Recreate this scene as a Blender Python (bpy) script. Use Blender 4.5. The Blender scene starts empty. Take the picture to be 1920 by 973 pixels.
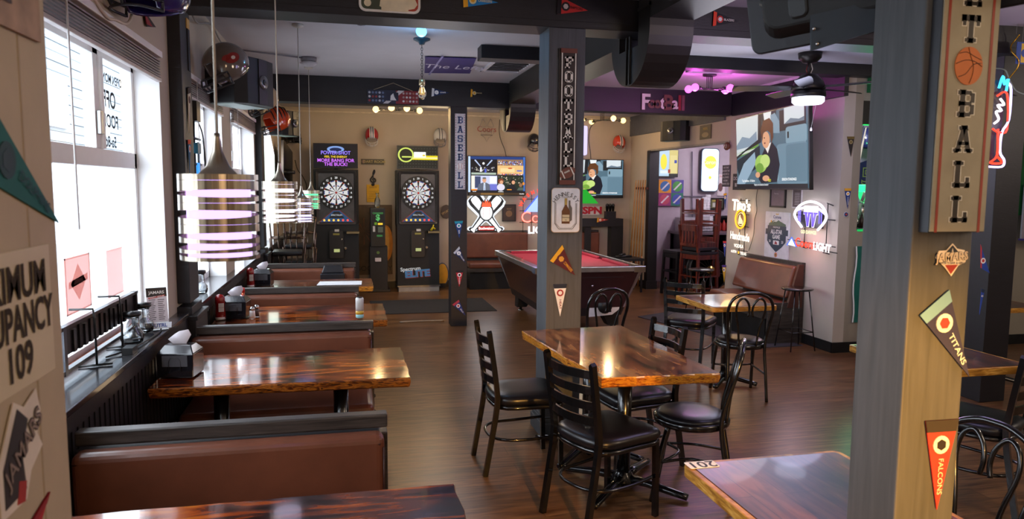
import bpy, bmesh, math, random
from mathutils import Vector, Matrix
random.seed(7)
C = bpy.context.scene.collection
PI = math.pi
# ------------------------------------------------------------------ camera
CAMH = 1.72
FPX, CX, CY = 1356.0, 960.0, 486.5
_Z = Vector((102, 13400, 1356)).normalized()
_Y = Vector((651-960, 486.5-347, -FPX)); _Y = (_Y - _Z*_Y.dot(_Z)).normalized()
_X = _Y.cross(_Z)
cam_d = bpy.data.cameras.new('camera'); cam = bpy.data.objects.new('camera', cam_d); C.objects.link(cam)
cam.matrix_world = Matrix.Translation((0, 0, CAMH)) @ Matrix((_X, _Y, _Z)).to_4x4()   # rows = world axes seen by the camera
cam_d.sensor_width = 36; cam_d.lens = FPX/1920*36
cam_d.clip_start = 0.05; cam_d.clip_end = 200
cam_d.dof.use_dof = True; cam_d.dof.focus_distance = 4.6; cam_d.dof.aperture_fstop = 5.6
bpy.context.scene.camera = cam
# ------------------------------------------------------------------ colour management, render quality
sc = bpy.context.scene
sc.view_settings.view_transform = 'Standard'; sc.view_settings.look = 'None'
sc.view_settings.exposure = 0.75; sc.view_settings.gamma = 1; sc.view_settings.use_curve_mapping = False
sc.cycles.max_bounces = 7; sc.cycles.diffuse_bounces = 4; sc.cycles.glossy_bounces = 4
sc.cycles.transmission_bounces = 6; sc.cycles.transparent_max_bounces = 12
sc.cycles.sample_clamp_indirect = 6; sc.cycles.caustics_reflective = False; sc.cycles.caustics_refractive = False
# ------------------------------------------------------------------ daylight
W = bpy.data.worlds.new('daylight'); sc.world = W; W.use_nodes = True
bg = W.node_tree.nodes['Background']; bg.inputs[0].default_value = (0.80, 0.89, 1.0, 1); bg.inputs[1].default_value = 5.5

def lamp(kind, loc, energy, col=(1, 1, 1), size=.1, rot=None, **k):
    d = bpy.data.lights.new('lamp_or_fill_light', kind); d.energy = energy; d.color = col
    if kind in ('POINT', 'SPOT'): d.shadow_soft_size = size
    if kind == 'AREA': d.shape = 'RECTANGLE'; d.size = size; d.size_y = k.get('sy', size)
    if kind == 'SPOT': d.spot_size = k.get('cone', 1.2); d.spot_blend = k.get('blend', .3)
    if k.get('portal'): d.cycles.is_portal = True
    o = bpy.data.objects.new('lamp_or_fill_light', d); C.objects.link(o); o.location = loc
    if rot: o.rotation_euler = rot
    return o
# the row of street windows: light portals
WINDOWS = [(-2.6, -1.0), (0.1, 2.1), (2.52, 4.43), (5.10, 6.47), (6.93, 8.585), (9.35, 10.5)]
WZ0, WZ1 = 0.95, 2.37
for a, b in WINDOWS:
    lamp('AREA', (-1.19, (a+b)/2, (WZ0+WZ1)/2), 1, size=WZ1-WZ0, sy=b-a, rot=(0, -PI/2, 0), portal=True)
# lamps behind the camera and in the side rooms, plus added fills without fixtures
lamp('SPOT', (1.0, -0.6, 1.62), 430, (1.0, .47, .09), .06, rot=(math.radians(72), 0, math.radians(-7)), cone=math.radians(38), blend=.75)
lamp('POINT', (1.3, 10.0, 2.35), 16, (1.0, .74, .44), .35)  # added soft fill to brighten the back wall, no fixture
lamp('POINT', (1.2, -1.6, 2.4), 36, (1.0, .68, .40), .4)
lamp('POINT', (3.9, 0.6, 2.4), 60, (1.0, .78, .56), .45)  # added fill from the camera side onto the bar wall, unseen
lamp('POINT', (2.9, 3.4, 2.5), 16, (.62, .52, 1.0), .40)  # invisible violet fill, added to tint reflections on tables and floor
lamp('POINT', (3.4, 6.0, 2.1), 16, (.85, .85, 1.0), .45)  # added cool fill lifting the ceiling, no lamp hangs here
lamp('POINT', (.9, 6.9, 1.9), 9, (.9, .9, 1.0), .3)  # extra unseen fill between the beams, added to lighten the ceiling
lamp('POINT', (6.4, 10.2, 2.6), 60, (1.0, .85, .95), .15)     # next room
lamp('POINT', (6.6, 3.0, 2.5), 30, (1.0, .85, .7), .15)       # bar side

# ------------------------------------------------------------------ helpers
def ray(u, v):
    c = Vector((u-CX, -(v-CY), -FPX)); return Vector((_X.dot(c), _Y.dot(c), _Z.dot(c)))
def at(u, v, **k):
    (a, c), = k.items(); i = 'xyz'.index(a); r = ray(u, v); o = Vector((0, 0, CAMH)); return o + r*((c-o[i])/r[i])

def lin(h):
    h = h.lstrip('#'); o = []
    for i in (0, 2, 4):
        c = int(h[i:i+2], 16)/255; o.append(c/12.92 if c <= .04045 else ((c+.055)/1.055)**2.4)
    return (*o, 1)
_m = {}
def nt(name):
    m = bpy.data.materials.new(name); m.use_nodes = True; return m, m.node_tree, m.node_tree.nodes['Principled BSDF']
def P(h, rough=.5, metal=0, var=.12, scale=12, coat=0, bump=0, spec=.5, stretch=(1, 1, 1)):
    key = ('P', h, rough, metal, var, scale, coat, bump, spec, stretch)
    if key in _m: return _m[key]
    m, t, b = nt('paint_'+h.strip('#')); c = lin(h)
    b.inputs['Roughness'].default_value = rough; b.inputs['Metallic'].default_value = metal
    b.inputs['Coat Weight'].default_value = coat; b.inputs['Coat Roughness'].default_value = .06
    b.inputs['Specular IOR Level'].default_value = spec
    tc = t.nodes.new('ShaderNodeTexCoord'); mp = t.nodes.new('ShaderNodeMapping'); n = t.nodes.new('ShaderNodeTexNoise')
    mp.inputs['Scale'].default_value = stretch
    n.inputs['Scale'].default_value = scale; n.inputs['Detail'].default_value = 4
    r = t.nodes.new('ShaderNodeValToRGB'); r.color_ramp.elements[0].position = .3; r.color_ramp.elements[1].position = .7
    r.color_ramp.elements[0].color = tuple(x*(1-var) for x in c[:3])+(1,); r.color_ramp.elements[1].color = tuple(min(1, x*(1+var)) for x in c[:3])+(1,)
    L = t.links.new
    L(tc.outputs['Object'], mp.inputs[0]); L(mp.outputs[0], n.inputs['Vector']); L(n.outputs[0], r.inputs[0]); L(r.outputs[0], b.inputs['Base Color'])
    if bump:
        bp = t.nodes.new('ShaderNodeBump'); bp.inputs['Strength'].default_value = bump; bp.inputs['Distance'].default_value = .004
        n2 = t.nodes.new('ShaderNodeTexNoise'); n2.inputs['Scale'].default_value = scale*6; n2.inputs['Detail'].default_value = 6
        L(mp.outputs[0], n2.inputs['Vector']); L(n2.outputs[0], bp.inputs['Height']); L(bp.outputs[0], b.inputs['Normal'])
    _m[key] = m; return m
def E(h, s=1.0):
    key = ('E', h, s)
    if key in _m: return _m[key]
    m, t, b = nt('glow_'+h.strip('#')); b.inputs['Base Color'].default_value = (.02, .02, .02, 1)
    b.inputs['Emission Color'].default_value = lin(h); b.inputs['Emission Strength'].default_value = s*.62; b.inputs['Roughness'].default_value = .4; b.inputs['Specular IOR Level'].default_value = .15
    _m[key] = m; return m
def glass(h='#ffffff', rough=.02, key='g'):
    k = ('G', h, rough)
    if k in _m: return _m[k]
    m, t, b = nt('glass_'+h.strip('#'))
    b.inputs['Base Color'].default_value = lin(h); b.inputs['Transmission Weight'].default_value = 1; b.inputs['Roughness'].default_value = rough; b.inputs['IOR'].default_value = 1.45
    _m[k] = m; return m
def sheer(h, k=.6):
    key = ('S', h, k)
    if key in _m: return _m[key]
    m, t, b = nt('sheer_'+h.strip('#')); b.inputs['Base Color'].default_value = lin(h); b.inputs['Roughness'].default_value = .9
    tr = t.nodes.new('ShaderNodeBsdfTranslucent'); tr.inputs[0].default_value = lin(h); mx = t.nodes.new('ShaderNodeMixShader'); mx.inputs[0].default_value = k
    t.links.new(b.outputs[0], mx.inputs[1]); t.links.new(tr.outputs[0], mx.inputs[2]); t.links.new(mx.outputs[0], t.nodes['Material Output'].inputs[0])
    _m[key] = m; return m
def pane_mat(h='#ffffff', alpha=.12):
    k = ('T', h, alpha)
    if k in _m: return _m[k]
    m, t, b = nt('pane_'+h.strip('#'))
    b.inputs['Base Color'].default_value = lin(h); b.inputs['Roughness'].default_value = .05; b.inputs['Alpha'].default_value = alpha
    _m[k] = m; return m
def grain(name, cols, scale=(1, 12, 12), rough=.25, coat=0, planks=None, nscale=3.0, detail=8, dist=1.2, bump=.1, axis='Object', contrast=None, patch=0):
    """wood: stretched noise through a ramp; planks=(length, width, swap) adds board joints and a tone per board"""
    if name in _m: return _m[name]
    m, t, b = nt(name); L = t.links.new
    tc = t.nodes.new('ShaderNodeTexCoord'); mp = t.nodes.new('ShaderNodeMapping'); mp.inputs['Scale'].default_value = scale
    L(tc.outputs[axis], mp.inputs[0])
    n = t.nodes.new('ShaderNodeTexNoise'); n.inputs['Scale'].default_value = nscale; n.inputs['Detail'].default_value = detail; n.inputs['Distortion'].default_value = dist
    L(mp.outputs[0], n.inputs['Vector'])
    r = t.nodes.new('ShaderNodeValToRGB'); e = r.color_ramp.elements
    lo, hi = contrast or (.32, .68)
    if patch: lo, hi = .40, .60
    for i, c in enumerate(cols):
        p = lo+(hi-lo)*i/(len(cols)-1)
        if i < 2: e[i].position = p; e[i].color = lin(c)
        else:
            q = e.new(p); q.color = lin(c)
    fac = n.outputs[0]
    if patch:
        n3 = t.nodes.new('ShaderNodeTexNoise'); n3.inputs['Scale'].default_value = patch; n3.inputs['Detail'].default_value = 3
        mp3 = t.nodes.new('ShaderNodeMapping'); mp3.inputs['Scale'].default_value = tuple(max(1, s*.22) for s in scale); L(tc.outputs[axis], mp3.inputs[0]); L(mp3.outputs[0], n3.inputs['Vector'])
        mx = t.nodes.new('ShaderNodeMix'); mx.inputs[0].default_value = .55; L(fac, mx.inputs[2]); L(n3.outputs[0], mx.inputs[3]); fac = mx.outputs[0]
    L(fac, r.inputs[0]); out = r.outputs[0]; hgt = n.outputs[0]
    if planks:
        br = t.nodes.new('ShaderNodeTexBrick'); br.inputs['Scale'].default_value = 1
        br.inputs['Brick Width'].default_value = planks[0]; br.inputs['Row Height'].default_value = planks[1]; br.inputs['Mortar Size'].default_value = .0018
        br.inputs['Color1'].default_value = (.72, .72, .72, 1); br.inputs['Color2'].default_value = (1.08, 1.08, 1.08, 1); br.inputs['Mortar'].default_value = (.3, .3, .3, 1); br.offset = .37
        m2 = t.nodes.new('ShaderNodeMapping'); L(tc.outputs[axis], m2.inputs[0])
        if planks[2]: m2.inputs['Rotation'].default_value = (0, 0, PI/2)
        L(m2.outputs[0], br.inputs['Vector'])
        mu = t.nodes.new('ShaderNodeMix'); mu.data_type = 'RGBA'; mu.blend_type = 'MULTIPLY'; mu.inputs[0].default_value = 1
        L(out, mu.inputs[6]); L(br.outputs[0], mu.inputs[7]); out = mu.outputs[2]
    L(out, b.inputs['Base Color']); b.inputs['Roughness'].default_value = rough; b.inputs['Coat Weight'].default_value = coat; b.inputs['Coat Roughness'].default_value = .04
    if bump:
        bp = t.nodes.new('ShaderNodeBump'); bp.inputs['Strength'].default_value = bump; bp.inputs['Distance'].default_value = .003
        L(hgt, bp.inputs['Height']); L(bp.outputs[0], b.inputs['Normal'])
    _m[name] = m; return m

BLACK = P('#111213', .45, var=.25, scale=6, bump=.15)
BEAMK = P('#15141a', .5, var=.2, scale=5, bump=.2, stretch=(1, 8, 8))
METAL = P('#0b0b0d', .22, var=.1, coat=.6)
CHROME = P('#c8c8c8', .18, 1, var=.05)
STEEL = P('#8d8c8a', .35, 1, var=.08)
VINYLK = P('#131216', .32, var=.15, bump=.08)
WHITE = P('#e9e9ea', .5, var=.03)
LEATHER = P('#6b3d2b', .34, var=.16, scale=7, coat=.12, bump=.12)
SEAM = P('#3a1a0f', .5)
CAPWOOD = grain('cap_wood', ['#262220', '#3a3431', '#4a423d'], (1.5, 22, 22), .38, bump=.15)
FLOORM = grain('floor_planks', ['#4a2f1c', '#6b4a30', '#86603d'], (1.2, 14, 1), .3, planks=(1.25, .15, False), nscale=2.6, bump=.12, axis='Object')
TABLEW = grain('table_wood', ['#0a0403', '#2c0e06', '#6a2a0c', '#a04814', '#bd6820'], (1.1, 6, 6), .12, coat=.35, nscale=2.2, detail=9, dist=1.8, bump=.03, contrast=(.36, .66), patch=2.2)
TABLEWY = grain('table_wood_lengthwise', ['#0c0504', '#34150a', '#6a3016', '#8c4a24', '#b07440'], (6, 1.1, 6), .12, coat=.35, nscale=2.2, detail=9, dist=1.8, bump=.03, contrast=(.36, .68), patch=2.2)
EDGEW = grain('live_edge', ['#2a1006', '#a65a1a', '#d9952e', '#5e2b0d'], (2, 2, 10), .3, coat=.5, nscale=9, detail=6, bump=.5)
BURNT = grain('burnt_edge', ['#120703', '#5a260a', '#a8601c', '#2a1006'], (2, 2, 10), .3, coat=.4, nscale=8, detail=6, bump=.4)
PLANKT = grain('plank_table', ['#2a1714', '#55301f', '#734429'], (9, 1.6, 9), .3, coat=.25, planks=(.9, .11, True), nscale=2.4, bump=.05, patch=3)
OAK = grain('oak_edge', ['#8a5a22', '#b5802f', '#d6a653'], (3, 3, 20), .4, nscale=4, bump=.1)

OFF = {}
class MB:
    def __init__(s): s.v = []; s.f = []; s.mi = []; s.sm = []; s.mats = []
    def m(s, mat):
        if mat not in s.mats: s.mats.append(mat)
        return s.mats.index(mat)
    def add(s, vs, fs, mat, smooth=False):
        b = len(s.v); s.v += [Vector(p) for p in vs]; k = s.m(mat)
        for f in fs: s.f.append([b+i for i in f]); s.mi.append(k); s.sm.append(smooth)
        return s
    def poly(s, pts, mat): return s.add(pts, [range(len(pts))], mat)
    def box(s, a, b, mat):
        x0, x1 = sorted((a[0], b[0])); y0, y1 = sorted((a[1], b[1])); z0, z1 = sorted((a[2], b[2]))
        return s.hexa([(x0, y0, z0), (x1, y0, z0), (x1, y1, z0), (x0, y1, z0)], [(x0, y0, z1), (x1, y0, z1), (x1, y1, z1), (x0, y1, z1)], mat)
    def hexa(s, lo, hi, mat):
        n = len(lo); fs = [list(range(n))[::-1], list(range(n, 2*n))]+[[i, (i+1) % n, n+(i+1) % n, n+i] for i in range(n)]
        return s.add(list(lo)+list(hi), fs, mat)
    def prism(s, pts, d, mat): d = Vector(d); return s.hexa([Vector(p) for p in pts], [Vector(p)+d for p in pts], mat)
    def slab(s, F, poly, mat, d0=0, d1=.004):
        """2D polygon on frame F, from height d0 to d1 above its surface"""
        return s.hexa([F.p(x, y, d0) for x, y in poly], [F.p(x, y, d1) for x, y in poly], mat)
    def tube(s, pts, r, mat, n=8, closed=False, square=False, flat=None):
        pts = [Vector(p) for p in pts]; N = len(pts); rs = r if isinstance(r, (list, tuple)) else [r]*N
        vs = []; fs = []; up = None
        for i, p in enumerate(pts):
            if closed: t = pts[(i+1) % N]-pts[i-1]
            else: t = pts[min(i+1, N-1)]-pts[max(i-1, 0)]
            t = t.normalized() if t.length > 1e-9 else Vector((0, 0, 1))
            if up is None:
                up = Vector((0, 0, 1)) if abs(t.z) < .9 else Vector((0, 1, 0))
            a = t.cross(up)
            if a.length < 1e-4: a = t.cross(Vector((1, .3, 0)))
            a.normalize(); b = a.cross(t).normalized(); up = b
            for k in range(n):
                w = 2*PI*(k+(.5 if square else 0))/n; ca, sa = math.cos(w), math.sin(w)
                if square: ca *= 1.3; sa *= 1.3
                if flat: sa *= flat
                vs.append(p+a*(ca*rs[i])+b*(sa*rs[i]))
        for i in range(N if closed else N-1):
            j = (i+1) % N
            for k in range(n): fs.append([i*n+k, i*n+(k+1) % n, j*n+(k+1) % n, j*n+k])
        if not closed: fs += [list(range(n))[::-1], list(range((N-1)*n, N*n))]
        return s.add(vs, fs, mat, not square)
    def lathe(s, prof, c, mat, n=24, axis='z', squash=1):
        vs = []; fs = []; c = Vector(c); N = len(prof)
        for r, z in prof:
            for k in range(n):
                w = 2*PI*k/n; x, y = r*math.cos(w), r*math.sin(w)*squash
                vs.append(c+(Vector((x, y, z)) if axis == 'z' else Vector((x, z, y)) if axis == 'y' else Vector((z, x, y))))
        for i in range(N-1):
            for k in range(n): fs.append([i*n+k, i*n+(k+1) % n, (i+1)*n+(k+1) % n, (i+1)*n+k])
        fs += [list(range(n))[::-1], list(range((N-1)*n, N*n))]
        return s.add(vs, fs, mat, True)
    def ball(s, c, r, mat, n=14, M=None):
        r = r if isinstance(r, (list, tuple)) else (r, r, r); vs = []; fs = []; h = n//2
        for i in range(1, h):
            a = PI*i/h
            for k in range(n):
                w = 2*PI*k/n; p = Vector((r[0]*math.sin(a)*math.cos(w), r[1]*math.sin(a)*math.sin(w), r[2]*math.cos(a)))
                vs.append(p)
        for i in range(h-2):
            for k in range(n): fs.append([i*n+k, i*n+(k+1) % n, (i+1)*n+(k+1) % n, (i+1)*n+k])
        vs += [Vector((0, 0, r[2])), Vector((0, 0, -r[2]))]
        for k in range(n): fs += [[len(vs)-2, (k+1) % n, k], [len(vs)-1, (h-2)*n+k, (h-2)*n+(k+1) % n]]
        c = Vector(c); vs = [c+((M @ p) if M else p) for p in vs]
        return s.add(vs, fs, mat, True)
    def text(s, string, F, x, y, size, mat, d=.002, align='CENTER', bold=.0, sx=1.0, ang=0):
        v, f = glyphs(string, align, bold); ca, sa = math.cos(ang), math.sin(ang)
        o = []
        for p in v:
            a, b = p[0]*size*sx, p[1]*size
            o.append(F.p(x+a*ca-b*sa, y+a*sa+b*ca, d))
        return s.add(o, f, mat)
    def textfit(s, string, F, x, y, wmax, h, mat, d=.002, bold=.0):
        """text centred at x, y, as high as h, squeezed to the width wmax"""
        v, f = glyphs(string, 'CENTER', bold); w = max(p[0] for p in v)-min(p[0] for p in v); hh = max(p[1] for p in v)-min(p[1] for p in v); sz = h/hh
        return s.text(string, F, x, y, sz, mat, d, bold=bold, sx=min(1.3, wmax/(w*sz)))
    def build(s, name, parent=None, bevel=0, seg=2, props=None, sub=0, origin=None):
        if parent is not None: off = OFF.get(parent.name, Vector((0, 0, 0)))
        elif origin is not None: off = Vector(origin)
        else:
            xs = [p.x for p in s.v]; ys = [p.y for p in s.v]; off = Vector(((min(xs)+max(xs))/2, (min(ys)+max(ys))/2, min(p.z for p in s.v)))
        me = bpy.data.meshes.new(name); me.from_pydata([tuple(p-off) for p in s.v], [], s.f)
        for m in s.mats: me.materials.append(m)
        me.polygons.foreach_set('material_index', s.mi); me.polygons.foreach_set('use_smooth', s.sm)
        bm = bmesh.new(); bm.from_mesh(me)
        if len(s.f) < 6000: bmesh.ops.recalc_face_normals(bm, faces=[f for f in bm.faces if f.is_valid])
        bm.to_mesh(me); bm.free()
        o = bpy.data.objects.new(name, me); C.objects.link(o)
        if parent is not None: o.parent = parent
        else: o.location = off
        OFF[o.name] = off
        if bevel:
            b = o.modifiers.new('bevel', 'BEVEL'); b.width = bevel; b.segments = seg; b.limit_method = 'ANGLE'; b.angle_limit = .6; b.harden_normals = False
        if sub:
            b = o.modifiers.new('subsurf', 'SUBSURF'); b.levels = sub; b.render_levels = sub
        if props:
            for k, w in props.items(): o[k] = w
        return o
_g = {}
def glyphs(string, align, bold):
    k = (string, align, bold)
    if k in _g: return _g[k]
    cu = bpy.data.curves.new('lettering', 'FONT'); cu.body = string; cu.align_x = align; cu.align_y = 'CENTER'; cu.resolution_u = 3; cu.offset = bold; cu.fill_mode = 'FRONT'
    o = bpy.data.objects.new('lettering', cu); C.objects.link(o); bpy.context.view_layer.update()
    me = bpy.data.meshes.new_from_object(o.evaluated_get(bpy.context.evaluated_depsgraph_get()))
    r = ([tuple(v.co) for v in me.vertices], [tuple(p.vertices) for p in me.polygons])
    bpy.data.objects.remove(o); bpy.data.meshes.remove(me); bpy.data.curves.remove(cu); _g[k] = r; return r
class Fr:
    def __init__(s, o, ux, uy): s.o = Vector(o); s.ux = Vector(ux).normalized(); s.uy = Vector(uy).normalized(); s.n = s.ux.cross(s.uy)
    def p(s, x, y, d=0): return s.o+s.ux*x+s.uy*y+s.n*d
AX = {'L': ('x', (0, 1, 0)), 'B': ('y', (1, 0, 0)), 'R': ('x', (0, -1, 0))}   # left wall, walls facing the camera, right wall
def wf(side, c, uL, vT, vB, uR, vR=None):
    """frame, width and height of a rectangle on a wall seen between two columns of the view"""
    a, ux = AX[side]; o = at(uL, vB, **{a: c}); t = at(uL, vT, **{a: c}); r = at(uR, vB if vR is None else vR, **{a: c})
    return Fr(o, ux, (0, 0, 1)), abs((r-o).dot(Vector(ux))), t.z-o.z
def rect(x0, y0, x1, y1): return [(x0, y0), (x1, y0), (x1, y1), (x0, y1)]
def rrect(x0, y0, x1, y1, r, n=4):
    o = []
    for cx, cy, a in ((x1-r, y0+r, -PI/2), (x1-r, y1-r, 0), (x0+r, y1-r, PI/2), (x0+r, y0+r, PI)):
        for i in range(n+1): o.append((cx+r*math.cos(a+PI/2*i/n), cy+r*math.sin(a+PI/2*i/n)))
    return o
def disc(cx, cy, rx, ry=None, n=20, a0=0, a1=2*PI):
    ry = ry or rx; full = abs(a1-a0-2*PI) < 1e-6
    return [(cx+rx*math.cos(a0+(a1-a0)*i/(n if full else n-1)), cy+ry*math.sin(a0+(a1-a0)*i/(n if full else n-1))) for i in range(n)]
def smooth(pts, k=6, closed=False):
    pts = [Vector(p) for p in pts]; N = len(pts); o = []
    for i in range(N if closed else N-1):
        g = (lambda j: pts[j % N]) if closed else (lambda j: pts[min(max(j, 0), N-1)])
        a, b, c, d = g(i-1), g(i), g(i+1), g(i+2)
        for q in range(k):
            t = q/k; o.append(.5*((2*b)+(c-a)*t+(2*a-5*b+4*c-d)*t*t+(3*b-a-3*c+d)*t**3))
    if not closed: o.append(pts[-1])
    return o
def thing(name, label, cat, loc=(0, 0, 0), rz=0, group=None, world=False):
    o = bpy.data.objects.new(name, None); C.objects.link(o); o.location = loc; o.rotation_euler = (0, 0, rz); o.empty_display_size = .1
    o['label'] = label; o['category'] = cat
    if group: o['group'] = group
    OFF[o.name] = Vector(loc) if world else Vector((0, 0, 0)); return o
def wthing(name, label, cat, loc, group=None): return thing(name, label, cat, loc, 0, group, True)
def tag(o, label, cat, group=None):
    o['label'] = label; o['category'] = cat
    if group: o['group'] = group
    return o
def struct(mb, name, bevel=0):
    o = mb.build(name, bevel=bevel); o['kind'] = 'structure'; return o
def dup(root, loc, rz=None, label=None, group=None):
    r = root.copy(); C.objects.link(r); r.location = loc
    if rz is not None: r.rotation_euler = (0, 0, rz)
    if label: r['label'] = label
    if group: r['group'] = group
    for ch in list(root.children):
        c = ch.copy(); C.objects.link(c); c.parent = r
        for g in ch.children:
            d = g.copy(); C.objects.link(d); d.parent = c
    return r
# ================================================================== THE ROOM
WALL = P('#b9ab98', .85, var=.04, scale=3, bump=.12)
WALLG = P('#b4ab9f', .85, var=.05, scale=3, bump=.12)
CEIL = P('#bab8bd', .95, var=.04, scale=3, bump=.25)
DARKG = P('#55565c', .7, var=.1)
OLIVE = P('#948c7c', .85, var=.05, scale=3)
GREENW = P('#0f5a2c', .7, var=.1)
TRIMW = P('#e6e5e6', .45, var=.03)
CZ = 2.96
m = MB(); m.box((-1.3, -3.2, -.08), (9.2, 12.6, 0), FLOORM); struct(m, 'floor')
m = MB(); m.box((-1.3, -3.2, CZ), (9.2, 12.6, CZ+.1), CEIL); struct(m, 'ceiling')
# left (street) wall with its windows
m = MB(); XI, XO = -1.01, -1.21
ys = [-3.2]+[v for w in WINDOWS for v in w]+[12.3]
m.box((XO, -3.2, WZ1), (XI, 12.3, CZ), WALL); m.box((XO, -3.2, 0), (XI, 12.3, WZ0-.03), WALL)
for i in range(0, len(ys), 2): m.box((XO, ys[i], WZ0-.03), (XI, ys[i+1], WZ1), WALL)
struct(m, 'wall_left')
WHT = P('#f1f1f1', .5, var=.02)
for i, (a, b) in enumerate(WINDOWS):
    r = wthing('window_%d' % (i+1), '', '', (-1.15, (a+b)/2, WZ0)); del r['label']; del r['category']; r['kind'] = 'structure'
    X0, X1 = -1.19, -1.14; mid = 3.80 if i == 2 else (a+b)/2+.06; m = MB()
    for y0, y1, z0, z1 in ((a, a+.05, WZ0, WZ1), (b-.05, b, WZ0, WZ1), (a, b, WZ0, WZ0+.05), (a, b, WZ1-.05, WZ1), (a, b, 1.80, 1.885), (mid-.035, mid+.035, 1.885, WZ1)):
        m.box((X0, y0, z0), (X1, y1, z1), WHT)
    m.box((X0+.015, mid+.03, 1.885), (X1+.012, mid+.07, WZ1-.05), WHT); m.box((X1, mid-.02, 1.95), (X1+.02, mid+.02, 2.06), STEEL)
    if i == 2: m.box((X0, 3.05, 1.885), (X1, 3.12, WZ1), WHT)
    m.build('window_frame', r, bevel=.003)
    m = MB(); m.box((-1.168, a+.04, WZ0+.04), (-1.164, b-.04, 1.81), pane_mat('#dfeaf2', .06)); m.box((-1.168, a+.04, 1.875), (-1.164, b-.04, WZ1-.04), pane_mat('#dfeaf2', .10)); m.build('pane', r)
    m = MB()                                                       # white lining of the reveal
    for y0, y1, z0, z1 in ((a, a+.012, WZ0, WZ1), (b-.012, b, WZ0, WZ1), (a, b, WZ1-.012, WZ1)): m.box((-1.14, y0, z0), (XI+.002, y1, z1), WHT)
    m.build('reveal', r)
# window ledge and black wainscot
m = MB(); m.box((-1.16, -3.2, .925), (-.937, 12.2, .95), P('#2b2a2e', .22, var=.2, coat=.3, stretch=(8, 1, 8))); struct(m, 'trim_1', .003)
m = MB(); KW = P('#17151a', .45, var=.15, bump=.1)
m.box((-1.01, -3.2, 0), (-.965, 12.2, .925), KW); m.box((-.965, -3.2, .86), (-.945, 12.2, .925), KW)
y = -3.0
while y < 12: m.box((-.965, y, .1), (-.960, y+.03, .86), KW); y += .06
struct(m, 'trim_2')
# pilasters of the left wall
k = 3
for y0, y1 in ((.0-.35, -.1), (2.42, 2.67), (4.655, 4.925), (8.70, 8.95)):
    if y0 == 2.42: continue
    m = MB(); m.box((-1.01, y0, 1.0), (-.937, y1, CZ), BEAMK); m.box((-1.01, y0-.04, 0), (-.90, y1+.05, .90), BEAMK)
    m.box((-1.01, y0-.05, .90), (-.89, y1+.06, .93), BEAMK); m.box((-1.01, y0-.02, .93), (-.925, y1+.02, .98), BEAMK)
    struct(m, 'trim_%d' % k, .004); k += 1
# back wall
YB = 12.25
m = MB(); m.box((-1.2, YB, 0), (9.2, YB+.15, CZ), WALL); struct(m, 'wall_back')
m = MB(); m.box((-1.01, YB-.025, 2.885), (4.95, YB, 2.91), P('#cdbfa8', .7)); struct(m, 'trim_6')
m = MB(); m.box((-1.01, YB-.02, 0), (4.9, YB, .11), BLACK); struct(m, 'baseboard_back')
# right wall with the wide opening
XR = 4.95
m = MB(); m.box((XR, 6.551, 0), (XR+.13, 8.80, CZ), WALLG); m.box((XR, 8.80, 2.33), (XR+.13, 11.42, CZ), WALL); m.box((XR, 11.42, 0), (XR+.13, YB, CZ), WALL)
struct(m, 'wall_right')
m = MB(); m.box((XR-.02, 11.36, 0), (XR+.15, 11.48, 2.33), BLACK); m.box((XR-.04, 11.34, 0), (XR+.16, 11.50, .14), BLACK); m.box((XR-.01, 8.80, 2.32), (XR+.15, 11.48, 2.345), P('#8b857c', .6)); struct(m, 'trim_7')
m = MB(); m.box((XR-.05, 6.5, 2.655), (XR, 8.72, CZ), BEAMK); m.box((XR-.055, 8.70, 2.655), (XR-.0, 8.73, CZ), P('#a9a3aa', .6)); m.box((XR-.06, 6.5, 2.93), (XR-.04, 8.72, 2.96), P('#b9b3ba', .6)); struct(m, 'trim_8')
m = MB(); m.box((XR-.03, 8.93, 2.62), (XR, YB, CZ), DARKG); struct(m, 'trim_9')
m = MB(); m.box((XR-.012, 6.54, 0), (XR, 8.8, .11), BLACK); m.box((XR-.012, 6.535, 0), (8.9, 6.55, .11), BLACK); m.box((XR-.012, 11.5, 0), (XR, YB, .11), BLACK); struct(m, 'baseboard_right')
# wall of the bar, with its serving window
m = MB(); m.box((XR+.13, 6.55, 0), (8.9, 6.68, 1.29), OLIVE); m.box((XR+.13, 6.55, 1.29), (5.17, 6.68, 2.98), OLIVE); m.box((6.5, 6.55, 1.29), (8.9, 6.68, 2.98), OLIVE)
m.box((5.17, 6.55, 2.38), (6.5, 6.68, 2.62), BLACK); m.box((5.17, 6.55, 2.62), (6.5, 6.68, 2.98), P('#8f8f80', .8)); struct(m, 'wall_bar')
m = MB(); m.box((6.52, 6.44, 1.45), (8.9, 6.55, 2.98), GREENW); m.box((5.2, 6.5, 2.7), (8.9, 6.55, 2.96), GREENW); struct(m, 'trim_10')
# far wall of the bar, seen through its serving window, and the wall closing the room to the right
m = MB(); m.box((5.08, 8.9, 0), (9.2, 9.0, CZ), P('#a79fb0', .8)); struct(m, 'wall_bar_back')
m = MB(); m.box((9.1, -3.2, 0), (9.2, 12.3, CZ), OLIVE); struct(m, 'wall_far_right')
m = MB(); m.box((-1.2, -3.3, 0), (9.2, -3.2, CZ), WALL); struct(m, 'wall_front')
# beams
m = MB(); m.box((-1.01, 4.665, 2.755), (9.1, 4.925, CZ+.01), BEAMK); m.box((-1.01, 4.66, 2.755), (9.1, 4.665, 2.80), BEAMK); struct(m, 'ceiling_beam_front', .004)
m = MB(); m.box((-.94, 8.70, 2.66), (4.92, 8.93, CZ+.01), BEAMK); struct(m, 'ceiling_beam_rear', .004)
m = MB(); m.box((1.17, 6.42, 2.845), (9.1, 6.62, CZ+.01), BEAMK); struct(m, 'ceiling_beam_middle', .004)
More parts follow.
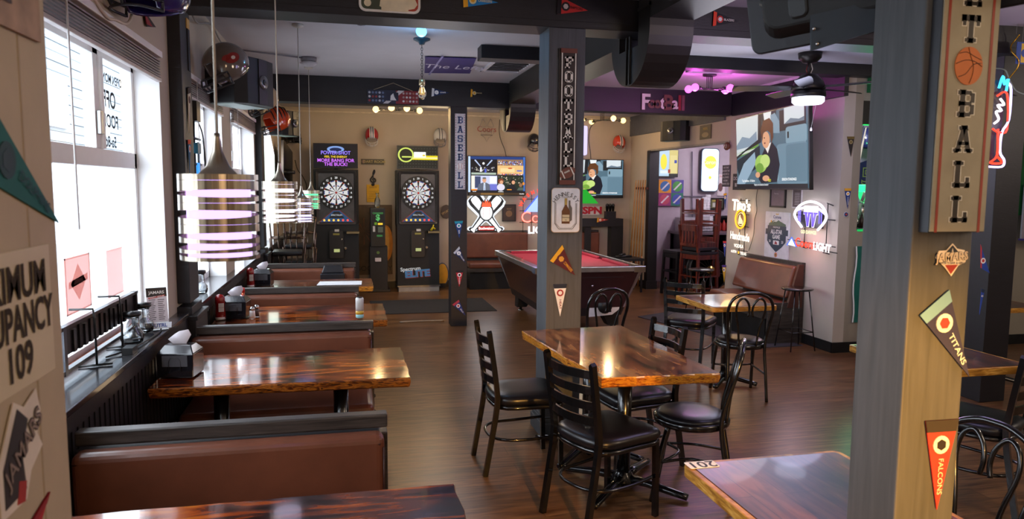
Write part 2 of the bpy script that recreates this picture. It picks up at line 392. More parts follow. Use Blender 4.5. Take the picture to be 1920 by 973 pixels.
# posts
def post(name, x0, y0, w, d, plinth=True, z1=2.76, mat=None):
    m = MB(); mt = mat or POSTM; m.box((x0, y0, 0), (x0+w, y0+d, z1), mt)
    if plinth: m.box((x0-.03, y0-.03, 0), (x0+w+.03, y0+d+.03, .10), mt); m.box((x0-.02, y0-.02, .10), (x0+w+.02, y0+d+.02, .125), mt); m.box((x0-.012, y0-.012, .125), (x0+w+.012, y0+d+.012, .14), mt)
    return struct(m, name, .004)
POSTM = grain('post_paint', ['#444648', '#4b4d50', '#515357'], (18, 18, 1.2), .6, nscale=2, bump=.25)
post('trim_11', 1.303, 4.68, .25, .25)
post('trim_12', 1.218, 8.72, .20, .20, False, 2.67, BEAMK)
post('trim_13', 1.307, 1.462, .172, .172, False, CZ)
post('trim_14', 4.985, 4.75, .245, .22, False, CZ, BEAMK)
m = MB(); m.box((1.21, 1.2, 2.72), (1.6, 1.85, CZ), BEAMK); struct(m, 'trim_15')
# short cream wall at the near left, carrying signs
m = MB(); m.box((-1.01, .2, 0), (-.50, 1.415, CZ), P('#b3a489', .7, var=.05)); 
for y in (.55, .75, .95, 1.15, 1.3): m.box((-.502, y, 0), (-.4985, y+.006, CZ), P('#a1927a', .7))
struct(m, 'wall_entry', .01)
# outside: pavement, street and the house across
m = MB(); m.box((-40, -30, -.25), (-1.21, 60, -.15), P('#9fa1a4', .8)); o = struct(m, 'ground_outside')
m = MB(); HB = P('#6c747a', .8, var=.06)
for i in range(18): m.box((-9, 14, 2.4+i*.3), (-8.6-.02*(i % 2), 60, 2.68+i*.3), HB)
m.box((-9, 14, -.2), (-8.7, 60, 2.4), P('#c9ccd0', .8)); m.box((-9.4, 14, 7.8), (-8.0, 60, 8.0), P('#2c3238', .6))
for i in range(10): m.box((-8.6, 16+i*4, 3.4), (-8.5, 17.6+i*4, 5.0), P('#8f9aa2', .3))
tag(m.build('building'), 'pale grey clapboard building across the street, seen through the windows', 'building')
# ceiling conduit runs, vents, detector
def bar2(name, pts, r, mat, label, cat, group=None, n=6): return tag(MB().tube(pts, r, mat, n).build(name), label, cat, group)
bar2('conduit', [(-.98, 5.15, 2.94), (.12, 5.6, 2.94)], .008, P('#75727a', .6), 'thin painted conduit on the ceiling just behind the front beam at left', 'pipe')
bar2('conduit', [(-.98, 7.15, 2.945), (-.4, 7.46, 2.945)], .008, P('#75727a', .6), 'thin painted conduit running to the ceiling box over the booths', 'pipe')
bar2('cable', smooth([(-.96, 4.95, 2.93), (-.97, 5.3, 2.80), (-.97, 5.9, 2.90), (-.98, 6.6, 2.86), (-.98, 8.6, 2.93)]), .007, P('#8b8580', .6), 'grey cable sagging along the top of the window wall', 'cable')
bar2('cable', smooth([(-.95, 4.55, 2.92), (-.95, 4.62, 2.86), (-.92, 4.64, 2.84)]), .006, P('#a89b90', .6), 'short cable hooked over the first pilaster by the beam', 'cable')
bar2('cable', smooth([(-.99, 2.2, 2.9), (-.96, 3.2, 2.45), (-.96, 3.5, 2.42), (-.96, 3.75, 2.5), (-.96, 3.82, 2.9)]), .007, P('#cfc2b2', .6), 'beige cable looping down above the near window blind', 'cable')
r = wthing('junction_box', 'round grey ceiling box above the window booths', 'ceiling fixture', (-.35, 7.5, CZ))
MB().lathe([(.075, 0), (.075, -.035), (.06, -.04)], (-.35, 7.5, CZ), P('#77747b', .6)).build('body', r)
MB().lathe([(.06, -.04), (.085, -.055), (.05, -.085), (.0, -.09)], (-.35, 7.5, CZ), P('#b5b2b8', .5)).build('cover', r)
def vent(x0, y0, x1, y1, label):
    r = wthing('ceiling_vent', label, 'vent', ((x0+x1)/2, (y0+y1)/2, CZ))
    m = MB(); g = P('#c5c1c8', .5)
    for a in ((x0, y0, x1, y0+.04), (x0, y1-.04, x1, y1), (x0, y0, x0+.04, y1), (x1-.04, y0, x1, y1)): m.box((a[0], a[1], CZ-.015), (a[2], a[3], CZ), g)
    m.build('frame', r)
    m = MB()
    for i in range(9):
        y = y0+.045+(y1-y0-.09)*i/9; m.hexa([(x0+.04, y, CZ-.012), (x1-.04, y, CZ-.012), (x1-.04, y+.006, CZ-.012), (x0+.04, y+.006, CZ-.012)], [(x0+.04, y+.02, CZ-.001), (x1-.04, y+.02, CZ-.001), (x1-.04, y+.026, CZ-.001), (x0+.04, y+.026, CZ-.001)], P('#39343a', .6))
    m.build('louvres', r)
vent(1.42, 7.0, 1.86, 7.85, 'square ceiling air vent left of the tall football post')
vent(3.55, 6.75, 4.1, 7.3, 'square ceiling air vent lit pink behind the four-bulb light')
# ducts
DUCT = P('#2c2a28', .42, .35, var=.12, scale=3, bump=.1)
def duct(x0, x1, yb0, yb1, yc, R, zc, zn, label):
    r = wthing('air_duct', label, 'duct', ((x0+x1)/2, yc, CZ))
    U = [(yc+R*math.cos(a), zc+R*math.sin(a)) for a in [PI+PI*i/18 for i in range(19)]]
    # outer outline front top -> round bottom -> back top, then inner notch around the beam
    m = MB()
    for sx0, sx1, mat in ((x0, x1, DUCT),):
        outer = [(yc-R, CZ)]+U+[(yc+R, CZ)]
        inner = [(yb1+.04, CZ), (yb1+.04, zn), (yb0-.04, zn), (yb0-.04, CZ)]
        # build as strips between outer and a matching inner path
        n = len(outer); inn = []
        for i, (y, z) in enumerate(outer):
            t = i/(n-1)
            if i == 0: q = (yb0-.04, CZ)
            elif i == n-1: q = (yb1+.04, CZ)
            else:
                q = (min(max(y*.0+yb0-.04+(yb1-yb0+.08)*min(max((t-.25)/.5, 0), 1), yb0-.04), yb1+.04), zn)
            inn.append(q)
        for i in range(n-1):
            a, b, c, d = outer[i], outer[i+1], inn[i+1], inn[i]
            for x, fl in ((sx0, 0), (sx1, 1)):
                pts = [(x, a[0], a[1]), (x, b[0], b[1]), (x, c[0], c[1]), (x, d[0], d[1])]; m.poly(pts, mat)
            m.add([(sx0, *a), (sx1, *a), (sx1, *b), (sx0, *b)], [(0, 1, 2, 3)], mat, 0 < i < n-2)
            m.poly([(sx0, *d), (sx1, *d), (sx1, *c), (sx0, *c)], mat)
    m.build('bend', r)
    m = MB()
    for dy in (-.03, .03): m.box((x0-.012, yc+dy-.01, zc-R+.01), (x0, yc+dy+.01, zn+.08), DUCT)
    m.build('seam', r)
    m = MB(); zf = zc+.12; m.box((x0-.012, yc-R-.012, zf), (x1+.012, yc-R, zf+.02), DUCT); m.box((x0-.012, yc-R-.012, zf), (x0, yb0-.05, zf+.02), DUCT); m.box((x1-.03, yc-R-.02, zf-.03), (x1+.015, yc-R, zf+.03), DUCT); m.build('flange', r)
    return r
r = duct(1.90, 2.205, 4.665, 4.925, 4.78, .345, 2.755, 2.66, 'big dark sheet-metal duct dipping under the front beam')
m = MB(); m.box((1.90, 1.9, 2.80), (2.205, 4.45, CZ), DUCT); m.build('run', r)
m = MB(); m.box((1.90, 5.12, 2.70), (2.205, 8.555, CZ), DUCT); m.box((1.89, 6.9, 2.69), (2.215, 6.93, CZ), DUCT); m.build('run', r)
duct(1.92, 2.23, 8.70, 8.93, 8.89, .33, 2.72, 2.58, 'smaller curved duct end under the rear beam, left of the tall football post')
# mats
m = MB(); m.box((.3, 9.7, 0), (2.0, 10.85, .008), P('#26262a', .9)); tag(m.build('floor_mat'), 'dark grey mat on the floor before the dart machines', 'mat')
MATM = P('#37353a', .9)
def mat_(pts, label): 
    m = MB(); m.prism(pts, (0, 0, .008), MATM); tag(m.build('floor_mat'), label, 'mat')
mat_([(3.75, 8.9, 0), (4.75, 9.4, 0), (4.85, 6.9, 0), (4.3, 6.9, 0)], 'dark grey mat on the floor between the pool table and the brown bench')
# ================================================================== FURNITURE
def booth(y, x1, label, zt=.86, first=True):
    """double-sided bench: back panel at y..y+.26, seats on both sides"""
    x0 = -.935; r = wthing('booth_bench', label, 'booth', ((x0+x1)/2, y+.13, 0), 'booth benches along the window')
    m = MB(); m.box((x0, y+.004, 0), (x1-.03, y+.056, zt-.07), P('#1d1a19', .6)); m.build('core', r)
    m = MB(); m.box((x0, y+.0, zt-.052), (x1, y+.058, zt), CAPWOOD); m.build('top_rail', r, bevel=.006)
    m = MB(); m.box((x1-.035, y-.0, 0), (x1, y+.06, zt-.07), CAPWOOD); m.build('end_panel', r, bevel=.004)
    for s in (0, 1):
        f = (lambda a: y-.09+a) if s == 0 else (lambda a: y+.15-a)
        m = MB(); b = (x0+.01, f(.0), .40); e = (x1-.015, f(.088), zt-.052); m.box(b, e, LEATHER); bk = m.build('backrest', r, bevel=.03, seg=4)
        m = MB(); m.tube([(x0+.02, f(.004), zt-.085), (x1-.03, f(.004), zt-.085)], .0035, SEAM, 6); m.tube([(x1-.018, f(.01), .46), (x1-.018, f(.01), zt-.10)], .0035, SEAM, 6); m.build('piping', bk)
        m = MB(); m.box((x0+.01, f(.05), .33), (x1-.015, f(-.38), .46), LEATHER); m.build('seat', r, bevel=.035, seg=4)
        m = MB(); m.box((x0, f(.07), 0), (x1-.04, f(-.33), .33), P('#2a2522', .6)); m.build('seat_base', r)
    return r
booth(2.70, .135, 'brown leather booth bench nearest the camera, in front of the first full window table')
booth(4.62, .150, 'second brown booth bench from the camera, behind the napkin dispenser table')
booth(6.28, .085, 'third brown booth bench from the camera, behind the table with the printed can')
booth(8.20, .08, 'farthest brown booth bench on the window side, with a black folder lying on it')

def xbase(name, x, y, zt, rad, parent, ang=PI/4, col=.04):
    m = MB()
    m.tube([(x, y, .05), (x, y, zt-.03)], col, METAL, 16); m.lathe([(.075, .03), (.075, .05), (.045, .09), (col, .10)], (x, y, 0), METAL)
    c = m.build('column', parent)
    for k in range(4):
        a = ang+k*PI/2; ca, sa = math.cos(a), math.sin(a)
        m = MB(); m.tube([(x+ca*.03, y+sa*.03, .055), (x+ca*rad*.4, y+sa*rad*.4, .05), (x+ca*rad*.9, y+sa*rad*.9, .028), (x+ca*rad, y+sa*rad, .022)], [.036, .03, .026, .024], METAL, 8, flat=.75); m.build('foot', parent)
def jag(x0, y0, x1, y1, n, amp, seed):
    """slightly wavy rectangle outline, as cut slabs have"""
    R = random.Random(seed); o = []
    for (ax, ay, bx, by) in ((x0, y0, x1, y0), (x1, y0, x1, y1), (x1, y1, x0, y1), (x0, y1, x0, y0)):
        for i in range(n):
            t = i/n; dx = R.uniform(-amp, amp) if i else 0; dy = R.uniform(-amp, amp) if i else 0; o.append((ax+(bx-ax)*t+(dy if ax == bx else 0), ay+(by-ay)*t+(dx if ay == by else 0)))
    return o
def slabtable(corners, label, zt=.76, th=.055, mat=None, seed=1, group=None, bases=(), edge=None, name='slab_table', brad=.33):
    cx = sum(c[0] for c in corners)/4; cy = sum(c[1] for c in corners)/4
    r = wthing(name, label, 'table', (cx, cy, 0), group); R = random.Random(seed); o = []; N = 14
    for i in range(4):
        a, b = corners[i], corners[(i+1) % 4]; L = math.hypot(b[0]-a[0], b[1]-a[1]); nx, ny = (b[1]-a[1])/L, -(b[0]-a[0])/L
        for k in range(N):
            d = R.uniform(-.004, .004) if k else 0; t = k/N; o.append((a[0]+(b[0]-a[0])*t+nx*d, a[1]+(b[1]-a[1])*t+ny*d))
    m = MB(); n = len(o); em = edge or EDGEW
    m.add([(x, y, zt-.004) for x, y in o], [range(n)], mat or TABLEW)
    vs = []; R2 = random.Random(seed+5)
    for z, ins in ((zt-.004, 0), (zt-.012, -.004), (zt-th*.5, -.002), (zt-th+.006, .003), (zt-th, .012)):
        for x, y in o:
            dx, dy = cx-x, cy-y; L = math.hypot(dx, dy); j = R2.uniform(-.002, .002); vs.append((x+dx/L*(ins+j), y+dy/L*(ins+j), z))
    fs = [[i*n+k, i*n+(k+1) % n, (i+1)*n+(k+1) % n, (i+1)*n+k] for i in range(4) for k in range(n)]; fs.append(list(range(4*n, 5*n)))
    m.add(vs, fs, em, False); m.build('tabletop', r)
    for bx, by in bases: xbase('base', bx, by, zt-th, brad, r)
    return r
G = 'resin-topped slab tables in the window booths'
slabtable([(-.93, 1.55), (.325, 1.55), (.322, 2.25), (-.93, 2.25)], 'glossy burnt-wood slab table cut off at the bottom of the picture', seed=3, edge=BURNT, bases=((-.66, 1.9), (-.05, 1.9)), group=G)
slabtable([(-.93, 3.63), (.296, 3.60), (.296, 4.30), (-.93, 4.30)], 'glossy burnt-wood slab table with a black napkin dispenser, nearest whole one by the window', seed=4, edge=BURNT, bases=((-.66, 3.95), (-.05, 3.95)), group=G)
slabtable([(-.93, 5.22), (.268, 5.22), (.268, 5.955), (-.93, 5.955)], 'glossy burnt-wood slab table carrying ketchup and a printed can', seed=5, edge=BURNT, bases=((-.66, 5.6), (-.05, 5.6)), group=G)
slabtable([(-.93, 7.0), (.228, 7.0), (.228, 7.6), (-.93, 7.6)], 'reddish plank booth table with a white paper sheet, farthest by the window', seed=6, bases=((-.66, 7.3), (-.05, 7.3)), group=G, mat=grain('red_planks', ['#35170c', '#6a3520', '#8a4b30'], (1.3, 9, 9), .25, coat=.4, planks=(2, .1, False), nscale=2, bump=.05))
# central slab table, lengthwise away from the camera
slabtable([(1.245, 3.40), (1.888, 3.375), (1.855, 4.70), (1.13, 4.645)], 'glossy burnt-wood slab table standing against the football post', seed=9, mat=TABLEWY, bases=((1.53, 3.79), (1.51, 4.36)), th=.06, brad=.385)
# table 201
def planktable(x0, y0, x1, y1, label, base, zt=.76, name='plank_table', brad=.28):
    r = wthing(name, label, 'table', ((x0+x1)/2, (y0+y1)/2, 0))
    m = MB(); m.hexa([(x, y, zt-.005) for x, y in rrect(x0+.022, y0+.022, x1-.022, y1-.022, .02)], [(x, y, zt) for x, y in rrect(x0+.022, y0+.022, x1-.022, y1-.022, .02)], PLANKT); m.build('tabletop', r)
    o, i_ = rrect(x0, y0, x1, y1, .03), rrect(x0+.022, y0+.022, x1-.022, y1-.022, .02); m = MB(); n = len(o)
    vs = [(x, y, zt-.002) for x, y in o]+[(x, y, zt-.002) for x, y in i_]+[(x, y, zt-.042) for x, y in o]+[(x, y, zt-.042) for x, y in i_]
    fs = []
    for k in range(n):
        j = (k+1) % n; fs += [[k, j, n+j, n+k], [k, 2*n+k, 2*n+j, j], [2*n+k, 3*n+k, 3*n+j, 2*n+j], [n+k, n+j, 3*n+j, 3*n+k]]
    m.add(vs, fs, OAK); m.poly([(x, y, zt-.03) for x, y in i_], OAK); m.build('edge_band', r, bevel=.003)
    xbase('base', base[0], base[1], zt-.04, brad, r); return r
t201 = planktable(1.131, 1.648, 1.755, 2.262, 'brown plank table with a pale edge and a white number tag, at the bottom right', (1.44, 1.95))
m = MB(); F = Fr((1.245, 2.255, .7605), (-1, 0, 0), (0, -1, 0)); m.slab(F, rrect(0, 0, .11, .058, .006), P('#f1f1f1', .5), 0, .0012); m.text('201', F, .055, .028, .07, P('#121212', .5), .0016, bold=.015)
tag(m.build('number_tag'), 'white number tag reading 201 on the corner of the brown plank table', 'label')
planktable(2.872, 5.29, 3.47, 5.98, 'brown plank table with a golden edge before the leather wall bench', (3.25, 5.72), zt=.755)
planktable(3.02, 3.17, 3.68, 3.85, 'brown plank table half hidden behind the basketball post', (3.33, 3.62), zt=.76, brad=.2)
planktable(5.25, 5.03, 5.95, 5.62, 'light-topped plank table just behind the far post at the right border', (5.62, 5.33), zt=.71, brad=.25)

# ---- ladder-back chair
def ladder_chair(label, loc, rz):
    r = thing('ladder_back_chair', label, 'chair', loc, rz, 'black ladder-back chairs')
    o = [(-.165, -.19), (.165, -.19), (.215, .05), (.205, .20), (.10, .225), (-.10, .225), (-.205, .20), (-.215, .05)]
    sm_ = [(p.x, p.y) for p in smooth([(a, b, 0) for a, b in o], 4, True)]
    m = MB(); n = len(sm_); vs = []; prof = ((.425, .96), (.435, 1.0), (.455, 1.01), (.472, .97), (.482, .85), (.485, .5))
    for z, k in prof: vs += [(x*k, y*k, z) for x, y in sm_]
    fs = [[i*n+k, i*n+(k+1) % n, (i+1)*n+(k+1) % n, (i+1)*n+k] for i in range(len(prof)-1) for k in range(n)]+[list(range(n)), list(range((len(prof)-1)*n, len(prof)*n))]
    m.add(vs, fs, VINYLK, True); m.build('seat', r)
    m = MB(); m.tube([(x*.94, y*.94, .41) for x, y in sm_], .014, METAL, 6, True); m.build('seat_frame', r)
    for s in (-1, 1):
        m = MB(); m.tube(smooth([(s*.175, -.27, 0), (s*.175, -.235, .2), (s*.175, -.20, .42), (s*.178, -.205, .55), (s*.18, -.245, .83), (s*.18, -.25, .865)], 3), .0155, METAL, 4, square=True); m.build('leg', r)
        m = MB(); m.tube([(s*.185, .19, .42), (s*.185, .20, 0)], .0145, METAL, 4, square=True); m.build('leg', r)
    for z, y in ((.815, -.243), (.735, -.233), (.655, -.222), (.575, -.212)):
        m = MB(); A = []
        for i in range(9): t = i/8; A.append((-.175+.35*t, y-.035*math.sin(PI*t)))
        for i in range(8):
            (xa, ya), (xb, yb) = A[i], A[i+1]; h = .021
            m.hexa([(xa, ya-.006, z-h), (xb, yb-.006, z-h), (xb, yb+.006, z-h), (xa, ya+.006, z-h)], [(xa, ya-.006, z+h), (xb, yb-.006, z+h), (xb, yb+.006, z+h), (xa, ya+.006, z+h)], METAL)
        m.build('rail', r)
    m = MB(); m.tube(smooth([(-.183, .185, .22), (-.19, .02, .21), (-.17, -.14, .21), (-.08, -.215, .21), (.08, -.215, .21), (.17, -.14, .21), (.19, .02, .21), (.183, .185, .22)], 4), .0095, METAL, 6); m.build('stretcher', r)
    return r
A = math.radians
ca = ladder_chair('black ladder-back chair nearest the camera, its back towards us at the slab table corner', (1.30, 3.49, 0), A(-68))
dup(ca, (1.04, 4.27, 0), A(-88), 'black ladder-back chair on the left of the slab table, violet sheen on its seat')
dup(ca, (1.72, 4.14, 0), A(97), 'black ladder-back chair pushed under the right side of the slab table, only top rails clear')
dup(ca, (3.21, 6.34, 0), A(-42), 'black ladder-back chair left of the small plank table before the wall bench')
dup(ca, (3.40, 3.26, 0), A(28), 'black ladder-back chair at the right border, drawn up to the table behind the basketball post')
# ---- bentwood cafe chair
def bent_chair(label, loc, rz):
    r = thing('bentwood_chair', label, 'chair', loc, rz, 'round-seated bentwood style chairs')
    m = MB(); m.lathe([(.02, .445), (.185, .445), (.192, .455), (.192, .468), (.17, .48), (.09, .487), (0, .488)], (0, 0, 0), VINYLK, 32); m.build('seat', r)
    m = MB(); m.lathe([(.18, .42), (.205, .42), (.21, .43), (.21, .45), (.203, .458), (.185, .458)], (0, 0, 0), METAL, 32); m.build('seat_rim', r)
    m = MB(); K = [(-.16, -.23, 0), (-.155, -.20, .2), (-.15, -.165, .44), (-.165, -.19, .6), (-.18, -.23, .74), (-.15, -.255, .84), (-.07, -.265, .885), (0, -.267, .893)]
    K2 = K+[(-x, y, z) for x, y, z in K[:-1][::-1]]
    pts = smooth(K2, 4); m.tube(pts, .0125, METAL, 10); m.build('back_hoop', r)
    for s in (-1, 1):
        m = MB(); m.tube(smooth([(s*.07, -.19, .45), (s*.085, -.205, .6), (s*.115, -.235, .74), (s*.105, -.25, .82), (s*.065, -.257, .85), (s*.025, -.25, .81), (s*.012, -.24, .75), (s*.02, -.235, .70)], 4), .0095, METAL, 8); m.build('back_loop', r)
        m = MB(); m.tube(smooth([(s*.155, .11, .43), (s*.165, .15, .25), (s*.175, .19, 0)], 4), [.017]*4+[.014]*5, METAL, 8); m.build('leg', r)
    m = MB(); m.tube(smooth([(-.155, -.19, .22), (-.12, -.02, .245), (-.16, .15, .22)], 4), .008, METAL, 6); m.tube(smooth([(.155, -.19, .22), (.12, -.02, .245), (.16, .15, .22)], 4), .008, METAL, 6); m.tube(smooth([(-.16, .15, .22), (0, .06, .235), (.16, .15, .22)], 4), .008, METAL, 6); m.build('stretcher', r)
    return r
ba = bent_chair('black round-seated bentwood chair at the right front corner of the slab table', (1.86, 3.62, 0), A(60))
dup(ba, (2.05, 5.78, 0), A(6), 'black bentwood chair standing alone between the slab table and the pool table')
dup(ba, (3.17, 5.36, 0), A(-12), 'black bentwood chair with its back to us at the plank table before the wall bench')
dup(ba, (1.98, 2.03, 0), A(98), 'black bentwood chair cut off at the bottom right, by the basketball post')
dup(ba, (5.46, 5.92, 0), A(178), 'black bentwood chair behind the far post at the right border')
# right-hand wall bench
r = wthing('wall_bench', 'single brown leather bench against the grey wall under the neon signs', 'bench', (4.7, 7.66, 0))
m = MB(); m.box((4.90, 7.06, 0), (4.949, 8.26, .90), CAPWOOD); m.build('back_board', r, bevel=.004)
m = MB(); m.box((4.50, 7.05, 0), (4.90, 7.08, .46), CAPWOOD); m.hexa([(4.73, 7.045, .40), (4.92, 7.045, .40), (4.92, 7.085, .40), (4.73, 7.085, .40)], [(4.86, 7.045, .88), (4.92, 7.045, .88), (4.92, 7.085, .88), (4.86, 7.085, .88)], P('#4a2418', .45)); m.build('end_panel', r, bevel=.004)
m = MB(); m.hexa([(4.72, 7.09, .50), (4.90, 7.09, .50), (4.90, 8.24, .50), (4.72, 8.24, .50)], [(4.82, 7.09, .86), (4.90, 7.09, .86), (4.90, 8.24, .86), (4.82, 8.24, .86)], LEATHER); m.build('backrest', r, bevel=.03, seg=4)
m = MB(); m.box((4.42, 7.09, .36), (4.86, 8.24, .46), LEATHER); m.build('seat', r, bevel=.03, seg=4)
m = MB(); m.box((4.46, 7.08, .28), (4.90, 8.25, .37), CAPWOOD); m.box((4.5, 7.10, 0), (4.9, 8.22, .28), BLACK); m.build('seat_base', r)
# thin-legged metal stools beside it
def stool(label, loc, h=.66):
    r = thing('metal_stool', label, 'stool', loc, 0, 'thin-legged black stools by the wall bench')
    m = MB(); m.lathe([(0, h-.02), (.15, h-.02), (.165, h-.01), (.165, h), (.15, h+.006), (0, h+.004)], (0, 0, 0), METAL, 28); m.build('seat', r)
    for a in (PI/4, 3*PI/4, 5*PI/4, 7*PI/4):
        m = MB(); m.tube([(.12*math.cos(a), .12*math.sin(a), h-.02), (.205*math.cos(a), .205*math.sin(a), 0)], .0075, METAL, 6); m.build('leg', r)
    m = MB(); m.tube([(.18*math.cos(i*PI/2+PI/4), .18*math.sin(i*PI/2+PI/4), .2) for i in range(4)], .005, METAL, 6, True); m.build('stretcher', r); return r
s0 = stool('thin-legged black stool in front of the grey wall right of the leather wall bench', (4.68, 6.80, 0))
dup(s0, (4.50, 8.62, 0), 0, 'thin-legged black stool behind the far end of the leather wall bench')
# ------------------------------------------------------------------ pool table
x0, x1, y0, y1, zt = 2.06, 3.37, 7.84, 10.12, .80
r = wthing('pool_table', 'pool table with pink-red cloth, chrome rails and dark maroon body', 'pool table', ((x0+x1)/2, (y0+y1)/2, 0))
MAR = P('#2b0f12', .35, var=.2, coat=.3)
def ring(a, b): return [(a[0], a[1], a[4]), (a[2], a[1], a[4]), (a[2], a[3], a[4]), (a[0], a[3], a[4])]
def R4(i, z): return [(x0+i, y0+i, z), (x1-i, y0+i, z), (x1-i, y1-i, z), (x0+i, y1-i, z)]
m = MB(); m.hexa(R4(.17, .30), R4(.025, .745), MAR); m.build('body', r, bevel=.004)
m = MB(); m.box((2.52, 7.925, .30), (2.54, 7.93, .5), CHROME); m.lathe([(.012, 0), (.012, .012)], (2.75, 7.87, .58), CHROME, 10, 'y'); m.tube([(2.62+.5*i/8, 7.86, .68+.0*i) for i in range(9)], .002, BLACK); m.build('coin_lock', r)
m = MB(); m.hexa(R4(.20, .20), R4(.172, .30), P('#1c1416', .5)); m.prism([(2.75, y0+.17, .30), (x1-.2, y0+.17, .30), (x1-.32, y0+.18, .21), (2.75, y0+.18, .19)], (0, .01, 0), P('#d2ced0', .5)); m.build('ball_return', r)
m = MB(); m.lathe([(.09, 0), (.09, .006)], (2.95, y0+.15, .32), BLACK, 16, 'y'); m.build('ball_outlet', r)
TOPR = P('#3a1416', .3, coat=.3)
m = MB()
o, i_ = R4(.0, zt), R4(.115, zt)
for k in range(4): m.prism([o[k], o[(k+1) % 4], i_[(k+1) % 4], i_[k]], (0, 0, -.03), TOPR)
m.build('rail_cap', r)
m = MB()
for a, b in (((x0-.008, y0-.008), (x1+.008, y0+.022)), ((x0-.008, y1-.022), (x1+.008, y1+.008)), ((x0-.008, y0, ), (x0+.022, y1)), ((x1-.022, y0), (x1+.008, y1))):
    m.box((a[0], a[1], zt-.055), (b[0], b[1], zt+.004), P('#b9b6b4', .25, .9))
m.build('metal_trim', r, bevel=.004)
for cx, cy in ((x0, y0), (x1, y0), (x0, y1), (x1, y1)):
    m = MB(); sx = 1 if cx == x0 else -1; sy = 1 if cy == y0 else -1
    m.box((cx-.012*sx, cy-.012*sy, zt-.065), (cx+.13*sx, cy+.13*sy, zt+.006), CHROME); m.lathe([(.055, .002), (.055, .0085)], (cx+.085*sx, cy+.085*sy, zt), BLACK, 14); m.build('corner_cap', r, bevel=.006)
    m = MB(); dx = .16*sx
    m.hexa([(cx+.17*sx, cy+.17*sy, .30), (cx+.19*sx, cy+.17*sy, .30), (cx+.19*sx, cy+.19*sy, .30), (cx+.17*sx, cy+.19*sy, .30)], [(cx+.015*sx, cy+.015*sy, .75), (cx+.06*sx, cy+.015*sy, .75), (cx+.06*sx, cy+.04*sy, .75), (cx+.015*sx, cy+.04*sy, .75)], CHROME); m.build('corner_strip', r)
CLOTH = P('#b02845', .8, var=.06, scale=30)
m = MB(); m.box((x0+.10, y0+.10, zt-.05), (x1-.10, y1-.10, zt-.028), CLOTH); m.build('cloth', r)
for a, b in (((x0+.2, y0+.09), (x1-.2, y0+.15)), ((x0+.2, y1-.15), (x1-.2, y1-.09)), ((x0+.09, y0+.2), (x0+.15, (y0+y1)/2-.09)), ((x0+.09, (y0+y1)/2+.09), (x0+.15, y1-.2)), ((x1-.15, y0+.2), (x1-.09, (y0+y1)/2-.09)), ((x1-.15, (y0+y1)/2+.09), (x1-.09, y1-.2))):
    m = MB(); m.box((a[0], a[1], zt-.03), (b[0], b[1], zt+.001), P('#a3203c', .75)); m.build('cushion', r, bevel=.01)
for lx, ly, sx, sy in ((2.42, 8.25, 1, -1), (3.05, 8.25, -1, -1), (2.42, 9.72, 1, 1), (3.05, 9.72, -1, 1)):
    m = MB(); m.hexa([(lx-.07-sx*.08, ly-.07, .05), (lx+.07-sx*.08, ly-.07, .05), (lx+.07-sx*.08, ly+.07, .05), (lx-.07-sx*.08, ly+.07, .05)], [(lx-.13, ly-.12, .30), (lx+.13, ly-.12, .30), (lx+.13, ly+.12, .30), (lx-.13, ly+.12, .30)], P('#17171a', .5))
    l = m.build('leg', r, bevel=.01); m = MB(); m.lathe([(.045, 0), (.045, .012), (.02, .02), (.02, .05)], (lx-sx*.08, ly, 0), CHROME, 14); m.build('leveller', l)
# ================================================================== BACK WALL
def bench_back(xa, xb, label):
    r = wthing('wall_bench', label, 'bench', ((xa+xb)/2, 11.95, 0))
    m = MB(); m.box((xa, 12.19, 0), (xb, 12.245, .96), CAPWOOD); m.build('back_board', r, bevel=.004)
    m = MB(); m.box((xa+.02, 12.07, .50), (xb-.02, 12.19, .93), LEATHER); m.build('backrest', r, bevel=.03, seg=3)
    m = MB(); m.box((xa+.02, 11.70, .36), (xb-.02, 12.1, .46), LEATHER); m.build('seat', r, bevel=.03, seg=3)
    m = MB(); m.box((xa, 11.72, .30), (xb, 12.19, .37), CAPWOOD); m.box((xa+.05, 11.8, 0), (xb-.05, 12.19, .30), BLACK); m.build('seat_base', r); return r
bench_back(1.92, 3.05, 'brown leather bench against the back wall under the crossed-bats sign')
bench_back(3.55, 4.35, 'brown leather bench against the back wall right of the tall football post')
